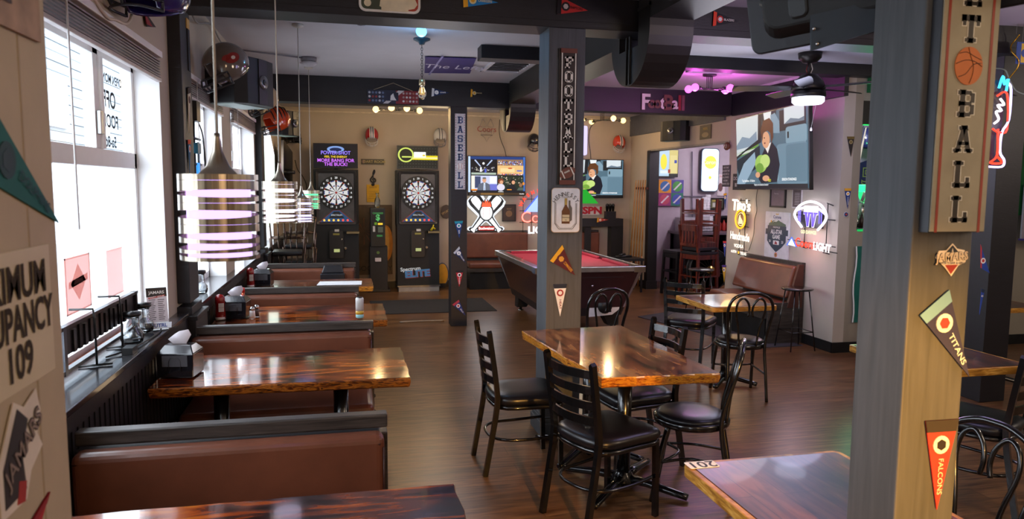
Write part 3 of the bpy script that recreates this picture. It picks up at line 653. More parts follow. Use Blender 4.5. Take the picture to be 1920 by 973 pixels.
# dart machines
def seg_text(mb, F, s, x, y, h, mat, d=.003, bold=.02, sx=1): mb.text(s, F, x, y, h, mat, d, bold=bold, sx=sx)
YELL, AMB, REDE = E('#ffd84a', 1.3), E('#ffb347', 1.6), E('#ff4a3a', 1.5)
def dart_machine(xa, xb, label, elite):
    w = xb-xa; cx = (xa+xb)/2; yf = 11.72
    r = wthing('dart_machine', label, 'dart machine', (cx, 11.95, 0), 'electronic dart machines on the back wall')
    BK = P('#131416', .6, var=.2)
    m = MB(); m.box((xa+.005, yf+.08, .10), (xb-.005, 12.185, 1.10), BK); m.box((xa, yf+.12, 1.06), (xb, 12.185, 1.965), BK); m.build('cabinet', r, bevel=.006)
    SH = P('#4a4a4e', .35, .3)
    F = Fr((cx, yf+.12, 0), (1, 0, 0), (0, 0, 1))
    m = MB(); o = rrect(-w/2+.03, 1.10, w/2-.03, 1.94, .03); ic = [(0+(x)*.86, 1.56+(z-1.56)*.9) for x, z in o]
    n = len(o); vs = [F.p(x, z, .0) for x, z in o]+[F.p(x*.97, z, .07) for x, z in o]+[F.p(x, z, .035) for x, z in ic]
    m.add(vs, [[i, (i+1) % n, n+(i+1) % n, n+i] for i in range(n)]+[[n+i, n+(i+1) % n, 2*n+(i+1) % n, 2*n+i] for i in range(n)]+[range(2*n, 3*n)], SH); m.build('face_panel', r)
    # board
    m = MB(); zc = 1.60; RR = .272
    def ann(r0, r1, a0, a1, mat, d): 
        k = 3; m.slab(F, [(r1*math.cos(a0+(a1-a0)*i/k), zc+r1*math.sin(a0+(a1-a0)*i/k)) for i in range(k+1)]+[(r0*math.cos(a1-(a1-a0)*i/k), zc+r0*math.sin(a1-(a1-a0)*i/k)) for i in range(k+1)], mat, .036, d)
    m.slab(F, disc(0, zc, RR, n=40), P('#0c0c0d', .5), .03, .075)
    KB, WB, RB, BB = P('#141414', .6), E('#f2f2f2', .75), P('#c23a2c', .6), P('#3a52b8', .6)
    m.slab(F, disc(0, zc, .19, n=40), WB, .03, .0775)
    for i in range(20):
        a0 = (i-.5)*PI/10; a1 = a0+PI/10; dk = i % 2
        if dk: a0 += PI/45; a1 -= PI/45
        ann(.018, .10, a0, a1, KB if dk else WB, .079); ann(.10, .115, a0, a1, RB if dk else BB, .081); ann(.115, .175, a0, a1, KB if dk else WB, .079); ann(.175, .19, a0, a1, RB if dk else BB, .081)
        ca_, sa_ = math.cos((a0+a1)/2), math.sin((a0+a1)/2); m.text(str([6, 13, 4, 18, 1, 20, 5, 12, 9, 14, 11, 8, 16, 7, 19, 3, 17, 2, 15, 10][i]), F, ca_*.232, zc+sa_*.232, .042, E('#f5f5f5', .9), .078, bold=.02)
    m.slab(F, disc(0, zc, .018, n=12), P('#c02a20', .5), .07, .083); m.build('dartboard', r)
    m = MB(); tr = [(-.27, 1.135), (.27, 1.135), (.05, 1.325), (-.05, 1.325)]
    m.slab(F, tr, P('#b54a3a', .5), .036, .06); m.slab(F, [(x*.94, 1.137+(z-1.135)*.95) for x, z in tr], E('#2f5f92', .5), .05, .063); m.slab(F, [(-.12, 1.20), (.12, 1.20), (.04, 1.30), (-.04, 1.30)], P('#1a1c22', .5), .05, .065)
    m.text('SPECTRUM', F, 0, 1.245, .035, E('#e9eef5', .8), .068)
    for i, c in enumerate((AMB, AMB, AMB, AMB, REDE, REDE)): m.slab(F, disc(-.19+i*.072, 1.165, .017, n=10), c, .05, .07)
    m.build('control_panel', r)
    m = MB(); Fb = Fr((cx, yf+.08, 0), (1, 0, 0), (0, 0, 1)); m.slab(Fb, rrect(-.12, .56, .10, 1.00, .03), P('#1b1b1e', .4), 0, .05); m.slab(Fb, rect(-.035, .985, .035, 1.02), P('#cfcfcf', .5), .0, .06)
    m.slab(Fb, rect(-.06, .93, .04, .96), P('#8d8a42', .4), .05, .055); m.slab(Fb, rect(-.05, .66, .04, .71), E('#e8f0a0', .5), .05, .056); m.slab(Fb, disc(.13, .72, .02, n=12), CHROME, 0, .06); m.slab(Fb, disc(.075, .86, .012, n=10), CHROME, .05, .06); m.build('coin_unit', r, bevel=.003)
    m = MB(); m.box((cx+.14, yf-.02, .955), (xb-.0, yf+.08, .985), P('#8a7a55', .5)); m.box((cx+.14, yf-.02, .955), (cx+.15, yf+.08, 1.0), BK); m.build('dart_tray', r)
    if elite:
        m = MB(); m.text('Spectrum', Fb, -.13, .365, .085, E('#f0f0f0', .5), .004, bold=.02, ang=.07); m.text('ELITE', Fb, -.02, .285, .15, P('#4b8fd0', .5), .003, bold=.06, sx=1.15, ang=.07); m.text('ELITE', Fb, -.012, .277, .15, P('#b33a30', .5), .0015, bold=.06, sx=1.15, ang=.07); m.build('lettering', r)
    m = MB(); m.box((xa+.02, yf+.0, .0), (xb-.02, 12.15, .085), P('#8e8c8b', .4, .6)); m.box((xa+.02, yf-.004, .01), (xb-.02, yf, .07), P('#a09d9b', .6, .3, bump=.4)); m.box((xa, yf-.01, .085), (xb, 12.15, .105), STEEL); m.build('footing', r)
    return r, cx
r, cx = dart_machine(-.515, .175, 'black electronic dart machine on the left of the back wall', False)
r, cx2 = dart_machine(.77, 1.465, 'black electronic dart machine on the right, lettered Spectrum ELITE below', True)
tag(MB().tube([(cx2+.2, 11.73, 1.0), (cx2+.23, 11.70, 1.05), (cx2+.26, 11.72, 1.02)], .018, P('#e6d21e', .5), 6).tube([(cx2+.22, 11.74, 1.0), (cx2+.24, 11.73, 1.09)], .01, P('#e6d21e', .5), 6).build('dart_set'), 'bundle of yellow darts lying on the tray of the right dart machine', 'darts')

def screen(name, label, cat, F, w, h, art, group=None, depth=.05, strength=1.0, bezel=.012, bottom=.018, mount=True):
    """flat display: casing box behind, picture laid on the front"""
    c = F.p(w/2, 0, 0); r = wthing(name, label, cat, c, group)
    m = MB(); m.prism([F.p(-bezel, -bottom), F.p(w+bezel, -bottom), F.p(w+bezel, h+bezel), F.p(-bezel, h+bezel)], F.n*-depth, P('#0a0a0c', .3)); m.build('casing', r, bevel=.003)
    m = MB()
    for i, (pl, col) in enumerate(art):
        d = .0008+.0003*i
        if isinstance(pl, tuple) and pl[0] == 'T': m.text(pl[1], F, pl[2]*w, pl[3]*h, pl[4]*h, E(col, strength*1.1), d, bold=.02, sx=pl[5] if len(pl) > 5 else 1)
        else: m.poly([F.p(x*w, y*h, d) for x, y in pl], E(col, strength))
    m.build('display', r)
    if mount: m = MB(); m.prism([F.p(w*.4, h*.3, -depth), F.p(w*.6, h*.3, -depth), F.p(w*.6, h*.7, -depth), F.p(w*.4, h*.7, -depth)], F.n*-.04, BLACK); m.build('wall_mount', r)
    return r
def qd(*p): return [p[i:i+2] for i in range(0, len(p), 2)]
Fs = lambda xa, z0, y=11.84: Fr((xa, y, z0), (1, 0, 0), (0, 0, 1))
F = Fs(-.50, 2.0, 11.86); R = random.Random(4)
art = [(rect(0, 0, 1, 1), '#0a0912'), (disc(.5, .78, .2, .14), '#7a9bd8'), (disc(.5, .76, .14, .09), '#10204a'), (('T', 'POWER-SHOT', .5, .62, .22, .9), '#8f7af0'), (('T', 'FEEL THE ENERGY', .5, .45, .12, 1), '#e8c43a'), (('T', 'MORE BANG FOR', .5, .29, .2, 1), '#c86af0'), (('T', 'THE BUCK!', .5, .12, .2, 1), '#c86af0')]
screen('monitor', 'monitor with purple MORE BANG FOR THE BUCK lettering above the left dart machine', 'screen', F, .66, .36, art, strength=1.1, mount=False)
F = Fs(.80, 2.0, 11.86); art = [(rect(0, 0, 1, 1), '#101312')]
for i in range(14):
    for j in range(7): art.append((rect(.02+i*.07, .04+j*.14, .05+i*.07, .08+j*.14), '#3a4038'))
art += [(rect(.3, .38, 1, .58), '#e8d418'), (rect(.3, .44, 1, .5), '#fff8b0'), (disc(.2, .6, .2, .34), '#d8ea6a'), (disc(.2, .6, .16, .28), '#11150c'), (rect(.1, .48, .34, .54), '#d8ea6a'), (rect(.4, .5, .7, .74), '#ffffff'), (rect(.62, .55, .68, .62), '#e8d418')]
screen('monitor', 'monitor with a yellow streak picture above the right dart machine', 'screen', F, .64, .35, art, strength=1.0, mount=False)
for xx in (-.17, 1.12): m = MB(); m.box((xx-.03, 11.9, 1.965), (xx+.03, 11.95, 2.06), BLACK); tag(m.build('monitor_stand'), 'short black bracket under the monitor on the %s dart machine' % ('left' if xx < 0 else 'right'), 'bracket')
# change machine between them
r = wthing('change_machine', 'slim black change machine with a green dollar sign between the dart machines', 'vending machine', (.47, 11.95, 0))
m = MB(); m.box((.34, 11.80, .03), (.62, 12.05, .74), P('#141518', .5)); m.box((.30, 11.78, 0), (.66, 12.07, .04), BLACK); m.build('pedestal', r, bevel=.005)
m = MB(); m.box((.355, 11.76, .74), (.585, 12.05, 1.36), P('#1d1f21', .45)); m.build('head', r, bevel=.008)
F = Fr((.47, 11.76, 0), (1, 0, 0), (0, 0, 1)); m = MB(); m.slab(F, rect(-.1, .76, .1, 1.34), P('#0d100f', .4), 0, .003)
m.text('CHANGE', F, 0, 1.275, .04, E('#4fae5c', .6), .005, bold=.02); m.text('$', F, 0, 1.205, .13, E('#5fc06c', .8), .005, bold=.03)
m.slab(F, rect(-.055, 1.09, -.015, 1.13), E('#7fb030', .5), 0, .01); m.slab(F, rect(.0, 1.09, .075, 1.12), E('#ffd23a', 1), 0, .01); m.slab(F, rect(-.08, .98, -.045, 1.07), P('#c9c9c9', .4), 0, .012); m.slab(F, rect(.0, .97, .08, 1.06), P('#5d6a5f', .4), 0, .012); m.slab(F, rect(-.02, .90, .07, .93), E('#3f8f4c', .5), 0, .005); m.slab(F, rect(-.05, .78, .04, .84), P('#030303', .4), 0, .005)
m.slab(F, rect(-.045, .50, .045, .55), P('#d8cfd0', .5), -.04, .045-.04+.002); m.build('front_panel', r)
m = MB(); F2 = Fr((.47, 11.8, 0), (1, 0, 0), (0, 0, 1)); m.slab(F2, rect(-.05, .50, .045, .555), P('#d9cfd2', .5), 0, .002); m.text('PULL', F2, 0, .527, .03, P('#702020', .5), .003); m.slab(F2, disc(0, .64, .025, n=12), P('#5f7a3a', .5), 0, .002); m.build('sticker', r)
m = MB(); m.lathe([(.035, 0), (.045, .02), (.045, .12), (.02, .17), (.018, .21), (.03, .24)], (.47, 11.92, 1.36), glass('#cfe2f2', .05), 14); tag(m.build('bottle'), 'clear bottle standing on top of the change machine', 'bottle')
# art print behind it
F, w, h = wf('B', 12.20, 672, 384, 515, 736); m = MB(); m.slab(F, rect(0, 0, w, h), P('#5d4a34', .6, var=.4, scale=6), 0, .012)
for k in range(12): a = k*PI/6; m.slab(F, [(.10, h*.62), (.10+.22*math.cos(a)-.006, h*.62+.22*math.sin(a)), (.10+.22*math.cos(a)+.006, h*.62+.22*math.sin(a)+.01)], P('#9a5a35', .6), .012, .014)
m.slab(F, disc(w*.82, h*.45, .11, .3), P('#d98a22', .5), .012, .016); m.slab(F, disc(w*.82, h*.45, .05, .28), P('#e9b050', .5), .012, .018); m.text('GOOD', F, .14, .10, .12, P('#2c241b', .6), .014, bold=.01); m.text('PLAY', F, w-.14, .10, .12, P('#2c241b', .6), .014, bold=.01)
tag(m.build('poster'), 'brown dart-themed poster behind the change machine, lettered PLAY', 'poster')
# small things on the back wall
def plate(name, label, cat, F, w, h, base, items=(), d=.012, frame=None, group=None, r=0):
    m = MB(); pl = rrect(0, 0, w, h, r) if r else rect(0, 0, w, h); m.slab(F, pl, base, 0, d)
    if frame:
        for q in (rect(-.01, -.01, w+.01, .01), rect(-.01, h-.01, w+.01, h+.01), rect(-.01, 0, .01, h), rect(w-.01, 0, w+.01, h)): m.slab(F, q, frame, 0, d+.008)
    for i, it in enumerate(items):
        if it[0] == 'T': m.text(it[1], F, it[2]*w, it[3]*h, it[4]*h, it[5], d+.002+.0004*i, bold=it[6] if len(it) > 6 else .015, sx=it[7] if len(it) > 7 else 1, ang=it[8] if len(it) > 8 else 0)
        else: m.slab(F, [(x*w, y*h) for x, y in it[0]], it[1], 0, d+.001+.0004*i)
    o = m.build(name); tag(o, label, cat, group); return o
F, w, h = wf('B', 12.24, 677, 298, 308, 720)
plate('wall_sign', 'small dark sign lettered DART ROOM on the back wall', 'sign', F, w, h, P('#4b4636', .6), [('T', 'DART ROOM', .58, .5, .7, P('#b9a56a', .6)), (disc(.1, .5, .07, .35), P('#8a6f66', .6))])
F, w, h = wf('B', 12.24, 688, 346, 379, 711)
plate('paper_notice', 'yellow paper notice on the back wall above the change machine', 'notice', F, w, h, P('#d6a51e', .7), [('T', 'DARTS', .5, .85, .13, P('#7a5a10', .6))]+[(rect(.15, .2+.1*i, .85, .23+.1*i), P('#a67f18', .7)) for i in range(5)])
c = at(700, 333, y=12.23); m = MB(); k = .10
m.tube(smooth([(c.x+dx*k, c.y, c.z+dz*k) for dx, dz in ((.0, -1.3), (-.25, -1.25), (-.15, -1.0), (.1, -1.3), (.0, -.2), (-.05, .7), (.15, 1.25), (.22, .9), (-.1, .3), (-.45, -.3), (-.2, -.75), (.3, -.65), (.32, -.25), (.0, -.1), (-.15, -.4))], 4), .011, P('#12100f', .4), 6); tag(m.build('treble_clef'), 'black metal treble clef ornament on the back wall', 'ornament')
for (u, v) in ((668, 362), (835, 367)): 
    c = at(u, v, y=12.2)
# framed picture
F, w, h = wf('B', 12.23, 942, 384, 414, 966)
plate('framed_picture', 'small dark framed picture under the sports television', 'picture', F, w, h, P('#3b2a22', .5), [(disc(.5, .45, .25, .2), P('#7a5a3c', .6)), ('T', 'GOLF', .5, .75, .12, P('#9a7a55', .6))], frame=P('#1b1614', .4))
# crossed-bats sign
cB = at(911, 401, y=12.20); F = Fr((cB.x, 12.20, cB.z), (1, 0, 0), (0, 0, 1)); S = .245
r = wthing('neon_sign', 'white-lit crossed baseball bats sign with a flaming ball and red Budweiser plate', 'sign', (cB.x, 12.2, cB.z-.3))
m = MB(); GW, GK = E('#ffffff', 1.5), P('#0c0c0e', .5)
def bat(sg, wd, mat, d0, d1, gr=0):
    a = (sg*-.95*S, -1.15*S); b = (sg*.95*S, 1.15*S); dx, dy = b[0]-a[0], b[1]-a[1]; L = math.hypot(dx, dy); ux, uy = dx/L, dy/L; nx, ny = -uy, ux
    o = []
    for t, wv in ((-.02-gr, .06), (0-gr, .07), (.02, .065), (.05, .04), (.3, .055), (.6, .10), (.9, .12), (.98+gr, .10), (1.0+gr, .05)): o.append((t, wv*wd))
    pl = [(a[0]+ux*t*L+nx*q, a[1]+uy*t*L+ny*q) for t, q in o]+[(a[0]+ux*t*L-nx*q, a[1]+uy*t*L-ny*q) for t, q in o[::-1]]
    m.slab(F, pl, mat, d0, d1)
for sg in (-1, 1): bat(sg, 1.35, E('#e9f2ff', 1.2), 0, .008, .04); bat(sg, .98, GK, .0, .03, .02); bat(sg, .55, GW, .0, .034)
m.build('bats', r)
m = MB(); m.slab(F, disc(0, .12*S, .52*S, .62*S, 28), GK, 0, .045); m.slab(F, disc(0, .10*S, .42*S, .50*S, 28), GW, 0, .05)
for sg in (-1, 1):
    for j in range(7): a = PI*.5+sg*(.35+j*.33); m.tube([F.p(sg*.18*S+.0, (-.25+j*.10)*S, .052), F.p(sg*.27*S, (-.23+j*.10)*S, .052)], .004, P('#8a1c14', .5), 4)
m.build('ball', r)
m = MB(); fl = []
for i in range(9): t = i/8; fl.append(((-.40+.8*t)*S, (.60+(.24 if i % 2 else 0)+.22*math.sin(PI*t))*S))
m.slab(F, [(-.38*S, .48*S)]+fl+[(.38*S, .48*S)], GK, 0, .052); m.slab(F, [(-.32*S, .50*S)]+[(x*.85, y*.95) for x, y in fl]+[(.32*S, .50*S)], E('#ff5a2a', 1.2), 0, .056); m.build('flames', r)
m = MB(); m.slab(F, rrect(-.62*S, -1.18*S, .62*S, -.82*S, .03), GK, 0, .05); m.slab(F, rrect(-.57*S, -1.14*S, .57*S, -.86*S, .025), E('#d8281c', .9), 0, .054); m.text('Budweiser', F, 0, -1.0*S, .065, E('#ffffff', 1.3), .058, bold=.02); m.build('name_plate', r)
lamp('POINT', (cB.x, 12.0, cB.z), 3.0, (.85, .93, 1), .2)
# ------------------------------------------------------------------ televisions on the back wall
SKIN = '#d9a07a'
kid = [(rect(0, 0, 1, 1), '#4d6a7a'), (qd(0, .45, 0, 1, .38, 1, .36, .62, .2, .5), '#c9d2d6'), (qd(0, .62, .1, .74, .22, .70, .33, .78, .34, .62, .2, .58, 0, .56), '#7e93a6'), (qd(0, .50, .2, .55, .36, .64, .36, .58, .2, .49, 0, .44), '#5e8f34'), (qd(0, .50, .3, .55, .3, .52, 0, .46), '#c7cfc6'),
       (qd(0, .46, .4, .62, .42, 1, .36, 1, .35, .66, .0, .42), '#0d1820'), (qd(0, .40, .38, .58, .38, .30, .05, .12, 0, .3), '#10222e'), (qd(0, .10, .12, .35, .3, .50, .32, .35, .1, .0, 0, 0), '#8fa9bd'), (qd(.42, 1, .42, .8, .6, .75, .62, 1), '#1c262b'), (qd(.44, 1, .46, .82, .54, .82, .55, 1), '#dfe4e6'), (qd(.54, .95, .60, .97, .66, .85, .66, .7, .55, .72), '#7a97a8'),
       (rect(.66, .72, .98, .98), '#1a2024'), (rect(.72, .80, .96, 1), '#cfd8dd'), (qd(.72, .80, .8, .86, .9, .83, .96, .85, .96, .80), '#6a7c8c'), (rrect(.74, .55, .99, .76, .03), '#7c9aaa'), (rrect(.62, .04, .99, .56, .04), '#6a8899'), (rrect(.74, .08, .99, .54, .03), '#5d7b8c'), (rect(.76, .62, .78, .70), '#0f161a'), (rect(.62, .1, .64, .5), '#8aa6b4'),
       (qd(.36, .12, .40, .42, .47, .56, .56, .60, .63, .50, .66, .3, .62, .08, .40, .06), '#0b1220'), (qd(.45, .56, .50, .46, .55, .60), '#e9e4df'), (disc(.475, .64, .055, .11), SKIN), (qd(.42, .62, .40, .78, .44, .90, .53, .92, .58, .84, .58, .66, .55, .58, .54, .72, .50, .76, .44, .74, .43, .66), '#5b3519'), (disc(.46, .60, .012, .012), '#7a3a26'), (disc(.455, .67, .008, .01), '#2a1a12'),
       (disc(.40, .33, .09, .12), '#9cc45a'), (disc(.46, .36, .07, .09), '#bcd67a'), (disc(.38, .27, .06, .07), '#6f9c38'), (disc(.35, .18, .035, .04), SKIN), (disc(.47, .13, .05, .04), SKIN), (rect(0, 0, 1, .055), '#0a0f14'), (('T', 'Top Headlines - 10 Rulings', .2, .10, .045, 1), '#f4f4f4'), (('T', 'FEED', .52, .10, .045, 1), '#e8e23a'), (('T', 'SEASON STANDINGS', .78, .11, .045, 1), '#ffffff'), (('T', 'Replay and schedule all evening', .4, .045, .04, 1), '#d8dde2')]
def crowd(x0, y0, x1, y1, n, cols, s):
    R = random.Random(s); return [(rect(x, y, x+R.uniform(.008, .02), y+R.uniform(.01, .03)), R.choice(cols)) for x, y in ((R.uniform(x0, x1-.02), R.uniform(y0, y1-.03)) for _ in range(n))]
quad = [(rect(0, 0, 1, 1), '#05060c'), (rect(0, .07, .035, 1), '#bcd4f4'), (rect(.04, .93, 1, 1), '#1a3a78'), (rect(.965, .1, 1, 1), '#3a6ab8'), (rect(.04, .52, .49, .93), '#0c0c10')]
quad += crowd(.05, .60, .48, .74, 60, ['#c9c9cf', '#6a6a78', '#e6e0d0', '#3a3a48'], 1)+[(rect(.05, .53, .48, .58), '#a8b8a8'), (qd(.1, .9, .12, .92, .22, .74, .2, .74), '#b8c8e8'), (qd(.42, .9, .4, .92, .31, .76, .33, .76), '#b8c8e8'), (disc(.26, .82, .02, .03), '#ffffff'), (rect(.20, .6, .23, .72), '#f0f0f0'), (rect(.28, .58, .31, .68), '#4a5ac8'), (rect(.50, .52, .955, .93), '#8a6a50')]
quad += crowd(.50, .78, .95, .90, 120, ['#f0f0f4', '#b04040', '#4050b0', '#202028', '#d8c8a8', '#6080d0'], 2)+[(rect(.50, .55, .955, .77), '#e2b878'), (rect(.55, .60, .8, .70), '#f2d29a'), (rect(.84, .62, .93, .65), '#3a5ac8'), (disc(.72, .70, .04, .02), '#c8582a')]+crowd(.5, .52, .95, .57, 50, ['#e04040', '#3050c0', '#f0f0f0', '#202020'], 3)
quad += [(rect(.04, .12, .49, .50), '#c6ccea'), (rect(.04, .12, .10, .50), '#efe6da'), (rect(.10, .18, .20, .48), '#3a4668'), (rect(.36, .30, .48, .48), '#e8ecf6'), (rect(.36, .12, .49, .28), '#6a70c8'), (qd(.14, .12, .17, .28, .24, .32, .30, .32, .36, .27, .37, .12), '#5c6474'), (qd(.25, .12, .255, .31, .28, .31, .285, .12), '#dfe6ee'), (qd(.262, .12, .264, .28, .272, .28, .276, .12), '#5a86c8'), (disc(.265, .385, .035, .065), SKIN), (disc(.265, .435, .034, .025), '#6a6a6a'), (rect(.04, .115, .14, .15), '#ff8a1a')]
quad += [(rect(.50, .12, .955, .50), '#1d2a1c')]+crowd(.5, .25, .95, .5, 60, ['#5a6a50', '#a08a70', '#d0c0a8', '#303830'], 5)+[(disc(.55, .36, .05, .07), '#7a3a1e'), (disc(.56, .33, .03, .05), SKIN), (disc(.55, .2, .07, .09), '#d8d4e4'), (disc(.76, .36, .045, .06), '#120e0c'), (disc(.77, .33, .03, .05), SKIN), (qd(.62, .12, .7, .26, .78, .28, .84, .12), '#15161c'), (disc(.90, .26, .03, .05), '#8a6248'), (qd(.83, .12, .87, .2, .94, .2, .955, .12), '#4a5a50'), (disc(.95, .3, .02, .04), '#e08a2a'), (rect(.66, .13, .74, .15), '#ff9a2a'), (rect(.04, .07, .96, .11), '#14161c'), (rect(0, 0, 1, .06), '#3a2a18'), (rect(.2, .0, .6, .05), '#7a5a2a'), (('T', 'Soccer', .09, .09, .035, 1), '#ffffff'), (('T', 'Highlights', .55, .085, .035, 1), '#ffffff'), (('T', 'Schedule', .92, .03, .035, 1), '#ffffff')]
F, w, h = wf('B', 12.10, 878, 293, 365, 984)
screen('television', 'television showing four sports pictures above the crossed-bats sign', 'television', F, w, h, quad, strength=1.15)
F, w, h = wf('B', 12.10, 1055, 299, 369, 1167)
screen('television', 'back-wall television with a boy in a car, right of the football post', 'television', F, w, h, kid, strength=1.15)
# large set on a bracket at the right wall
pTL, pTR, pBR, pBL = at(1379, 233, x=4.72), None, None, None
oB = at(1383, 352, x=4.80); yn = at(1517, 352, x=4.45)
ux = Vector((yn.x-oB.x, yn.y-oB.y, 0)); w = ux.length; F = Fr(oB, ux, (0, 0, 1)); F.uy = (Vector((0, 0, 1))*.985+F.n*.06).normalized(); F.n = F.ux.cross(F.uy)
h = (at(1379, 233, x=4.80).z-oB.z)
r = screen('television', 'large television with a boy in a car, angled out from the grey wall', 'television', F, w, .84, kid, strength=1.0, depth=.04, mount=False)
m = MB(); q = F.p(w*.5, .45, -.04); m.box((q.x, q.y-.12, q.z-.12), (q.x+.03, q.y+.12, q.z+.12), BLACK); m.tube([(q.x+.02, q.y, q.z), (4.85, q.y-.1, q.z), (4.945, q.y, q.z)], .02, BLACK, 6); m.box((4.93, q.y-.08, q.z-.12), (4.95, q.y+.08, q.z+.12), BLACK); m.build('wall_mount', r)
# ------------------------------------------------------------------ glowing signs
def neon(m, F, pts, mat, r=.007, d=.03, closed=False, sm=True): 
    P3 = [F.p(x, y, d) for x, y in pts]; m.tube(smooth(P3, 5, closed) if sm else P3, r, mat, 6, closed)
WN, RN, BN, ON, PN = E('#fff4ff', 2.2), E('#ff3a22', 2.2), E('#3a5aff', 2.0), E('#ffa51e', 1.5), E('#7a6aff', 1.4)
# Coors Light sign, partly behind the tall post
cC = at(1012, 395, y=12.18); F = Fr((cC.x, 12.18, cC.z), (1, 0, 0), (0, 0, 1))
r = wthing('neon_sign', 'arched WASHINGTON neon sign with red Coors script, half behind the tall football post', 'neon sign', (cC.x, 12.2, cC.z-.3))
m = MB()
for i, ch in enumerate('WASHINGTON'): a = math.radians(158-i*15.2); m.text(ch, F, .36*math.cos(a), -.02+.36*math.sin(a), .085, RN, .035, bold=.04, ang=a-PI/2)
m.build('arch_lettering', r)
m = MB(); m.slab(F, qd(-.28, -.02, .28, -.02, .04, .30, -.03, .27), E('#9ab4ff', 1.6), .01, .03); neon(m, F, [(-.28, -.02), (.0, .31), (.28, -.02)], BN, .012, sm=False); m.build('mountain', r)
m = MB(); m.text('Coors', F, 0, -.12, .27, RN, .04, bold=.01); m.text('Coors', F, 0, -.12, .27, E('#ff9a8a', 2), .045, bold=-.012); m.build('script', r)
m = MB(); m.text('LIGHT', F, .02, -.34, .17, WN, .04, bold=.03); m.build('block_lettering', r)
m = MB()
for x in (-.3, -.15, 0, .15, .3): m.tube([F.p(x, -.42, .012), F.p(x, .3, .012)], .005, BLACK, 4)
for y in (-.38, -.2, 0, .2): m.tube([F.p(-.36, y, .008), F.p(.36, y, .008)], .005, BLACK, 4)
m.build('wire_frame', r)
# sleeping neon: a bikini outline with Coors Light, unlit
c = at(912, 243, y=12.22); F = Fr((c.x, 12.22, c.z), (1, 0, 0), (0, 0, 1)); m = MB(); UN = P('#9a8f88', .4); S = .12
neon(m, F, [(-.8*S, 1.2*S), (-.5*S, 1.5*S), (-.9*S, .7*S), (-.9*S, .35*S), (-.2*S, .35*S), (-.15*S, .7*S), (-.5*S, 1.4*S)], UN, .005); neon(m, F, [(.8*S, 1.2*S), (.5*S, 1.5*S), (.9*S, .7*S), (.9*S, .35*S), (.2*S, .35*S), (.15*S, .7*S), (.5*S, 1.4*S)], UN, .005)
neon(m, F, [(-.85*S, -.75*S), (-.3*S, -1.1*S), (0, -1.7*S), (.3*S, -1.1*S), (.85*S, -.75*S), (-.85*S, -.75*S)], UN, .005, sm=False)
m.text('Coors', F, 0, 0, .13, P('#9c3a34', .5), .03, bold=.0); m.text('LIGHT', F, .02, -.42*S, .09, UN, .03, bold=-.01); tag(m.build('neon_sign'), 'unlit outline sign with a faded red Coors script high on the back wall', 'neon sign')
# ESPN plate, green table lamp
F, w, h = wf('B', 12.22, 1087, 388, 402, 1123)
m = MB(); m.slab(F, rect(-.01, -.01, w+.01, h+.01), P('#c7c1bf', .5), 0, .01); m.text('ESPN', F, w/2, h/2, h*1.25, P('#b3122a', .4), .013, bold=.05, sx=1.25); tag(m.build('wall_sign'), 'red ESPN sign on the back wall below the right television', 'sign')
c = at(1106, 368, y=9.2); r = wthing('billiard_lamp', 'hanging green glass billiard lamp, mostly behind the tall football post', 'lamp', (2.62, 9.2, CZ))
m = MB(); zb = at(1115, 381, y=9.2).z; xb = at(1115, 381, y=9.2).x; zt2 = at(1095, 355, y=9.2).z; m.hexa([(xb-.62, 9.05, zb), (xb, 9.05, zb), (xb, 9.35, zb), (xb-.62, 9.35, zb)], [(xb-.50, 9.15, zt2), (xb-.14, 9.15, zt2), (xb-.14, 9.25, zt2), (xb-.50, 9.25, zt2)], E('#1fae2a', .9)); m.build('shade', r)
m = MB(); m.tube([(xb-.32, 9.2, zt2), (xb-.32, 9.2, CZ)], .008, BLACK, 6); m.build('stem', r); lamp('POINT', (xb-.32, 9.2, zb-.12), 10, (1, .9, .75), .08)
# tall thin lit sign edge seen right of post
F, w, h = wf('B', 12.2, 1088, 236, 291, 1099); m = MB(); m.slab(F, rrect(0, 0, w, h, .03), E('#cfc4ff', 1.3), 0, .05); m.slab(F, rect(w*.0, h*.1, w*.25, h*.9), E('#ffe04a', 1.2), 0, .052); tag(m.build('lit_sign'), 'edge of a bright white and yellow light box just right of the tall football post', 'sign')
# mantel-like black frame and cue holders
c0, c1 = at(1096, 410, y=12.0), at(1168, 410, y=12.0); zb = at(1096, 425, y=12.0).z
r = wthing('shelf_frame', 'black timber shelf frame like a mantel in the far right corner', 'shelf', ((c0.x+c1.x)/2, 12.1, 0))
m = MB(); m.box((c0.x-.1, 11.98, zb), (c1.x, 12.24, c0.z), BLACK); m.build('shelf', r)
for a, b in ((1096, 1108), (1146, 1168)):
    xa, xb_ = at(a, 450, y=12.05).x, at(b, 450, y=12.05).x; m = MB(); m.box((xa, 12.05, 0), (xb_, 12.24, zb), BLACK); m.build('post', r)
m = MB(); c = at(1145, 409, y=12.05); m.box((c.x-.10, 12.0, c.z-.005), (c.x+.08, 12.12, c.z+.12), P('#141416', .4)); o = m.build('cup_box'); tag(o, 'black box of cups on the mantel-like shelf', 'box')
for i in range(3): m = MB(); m.lathe([(.02, 0), (.028, .09), (.034, .09)], (c.x-.065+i*.055, 12.06, c.z+.115), P('#1a1a1c', .3), 12); m.ball((c.x-.065+i*.055, 12.06, c.z+.225), .03, P('#2a2a2c', .25)); tag(m.build('cup'), 'black cup standing in the box on the mantel-like shelf', 'cup', 'cups in the black box')
r = wthing('side_table', 'low black side table behind the pool table, stacked with black trays', 'table', (4.45, 11.2, 0)); m = MB(); m.box((4.2, 11.0, .52), (4.72, 11.4, .56), BLACK); m.build('top', r)
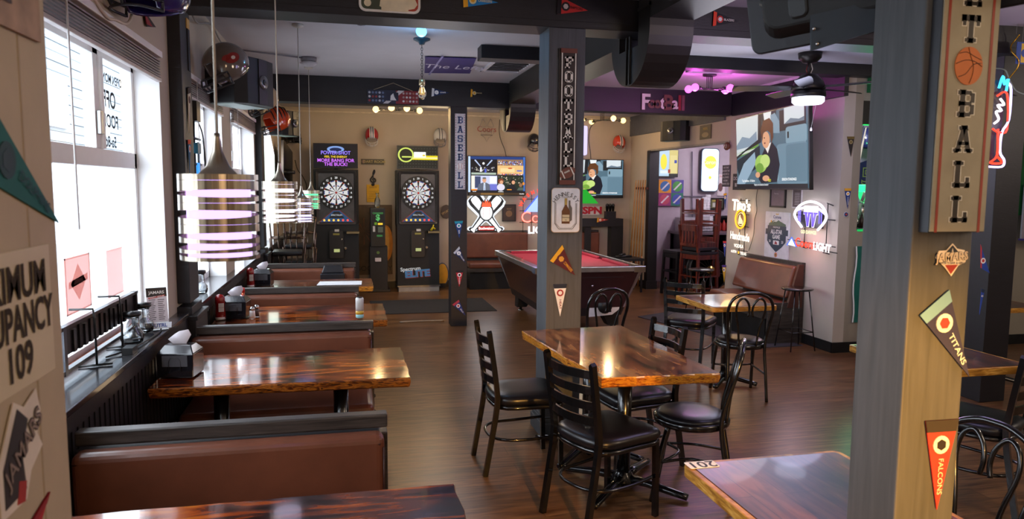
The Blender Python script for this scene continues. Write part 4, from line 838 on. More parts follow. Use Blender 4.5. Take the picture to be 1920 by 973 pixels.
for x, y in ((4.23, 11.03), (4.69, 11.03), (4.23, 11.37), (4.69, 11.37)): m = MB(); m.box((x-.015, y-.015, 0), (x+.015, y+.015, .52), BLACK); m.build('leg', r)
m = MB(); m.tube([(4.3, 11.2, .58), (4.6, 11.25, .58)], .02, BLACK, 6); m.tube([(4.35, 11.15, .61), (4.5, 11.3, .61)], .02, BLACK, 6); tag(m.build('cable_coil'), 'black coil lying on the low side table', 'cable')
# pool cues on the right wall
r = wthing('cue_rack', 'small brown cue rack on the beige wall', 'rack', (4.93, 11.5, 1.5)); zc = at(1202, 353, x=4.9).z; ya, yb = at(1191, 353, x=4.9).y, at(1213, 353, x=4.9).y
m = MB(); m.box((4.90, yb, zc-.02), (4.94, ya, zc+.02), P('#5a2c1a', .5)); m.build('bar', r)
for i in range(5):
    t = (i+.5)/5; y = ya+(yb-ya)*t; zt3 = zc+.14; m = MB(); m.tube([(4.84, y+.1*(.5-t), .55), (4.88, y, zc), (4.895, y, zt3)], [.016, .010, .007], grain('cue_wood', ['#a5682a', '#d9a05f'], (4, 4, 1), .3, nscale=3), 8); m.tube([(4.84, y+.1*(.5-t), .03), (4.84, y+.1*(.5-t), .56)], .016, P('#8a5522', .3), 8)
    tag(m.build('pool_cue'), 'pool cue standing in the row against the beige wall', 'pool cue', 'pool cues in the wall rack')
# pennants ---------------------------------------------------------
def pennant(side, c, A_, B_, T_, col, band, words, tc='#ffffff', where='', emblem=None, ws=.34, thick=.003, label=None):
    """felt pennant from the two ends of its band edge and its tip"""
    a = AX[side][0]; A3, B3, T3 = [at(*q, **{a: c}) for q in (A_, B_, T_)]; mid = (A3+B3)/2
    F = Fr(mid, T3-mid, (0, 0, 1)); n = {'L': Vector((1, 0, 0)), 'B': Vector((0, -1, 0)), 'R': Vector((-1, 0, 0))}[side]
    F.uy = n.cross(F.ux).normalized(); F.n = n; L = (T3-mid).length; hw = (A3-B3).length/2
    ax, ay = (A3-mid).dot(F.ux), (A3-mid).dot(F.uy); hw = abs(ay)
    m = MB(); P_ = lambda t, s: (t*L+s*ax*(1-t), s*ay*(1-t))
    m.slab(F, [P_(0, -1), P_(1, -1), P_(0, 1)], P(col, .8, var=.05), .0, thick); m.slab(F, [P_(0, -1), P_(.13, -1), P_(.13, 1), P_(0, 1)], P(band, .8, var=.05), 0, thick+.001)
    ec = emblem or (tc, band)
    m.slab(F, disc(L*.27, 0, hw*.48, n=16), P(ec[0], .7), 0, thick+.002); m.slab(F, disc(L*.27, 0, hw*.30, n=6), P(ec[1], .7), 0, thick+.0025)
    if words: m.textfit(words, F, L*.62, 0, L*.40, hw*.30, P(tc, .7), thick+.003, .01)
    o = m.build('pennant'); tag(o, label, 'pennant'); return o
yb1 = 4.658
pennant('B', yb1, (868, -16), (869, 14), (934, 5), '#1d7fbf', '#e8a820', 'CHARGERS', '#e8d9a0', label='blue pennant with a gold band on the front beam left of the football post')
pennant('B', yb1, (1046, -8), (1044, 27), (1102, 20), '#c62a24', '#1a1416', 'RAPTORS', '#2a1416', emblem=('#221a1a', '#c9b8b0'), label='red pennant with a black emblem on the front beam above the football post')
pennant('B', yb1, (1338, 21), (1336, 49), (1384, 40), '#1c1c20', '#e0442a', 'BLAZERS', '#d8d4cc', emblem=('#b82e28', '#d8d8d8'), label='black pennant with a red band on the front beam between duct and hanging television')
pennant('B', 8.695, (810, 165), (809, 181), (843, 174), '#16305e', '#dfe4ea', 'LEAFS', label='dark blue pennant with a white band on the rear beam left of the baseball post')
pennant('B', 8.695, (883, 167), (882, 182), (908, 175), '#121214', '#e0a423', 'PENGUINS', '#d9c9a0', label='black pennant with a yellow band on the rear beam right of the baseball post')
yc_ = 4.676
pennant('B', yc_, (1031, 489), (1054, 459), (1078, 516), '#5a1c20', '#e9b02c', 'COMMANDERS', '#e9a63a', emblem=('#5a1c20', '#e0a23a'), label='maroon and gold pennant tilted on the football post')
pennant('B', yc_, (1037, 533), (1063, 532), (1050, 593), '#efece6', '#232836', 'HEAT', '#7c1420', emblem=('#a0282a', '#efece6'), label='white pennant with a navy band low on the football post')
yc_ = 8.716
pennant('B', yc_, (852, 415), (868, 414), (861, 447), '#1a3c78', '#1f93a8', 'SEA', label='navy pennant with a teal band, topmost on the baseball post')
pennant('B', yc_, (850, 474), (861, 462), (873, 493), '#1d2c55', '#b8bec8', 'DALLAS', label='navy pennant with a grey band, second from the top on the baseball post')
pennant('B', yc_, (854, 507), (869, 507), (861, 538), '#b3202e', '#1a1a1e', 'ROCKETS', label='red pennant, third from the top on the baseball post')
pennant('B', yc_, (848, 571), (860, 562), (873, 592), '#26377c', '#b03a4e', 'BILLS', label='blue pennant with a pink-red band, lowest on the baseball post')
yc_ = 1.458
pennant('B', yc_, (1723, 591), (1778, 543), (1816, 706), '#2c2c4e', '#6f9cb8', 'TITANS', '#cfd8dc', emblem=('#dfe4e6', '#b03a34'), label='large navy TITANS pennant tilted on the basketball post', ws=.42)
pennant('B', yc_, (1734, 789), (1796, 785), (1755, 955), '#c4342a', '#2c2622', 'FALCONS', '#f0c9b0', emblem=('#f2e4da', '#241a1a'), label='large red FALCONS pennant low on the basketball post', ws=.42)
pennant('B', 12.22, (958, 318), (967, 311), (980, 330), '#2c4a9a', '#b83040', '', label='small blue and red pennant on the back wall between the televisions')
pennant('B', 11.97, (1120, 408), (1119, 417), (1141, 412), '#b8402a', '#e0a030', '49', label='small red pennant on the mantel-like shelf front')
xp = XR-.004
pennant('R', xp, (1357, 363), (1363, 362), (1360, 392), '#2b4a8a', '#e6a826', '', label='blue pennant with yellow band beside the doorway edge, highest of three')
pennant('R', xp, (1356, 452), (1362, 452), (1359, 482), '#30439a', '#c4303a', '', label='blue pennant with red band beside the doorway edge, middle of three')
pennant('R', xp, (1354, 497), (1362, 497), (1358, 529), '#e2b63a', '#4a2c86', '', label='yellow pennant with purple band beside the doorway edge, lowest of three')
pennant('B', 6.546, (1588, 256), (1602, 256), (1595, 294), '#2a2320', '#6b5a2a', '', '#9a8a60', label='black pennant high on the corner beside the bar opening')
pennant('B', 6.546, (1583, 353), (1596, 353), (1589, 391), '#1d3a7c', '#e0a52c', 'GOLDEN', label='blue pennant with yellow band on the corner beside the bar opening')
m = MB(); c = at(1586, 402, y=6.546); F = Fr(c, (1, 0, 0), (0, 0, 1)); m.slab(F, disc(0, 0, .027), P('#c7ccd6', .5), 0, .004); m.slab(F, disc(0, 0, .022), P('#1d2c68', .5), 0, .006); m.slab(F, disc(0, 0, .01, n=8), P('#c2452c', .5), 0, .007); tag(m.build('sticker'), 'round blue sticker below the pennants beside the bar opening', 'sticker')
xl = 4.98
pennant('L', -.931, (351, 165), (357, 163), (354, 250), '#c7b9a4', '#3a2c28', '', '#5a3030', label='pale pennant on the side of the first window pilaster, upper')
pennant('L', -.931, (351, 262), (357, 262), (355, 325), '#2c5f86', '#e0532c', '', '#c8d2da', label='blue pennant with an orange band on the first window pilaster, lower')
m = MB(); c = at(352, 45, x=-.932); m.box((-.936, c.y-.035, c.z-.03), (-.93, c.y+.035, c.z+.03), P('#caa25c', .7)); m.box((-.936, c.y-.02, c.z-.28), (-.93, c.y+.03, c.z-.03), P('#22262c', .7)); tag(m.build('pennant'), 'narrow dark pennant with a tan band high on the first window pilaster', 'pennant')
pennant('B', 4.745, (1838, 458), (1838, 502), (1855, 512), '#2446a0', '#c23a3a', '', label='blue pennant on the far dark post, upper')
pennant('B', 4.745, (1840, 541), (1846, 543), (1836, 590), '#2a4aa2', '#20304a', '', label='blue pennant on the far dark post, lower')
# bar-name badges
def badge(side, c, cu, cv, wpx, label, rz=0):
    a = AX[side][0]; o = at(cu, cv, **{a: c}); o2 = at(cu+wpx, cv, **{a: c}); w = (o2-o).length; F = Fr(o, AX[side][1], (0, 0, 1)); m = MB(); s = w/2
    m.slab(F, [(-.75*s, -.1*s), (-.98*s, .12*s), (-.8*s, .48*s), (-.35*s, .5*s), (0, .86*s), (.3*s, .58*s), (.75*s, .5*s), (.98*s, .25*s), (.85*s, -.15*s), (.45*s, -.3*s), (.05*s, -.86*s), (-.35*s, -.42*s)], P('#eadfce', .5), 0, .002)
    m.slab(F, [(0, .76*s), (.38*s, .40*s), (-.38*s, .40*s)], P('#2b2f38', .5), .0, .003); m.slab(F, [(0, -.74*s), (.40*s, -.26*s), (-.40*s, -.26*s)], P('#9a3226', .5), 0, .003); m.slab(F, [(0, .62*s), (.05*s, .42*s), (-.05*s, .42*s)], P('#e9e0d0', .5), 0, .0035)
    m.text('JAMARS', F, 0, .14*s, .62*s, P('#1b1c22', .5), .0035, bold=.045, sx=.92, ang=.06); m.text('JAMARS', F, 0, .14*s, .62*s, P('#d9c9b4', .5), .004, bold=.01, sx=.92, ang=.06); m.text('SPORTS BAR & GRILL', F, .05*s, -.17*s, .17*s, P('#2b2422', .5), .004, bold=.01)
    tag(m.build('badge_sticker'), label, 'sticker')
badge('B', 1.459, 1783, 487, 60, 'diamond JAMARS badge on the basketball post under the vertical sign')
# ------------------------------------------------------------------ vertical letter boards
SL = {'T': [(.25, 0, .45, 1), (0, .8, .7, 1), (0, .62, .13, 1), (.57, .62, .7, 1), (.12, 0, .58, .14)],
 'B': [(.1, 0, .3, 1), (0, 0, .55, .15), (0, .85, .55, 1), (.1, .43, .55, .57), (.54, .09, .70, .46), (.54, .54, .70, .91)],
 'L': [(.1, 0, .3, 1), (0, .87, .42, 1), (0, 0, .7, .15), (.56, 0, .7, .38)],
 'F': [(.1, 0, .3, 1), (0, .85, .7, 1), (.57, .62, .7, 1), (.1, .43, .5, .57), (.42, .35, .53, .65), (0, 0, .42, .13)],
 'E': [(.1, 0, .3, 1), (0, .85, .7, 1), (0, 0, .7, .15), (.57, .62, .7, 1), (.57, 0, .7, .38), (.1, .43, .5, .57), (.42, .35, .53, .65)],
 'O': [(0, .16, .2, .84), (.5, .16, .7, .84), (.14, 0, .56, .16), (.14, .84, .56, 1), (.05, .07, .25, .25), (.45, .07, .65, .25), (.05, .75, .25, .93), (.45, .75, .65, .93)],
 'S': [(0, .52, .2, .92), (.08, .85, .62, 1), (.54, .66, .7, .96), (.08, .43, .62, .58), (.5, .08, .7, .5), (.08, 0, .62, .15), (0, .04, .16, .34)],
 'K': [(.08, 0, .28, 1), (0, 0, .36, .12), (0, .88, .36, 1), (.45, 0, .72, .12), (.42, .88, .7, 1)]}
def slabletter(m, F, ch, x, y, h, fill, line, d, pad=.05):
    w = h*.82; gx = lambda v: x+(v-.35)*w/.7*.95; gy = lambda v: y+(v-.5)*h
    def put(P4, mat, dd, pd):
        if P4 is None: return
        m.slab(F, P4, mat, 0, dd)
    rects = SL.get(ch, [])
    for pd, mat, dd in ((pad, line, d+.0008), (0, fill, d+.0016)):
        for a, b, c, e in rects: m.slab(F, rect(gx(a-pd), gy(b-pd*.8), gx(c+pd), gy(e+pd*.8)), mat, 0, dd)
        if ch == 'A':
            for q in ([(.02, 0), (.20, 0), (.42, .86), (.42, 1), (.26, 1)], [(.68, 0), (.48, 0), (.30, .86), (.30, 1), (.46, 1)], [(.12, .26), (.58, .26), (.56, .40), (.14, .40)], [(-.06, 0), (.28, 0), (.28, .12), (-.06, .12)], [(.42, 0), (.76, 0), (.76, .12), (.42, .12)], [(.14, .88), (.5, .88), (.5, 1), (.14, 1)]):
                cx = sum(p[0] for p in q)/len(q); cy = sum(p[1] for p in q)/len(q)
                m.slab(F, [(gx(a+(pd*(1 if a > cx else -1))), gy(b+(pd*.8*(1 if b > cy else -1)))) for a, b in q], mat, 0, dd)
        if ch == 'K':
            for q in ([(.26, .38), (.26, .58), (.56, .98), (.70, .98)], [(.30, .52), (.44, .66), (.70, .02), (.50, .02)]): m.slab(F, [(gx(a), gy(b)) for a, b in q], mat, 0, dd)
# FOOTBALL
F, w, h = wf('B', 4.672, 1048, 90, 346, 1078, 346); zt_ = F.o.z+h
r = wthing('letter_board', 'tall brown vertical board spelling FOOTBALL on the central post', 'sign', (F.o.x+w/2, 4.67, F.o.z)); BRN = P('#2e2119', .55, var=.2); CRM = P('#e2dccb', .55)
m = MB(); m.prism([F.p(-.012, 0), F.p(w+.002, 0), F.p(w+.002, h), F.p(-.012, h)], F.n*-.02, P('#1c1512', .5)); m.slab(F, rect(0, 0, w, h), BRN, -.004, .004)
for x in (.006, w-.013): m.slab(F, rect(x, 0, x+.007, h), CRM, 0, .006)
for y in (.0, h-.03): m.slab(F, rect(0, y, w, y+.03), P('#6a3324', .5), 0, .007)
m.build('board', r); m = MB(); st = (h-.06)/9.05
for i, ch in enumerate('FOOTBALL'): slabletter(m, F, ch, w/2, h-.045-st*(i+.5), st*.80, CRM, P('#15100d', .5), .006, pad=.07)
m.build('lettering', r)
m = MB(); cy = .035+st*.48; a = .45; rot = lambda x, y: (w/2+x*math.cos(a)-y*math.sin(a), cy+x*math.sin(a)+y*math.cos(a))
ob = [rot(.058*math.cos(t), .036*math.sin(t)*(1-.12*abs(math.cos(t)))) for t in [2*PI*i/24 for i in range(24)]]
m.slab(F, ob, P('#6e3a28', .5), 0, .010)
for x in (-.038, .030): m.slab(F, [rot(x, -.027), rot(x+.008, -.028), rot(x+.008, .028), rot(x, .027)], CRM, 0, .012)
m.slab(F, [rot(-.022, .006), rot(.018, .006), rot(.018, .010), rot(-.022, .010)], CRM, 0, .012)
for i in range(6): m.slab(F, [rot(-.02+i*.007, .001), rot(-.018+i*.007, .001), rot(-.018+i*.007, .015), rot(-.02+i*.007, .015)], CRM, 0, .013)
m.build('painted_ball', r)
# cognac plate below
F, w, h = wf('B', 4.66, 1033, 352, 436, 1086, 436)
r = wthing('tin_sign', 'white tin HENNESSY sign with a brown bottle on the central post', 'sign', (F.o.x+w/2, 4.66, F.o.z))
m = MB(); m.slab(F, rrect(0, 0, w, h, .022), P('#c9a77a', .6), 0, .005); m.slab(F, rrect(.003, .003, w-.003, h-.003, .02), P('#e9e8e4', .5), 0, .006); m.build('plate', r)
m = MB(); K1 = P('#4a4a4a', .5)
for i, ch in enumerate('HENNESSY'): t = i/7; a = math.radians(150-120*t); m.text(ch, F, w/2+math.cos(a)*w*.44, h*.56+math.sin(a)*h*.30, .040, K1, .008, bold=.0, ang=a-PI/2)
m.build('lettering', r); m = MB(); m.text('COGNAC', F, w/2, h*.79, .014, K1, .008, bold=.0); m.build('small_lettering', r)
m = MB(); 
for ins, wd in ((.022, .003), (.03, .0015)):
    for q in (rect(ins, .06, ins+wd, h*.66), rect(w-ins-wd, .06, w-ins, h*.66), rect(ins+.03, ins, w-ins-.03, ins+wd)): m.slab(F, q, K1, 0, .0075)
    for sx in (0, 1):
        X = lambda v: v if not sx else w-v
        m.slab(F, [(X(ins), .06), (X(ins+wd), .062), (X(ins+.03), ins+wd), (X(ins+.03), ins)], K1, 0, .0075)
m.slab(F, [(w*.60, h*.22), (w*.72, h*.28), (w*.72, h*.55), (w*.66, h*.62), (w*.66, h*.72), (w*.60, h*.72)], P('#6a6358', .5), 0, .0075)
m.slab(F, [(w*.36, h*.20), (w*.64, h*.20), (w*.64, h*.48), (w*.54, h*.60), (w*.54, h*.76), (w*.46, h*.76), (w*.46, h*.60), (w*.36, h*.48)], P('#6b3f1c', .4), 0, .009); m.slab(F, rect(w*.46, h*.62, w*.54, h*.77), P('#b89a4a', .4), 0, .0095); m.slab(F, rect(w*.375, h*.25, w*.625, h*.40), P('#dccba0', .5), 0, .0095); m.text('Hennessy', F, w/2, h*.34, .014, P('#3a2a1a', .5), .0105); m.text('VS', F, w/2, h*.28, .012, P('#3a2a1a', .5), .0105)
m.build('picture', r)
# BASEBALL board
F, w, h = wf('B', 8.712, 853, 213, 355, 872, 355)
r = wthing('letter_board', 'white vertical board with blue letters spelling BASEBALL on the far slim post', 'sign', (F.o.x+w/2, 8.71, F.o.z)); WB_ = P('#c9c9cb', .5)
m = MB(); m.slab(F, rect(0, 0, w, h), WB_, 0, .012)
k = 0
while k*.03 < h-.02:
    for x in (.006, w-.014): m.slab(F, rect(x, .01+k*.03, x+.008, .022+k*.03), P('#a05a62', .5), 0, .014)
    k += 1
m.build('board', r); m = MB(); st = h/8.2
for i, ch in enumerate('BASEB LL'):
    if ch != ' ': slabletter(m, F, ch, w/2, h-.02-st*(i+.5), st*.74, P('#2e4878', .5), WB_, .013, .02)
m.build('lettering', r); m = MB(); cy = h-.02-st*5.5; m.slab(F, disc(w/2, cy, w*.30), P('#e6e4e0', .5), 0, .016)
for sx in (-1, 1): m.tube([F.p(w/2+sx*(w*.30-.022*math.cos(q)), cy+.045*math.sin(q), .017) for q in (-1, -.5, 0, .5, 1)], .002, P('#a03a3a', .5), 4)
m.build('painted_ball', r)
# BASKETBALL board on the near post
F, w, h = wf('B', 1.430, 1741, 0, 436, 1844, 436); h = .98
F = Fr(F.o, (1, 0, 0), (0, 0, 1)); w = at(1844, 436, y=1.43).x-F.o.x
r = wthing('letter_board', 'cream vertical board with dark letters and an orange ball spelling BASKETBALL on the near post', 'sign', (F.o.x+w/2, 1.43, F.o.z)); CR2 = P('#a59b82', .6, var=.14, scale=9); RD = P('#9a3a2a', .6)
m = MB(); m.box((F.o.x, 1.432, F.o.z), (F.o.x+w, 1.461, F.o.z+h), P('#2e3036', .5)); m.slab(F, rect(0.002, .002, w, h), CR2, -.004, .001)
for x in (.014, w-.021): m.slab(F, rect(x, .0, x+.007, h), RD, 0, .0018)
m.build('board', r); m = MB(); DKL = P('#2a211a', .5)
z0b = at(1795, 392, y=1.43).z-F.o.z; z1b = at(1808, 330, y=1.43).z-F.o.z; st = (at(1826, 195, y=1.43).z-at(1795, 392, y=1.43).z)/3
for i, ch in enumerate('LLAB TEKSAB'[:12]):
    y = z0b+st*i+(.006 if i > 4 else 0)
    if ch == ' ': cyb = y+.004; continue
    slabletter(m, F, ch, w/2, y, st*.72, DKL, P('#e9e3d2', .5), .001, .045)
m.build('lettering', r)
m = MB(); OR = P('#d0702a', .6); rb = .036; m.slab(F, disc(w/2, cyb, rb*1.06, rb*1.2, 28), OR, 0, .003)
ln = P('#4a2a18', .6)
for pts in ([(-1, .1), (-.3, .35), (.4, .3), (1, .0)], [(-.1, 1.15), (.1, .6), (.35, .0), (.3, -.6), (.1, -1.1)], [(-.8, .75), (-.2, .85), (.4, .6), (.95, .4)], [(-.75, -.7), (-.2, -.5), (.35, .1), (.95, .2)]):
    m.tube(smooth([F.p(w/2+x*rb, cyb+y*rb, .003) for x, y in pts], 4), .0009, ln, 4)
m.build('painted_ball', r)
# ================================================================== BEAM DECORATION
F, w, h = wf('B', 4.659, 673, -60, 22, 790, 22); F.o.z = at(680, 18, y=4.659).z-.01
w = at(788, 22, y=4.659).x-F.o.x; h = w*.56
r = wthing('wall_plaque', 'rounded plaque with a white batter figure, cut off at the top on the front beam', 'sign', (F.o.x+w/2, 4.659, F.o.z))
m = MB(); m.slab(F, rrect(0, 0, w, h, .04), P('#dcd6cc', .5), 0, .012); m.build('plate', r)
m = MB(); m.slab(F, rrect(.014, .014, w*.5, h-.014, .03), P('#3d4430', .5), 0, .014); m.slab(F, rrect(w*.5, .014, w-.014, h-.014, .03), P('#a83a22', .5), 0, .014)
m.slab(F, [(x*w, y*h) for x, y in qd(.36, .04, .80, .04, .80, .10, .90, .14, .95, .26, .90, .45, .80, .55, .74, .80, .62, .92, .5, .85, .46, .6, .36, .5, .33, .16, .36, .14)], P('#dccba8', .5), 0, .0155); m.slab(F, disc(w*.14, h*.24, .022), P('#dccba8', .5), 0, .0155); m.build('picture', r)
# wide plaque hung on string
F, w, h = wf('B', 8.69, 689, 168, 193, 785, 195)
r = wthing('wall_plaque', 'wide navy and red board of small emblems hanging by a string on the rear beam', 'sign', (F.o.x+w/2, 8.69, F.o.z))
m = MB(); m.slab(F, rect(0, 0, w*.62, h), P('#20243a', .5), 0, .014); m.slab(F, rect(w*.55, 0, w, h), P('#7c1f28', .5), 0, .0142); m.slab(F, [(w*.30, 0), (w*.40, 0), (w*.72, h), (w*.60, h)], P('#c4c2c6', .5), 0, .0155); m.build('board', r)
m = MB(); R = random.Random(3); m.slab(F, rrect(w*.36, h*.2, w*.60, h*.85, .01), P('#1c2038', .5), 0, .017); m.slab(F, [(w*.44, h*.25), (w*.56, h*.25), (w*.52, h*.5), (w*.50, h*.78), (w*.45, h*.6)], P('#d6d4d6', .5), 0, .0185)
for i in range(5):
    for j in range(3): m.slab(F, disc(w*(.04+i*.065), h*(.2+j*.3), .014, n=8), P(R.choice(['#a9abb8', '#8a2c34', '#c6c4c6', '#5a6a8a']), .5), 0, .016); m.slab(F, disc(w*(.70+i*.065), h*(.2+j*.3), .013, n=8), P(R.choice(['#b8a0a0', '#c6c4c6', '#a06a5a', '#9a8a8a']), .5), 0, .016)
m.build('emblems', r)
m = MB(); m.tube([F.p(w*.12, h, .01), F.p(w*.50, h+.085, .01), F.p(w*.88, h, .01)], .003, P('#a5977a', .7), 4); m.build('string', r)
# carved Football word
F, w, h = wf('B', 8.69, 1204, 176, 206, 1286, 208)
r = wthing('word_sign', 'carved wooden letters spelling FootBall on the rear beam at the right', 'sign', (F.o.x+w/2, 8.69, F.o.z)); x = .0
for ch, col, s, dw in (('F', '#d9cfcb', .27, .085), ('o', '#6a4438', .20, .075), ('o', '#6a4438', .20, .07), ('t', '#d9cfcb', .22, .06), ('B', '#6a4034', .26, .09), ('a', '#cfc3c0', .21, .078), ('l', '#8a1c28', .26, .045), ('l', '#74404a', .26, .045)):
    m = MB(); m.text(ch, F, x+dw/2, h*.46, s, P('#3a2420', .6), .006, bold=.05); m.text(ch, F, x+dw/2, h*.46, s, P(col, .6), .009, bold=.025); x += dw*w/.565; m.build('letter', r)
# purple banner pinned on the ceiling
r = wthing('banner', 'purple cloth banner with white script pinned flat to the ceiling', 'banner', tuple(at(845, 122, z=2.93)))
p = [at(u, v, z=2.945) for u, v in ((796, 137), (881, 138), (893, 110), (797, 107))]
m = MB(); m.prism(p, (0, 0, .005), P('#2c1f6a', .7)); m.build('cloth', r)
F = Fr(p[0], (1, 0, 0), (0, 1, 0)); F.n = Vector((0, 0, -1)); wB = (p[1]-p[0]).length; hB = (p[3]-p[0]).dot(Vector((0, 1, 0)))
m = MB(); m.text('The Lefty', F, wB*.55, hB*.50, .34, P('#c9c5dc', .7), .004, bold=.0, sx=-.5, ang=PI); m.slab(F, rect(.05, .1, .07, hB-.1), P('#8a86b8', .7), 0, .003); m.build('lettering', r)
# ================================================================== LAMPS
def bulb_glow(m, c, rr, col, s): m.ball(c, rr, E(col, s), 12)
def multi_lamp(label, c, arms, col, s, energy, lcol, metal=BLACK, rb=.045, rot=0, L=.22):
    r = wthing('ceiling_lamp', label, 'ceiling lamp', tuple(c)); c = Vector(c)
    m = MB(); m.lathe([(.075, 0), (.075, -.03), (.06, -.035)], c, metal, 18); m.build('canopy', r)
    m = MB(); 
    for dx in (-.03, -.01, .01, .03): m.tube([c+Vector((dx, 0, -.03)), c+Vector((dx, 0, -.17))], .005, metal, 6)
    for a in arms: m.tube([c+Vector((-math.cos(a)*L*.4, -math.sin(a)*L*.4, -.17)), c+Vector((math.cos(a)*L, math.sin(a)*L, -.17))], .008, metal, 6)
    m.build('arms', r)
    for i, a in enumerate(arms):
        q = c+Vector((math.cos(a)*(L+.01), math.sin(a)*(L+.01), -.17)); q2 = c+Vector((math.cos(a)*(L+.09), math.sin(a)*(L+.09), -.17)); m = MB(); m.tube([q, q.lerp(q2, .5)], .02, metal, 10); m.ball(q2, rb, E(col, s), 12); m.build('bulb', r)
        if i % 2 == 0: lamp('POINT', (q2.x, q2.y, q2.z-.06), energy, lcol, rb)
c = at(1330, 135, z=CZ); c = Vector((3.86, 7.35, CZ))
multi_lamp('four-bulb ceiling lamp glowing magenta before the rear beam', c, (A(200), A(-35), A(10), A(160)), '#ff5af0', 3.2, 7, (1, .12, .85), rb=.042, L=.13)
multi_lamp('four-bulb ceiling lamp with warm bulbs behind the plaque over the dart machines', (.72, 10.6, CZ), (A(185), A(250), A(290), A(-5)), '#ffcf7a', 3.5, 8, (1, .66, .30), rb=.045, L=.22)
multi_lamp('four-bulb ceiling lamp with warm bulbs above the right back-wall television', (4.02, 11.2, CZ), (A(182), A(100), A(-80), A(-4)), '#ffcf7a', 3.5, 8, (1, .66, .33), rb=.045, L=.26)
c = at(862, 200, y=9.6); r = wthing('ceiling_spot', 'small black spot lamps clustered behind the top of the baseball post', 'ceiling lamp', (c.x-.1, 9.6, CZ))
m = MB(); m.box((c.x-.16, 9.55, c.z-.01), (c.x+.04, 9.65, c.z+.03), BLACK); m.tube([(c.x-.06, 9.6, c.z), (c.x-.06, 9.6, CZ)], .012, BLACK, 6); m.build('bar', r)
for dx, dz in ((-.13, .01), (.06, .0)): m = MB(); m.tube([(c.x+dx, 9.6, c.z), (c.x+dx*.9, 9.52, c.z+dz)], [.02, .03], BLACK, 10); m.lathe([(.026, 0), (.026, .006)], (c.x+dx*.9, 9.515, c.z+dz), E('#ffc06a', 3), 10, 'y'); m.build('spot_head', r)
# blue bulb and the chain-hung filament lamp
c = Vector((.62, 6.15, CZ)); r = wthing('pendant_lamp', 'chain-hung filament bulb under a glowing blue bulb on the ceiling', 'pendant lamp', tuple(c)); 
m = MB(); m.lathe([(.07, 0), (.07, -.012), (.03, -.03), (.02, -.05)], (c.x, c.y, CZ-.03), P('#1f3f4a', .4), 18); m.build('canopy', r)
m = MB(); qb = at(790, 59, z=2.90); m.ball(qb, .042, E('#58c8ff', 5), 14); m.lathe([(.02, .03), (.02, .06), (.035, .06)], qb, P('#1f3f4a', .4), 12); m.build('blue_bulb', r); lamp('POINT', (qb.x, qb.y, qb.z-.06), 3.5, (.2, .55, 1), .04)
z1 = at(789, 148, y=6.15).z; m = MB(); z = CZ-.08; i = 0
while z > z1: m.tube([(c.x+(.008 if i % 2 else 0)*math.cos(t), c.y+(0 if i % 2 else .008)*math.cos(t), z-.014+.014*math.sin(t)) for t in [2*PI*k/8 for k in range(8)]], .002, P('#3f3a3c', .4, .7), 4, True); z -= .021; i += 1
m.build('chain', r)
m = MB(); m.lathe([(.0, 0), (.022, 0), (.026, -.02), (.026, -.05), (.02, -.055)], (c.x, c.y, z1), P('#c9b98f', .3, .8), 14); m.build('socket', r)
m = MB(); m.lathe([(.016, -.05), (.020, -.07), (.036, -.115), (.034, -.14), (.015, -.165), (0, -.168)], (c.x, c.y, z1), glass('#fff2d8', .03), 16); gl = m.build('glass_bulb', r)
m = MB()
for dx in (-.012, -.004, .004, .012): m.tube([(c.x+dx, c.y, z1-.075), (c.x+dx, c.y, z1-.13)], .0012, E('#ffcf80', 2.0), 4)
m.build('filament', gl)
# ceiling fan
c = Vector((4.16, 6.02, CZ)); zt_, zl = at(1520, 130, y=6.02).z, at(1513, 196, y=6.02).z
r = wthing('ceiling_fan', 'black ceiling fan with a bright drum light, in front of the grey wall', 'ceiling fan', tuple(c))
m = MB(); m.lathe([(.02, 0), (.105, -.005), (.10, -.05), (.06, -.09), (.03, -.10)], c, P('#2b2826', .35, .5), 24); m.build('canopy', r)
m = MB()
for i, cc in enumerate(('#c9c2b8', '#8a2a24', '#3a3a3e', '#d9d2c8')): a = i*PI/2; m.tube([(c.x+.02*math.cos(a), c.y+.02*math.sin(a), CZ-.09), (c.x+.028*math.cos(a+.7), c.y+.028*math.sin(a+.7), CZ-.15), (c.x+.015*math.cos(a), c.y+.015*math.sin(a), CZ-.20)], .005, P(cc, .5), 6)
m.tube([(c.x, c.y, CZ-.05), (c.x, c.y, CZ-.20)], .013, P('#4a4744', .4, .5), 8); m.build('down_rod', r)
zm = CZ-.19
m = MB(); m.lathe([(.03, 0), (.07, -.01), (.125, -.07), (.15, -.13), (.14, -.15), (.10, -.155)], (c.x, c.y, zm), P('#141316', .35), 28); m.build('motor', r)
m = MB(); m.lathe([(.10, -.155), (.15, -.16), (.155, -.21), (.145, -.215)], (c.x, c.y, zm), P('#121114', .4), 28); m.build('light_ring', r)
m = MB(); m.lathe([(.142, -.212), (.142, -.255), (.12, -.275), (0, -.28)], (c.x, c.y, zm), E('#dfe4ff', 3.2), 28); m.build('light_drum', r)
lamp('POINT', (c.x, c.y, zm-.62), 13, (.66, .66, 1.0), .32)
for i in range(5):
    a = A(15)+i*2*PI/5; d = Vector((math.cos(a), math.sin(a), 0)); n = Vector((-d.y, d.x, 0)); z = zm-.13; m = MB(); o = []; 
    for t, wd in ((.14, .03), (.20, .05), (.30, .062), (.5, .07), (.64, .068), (.68, .05)): o.append((t, wd))
    pl = [Vector((c.x, c.y, z))+d*t+n*wd+Vector((0, 0, .014)) for t, wd in o]+[Vector((c.x, c.y, z))+d*t-n*wd-Vector((0, 0, .014)) for t, wd in o[::-1]]
    m.prism(pl, (0, 0, .007), P('#1c1a1c', .35)); m.build('blade', r)
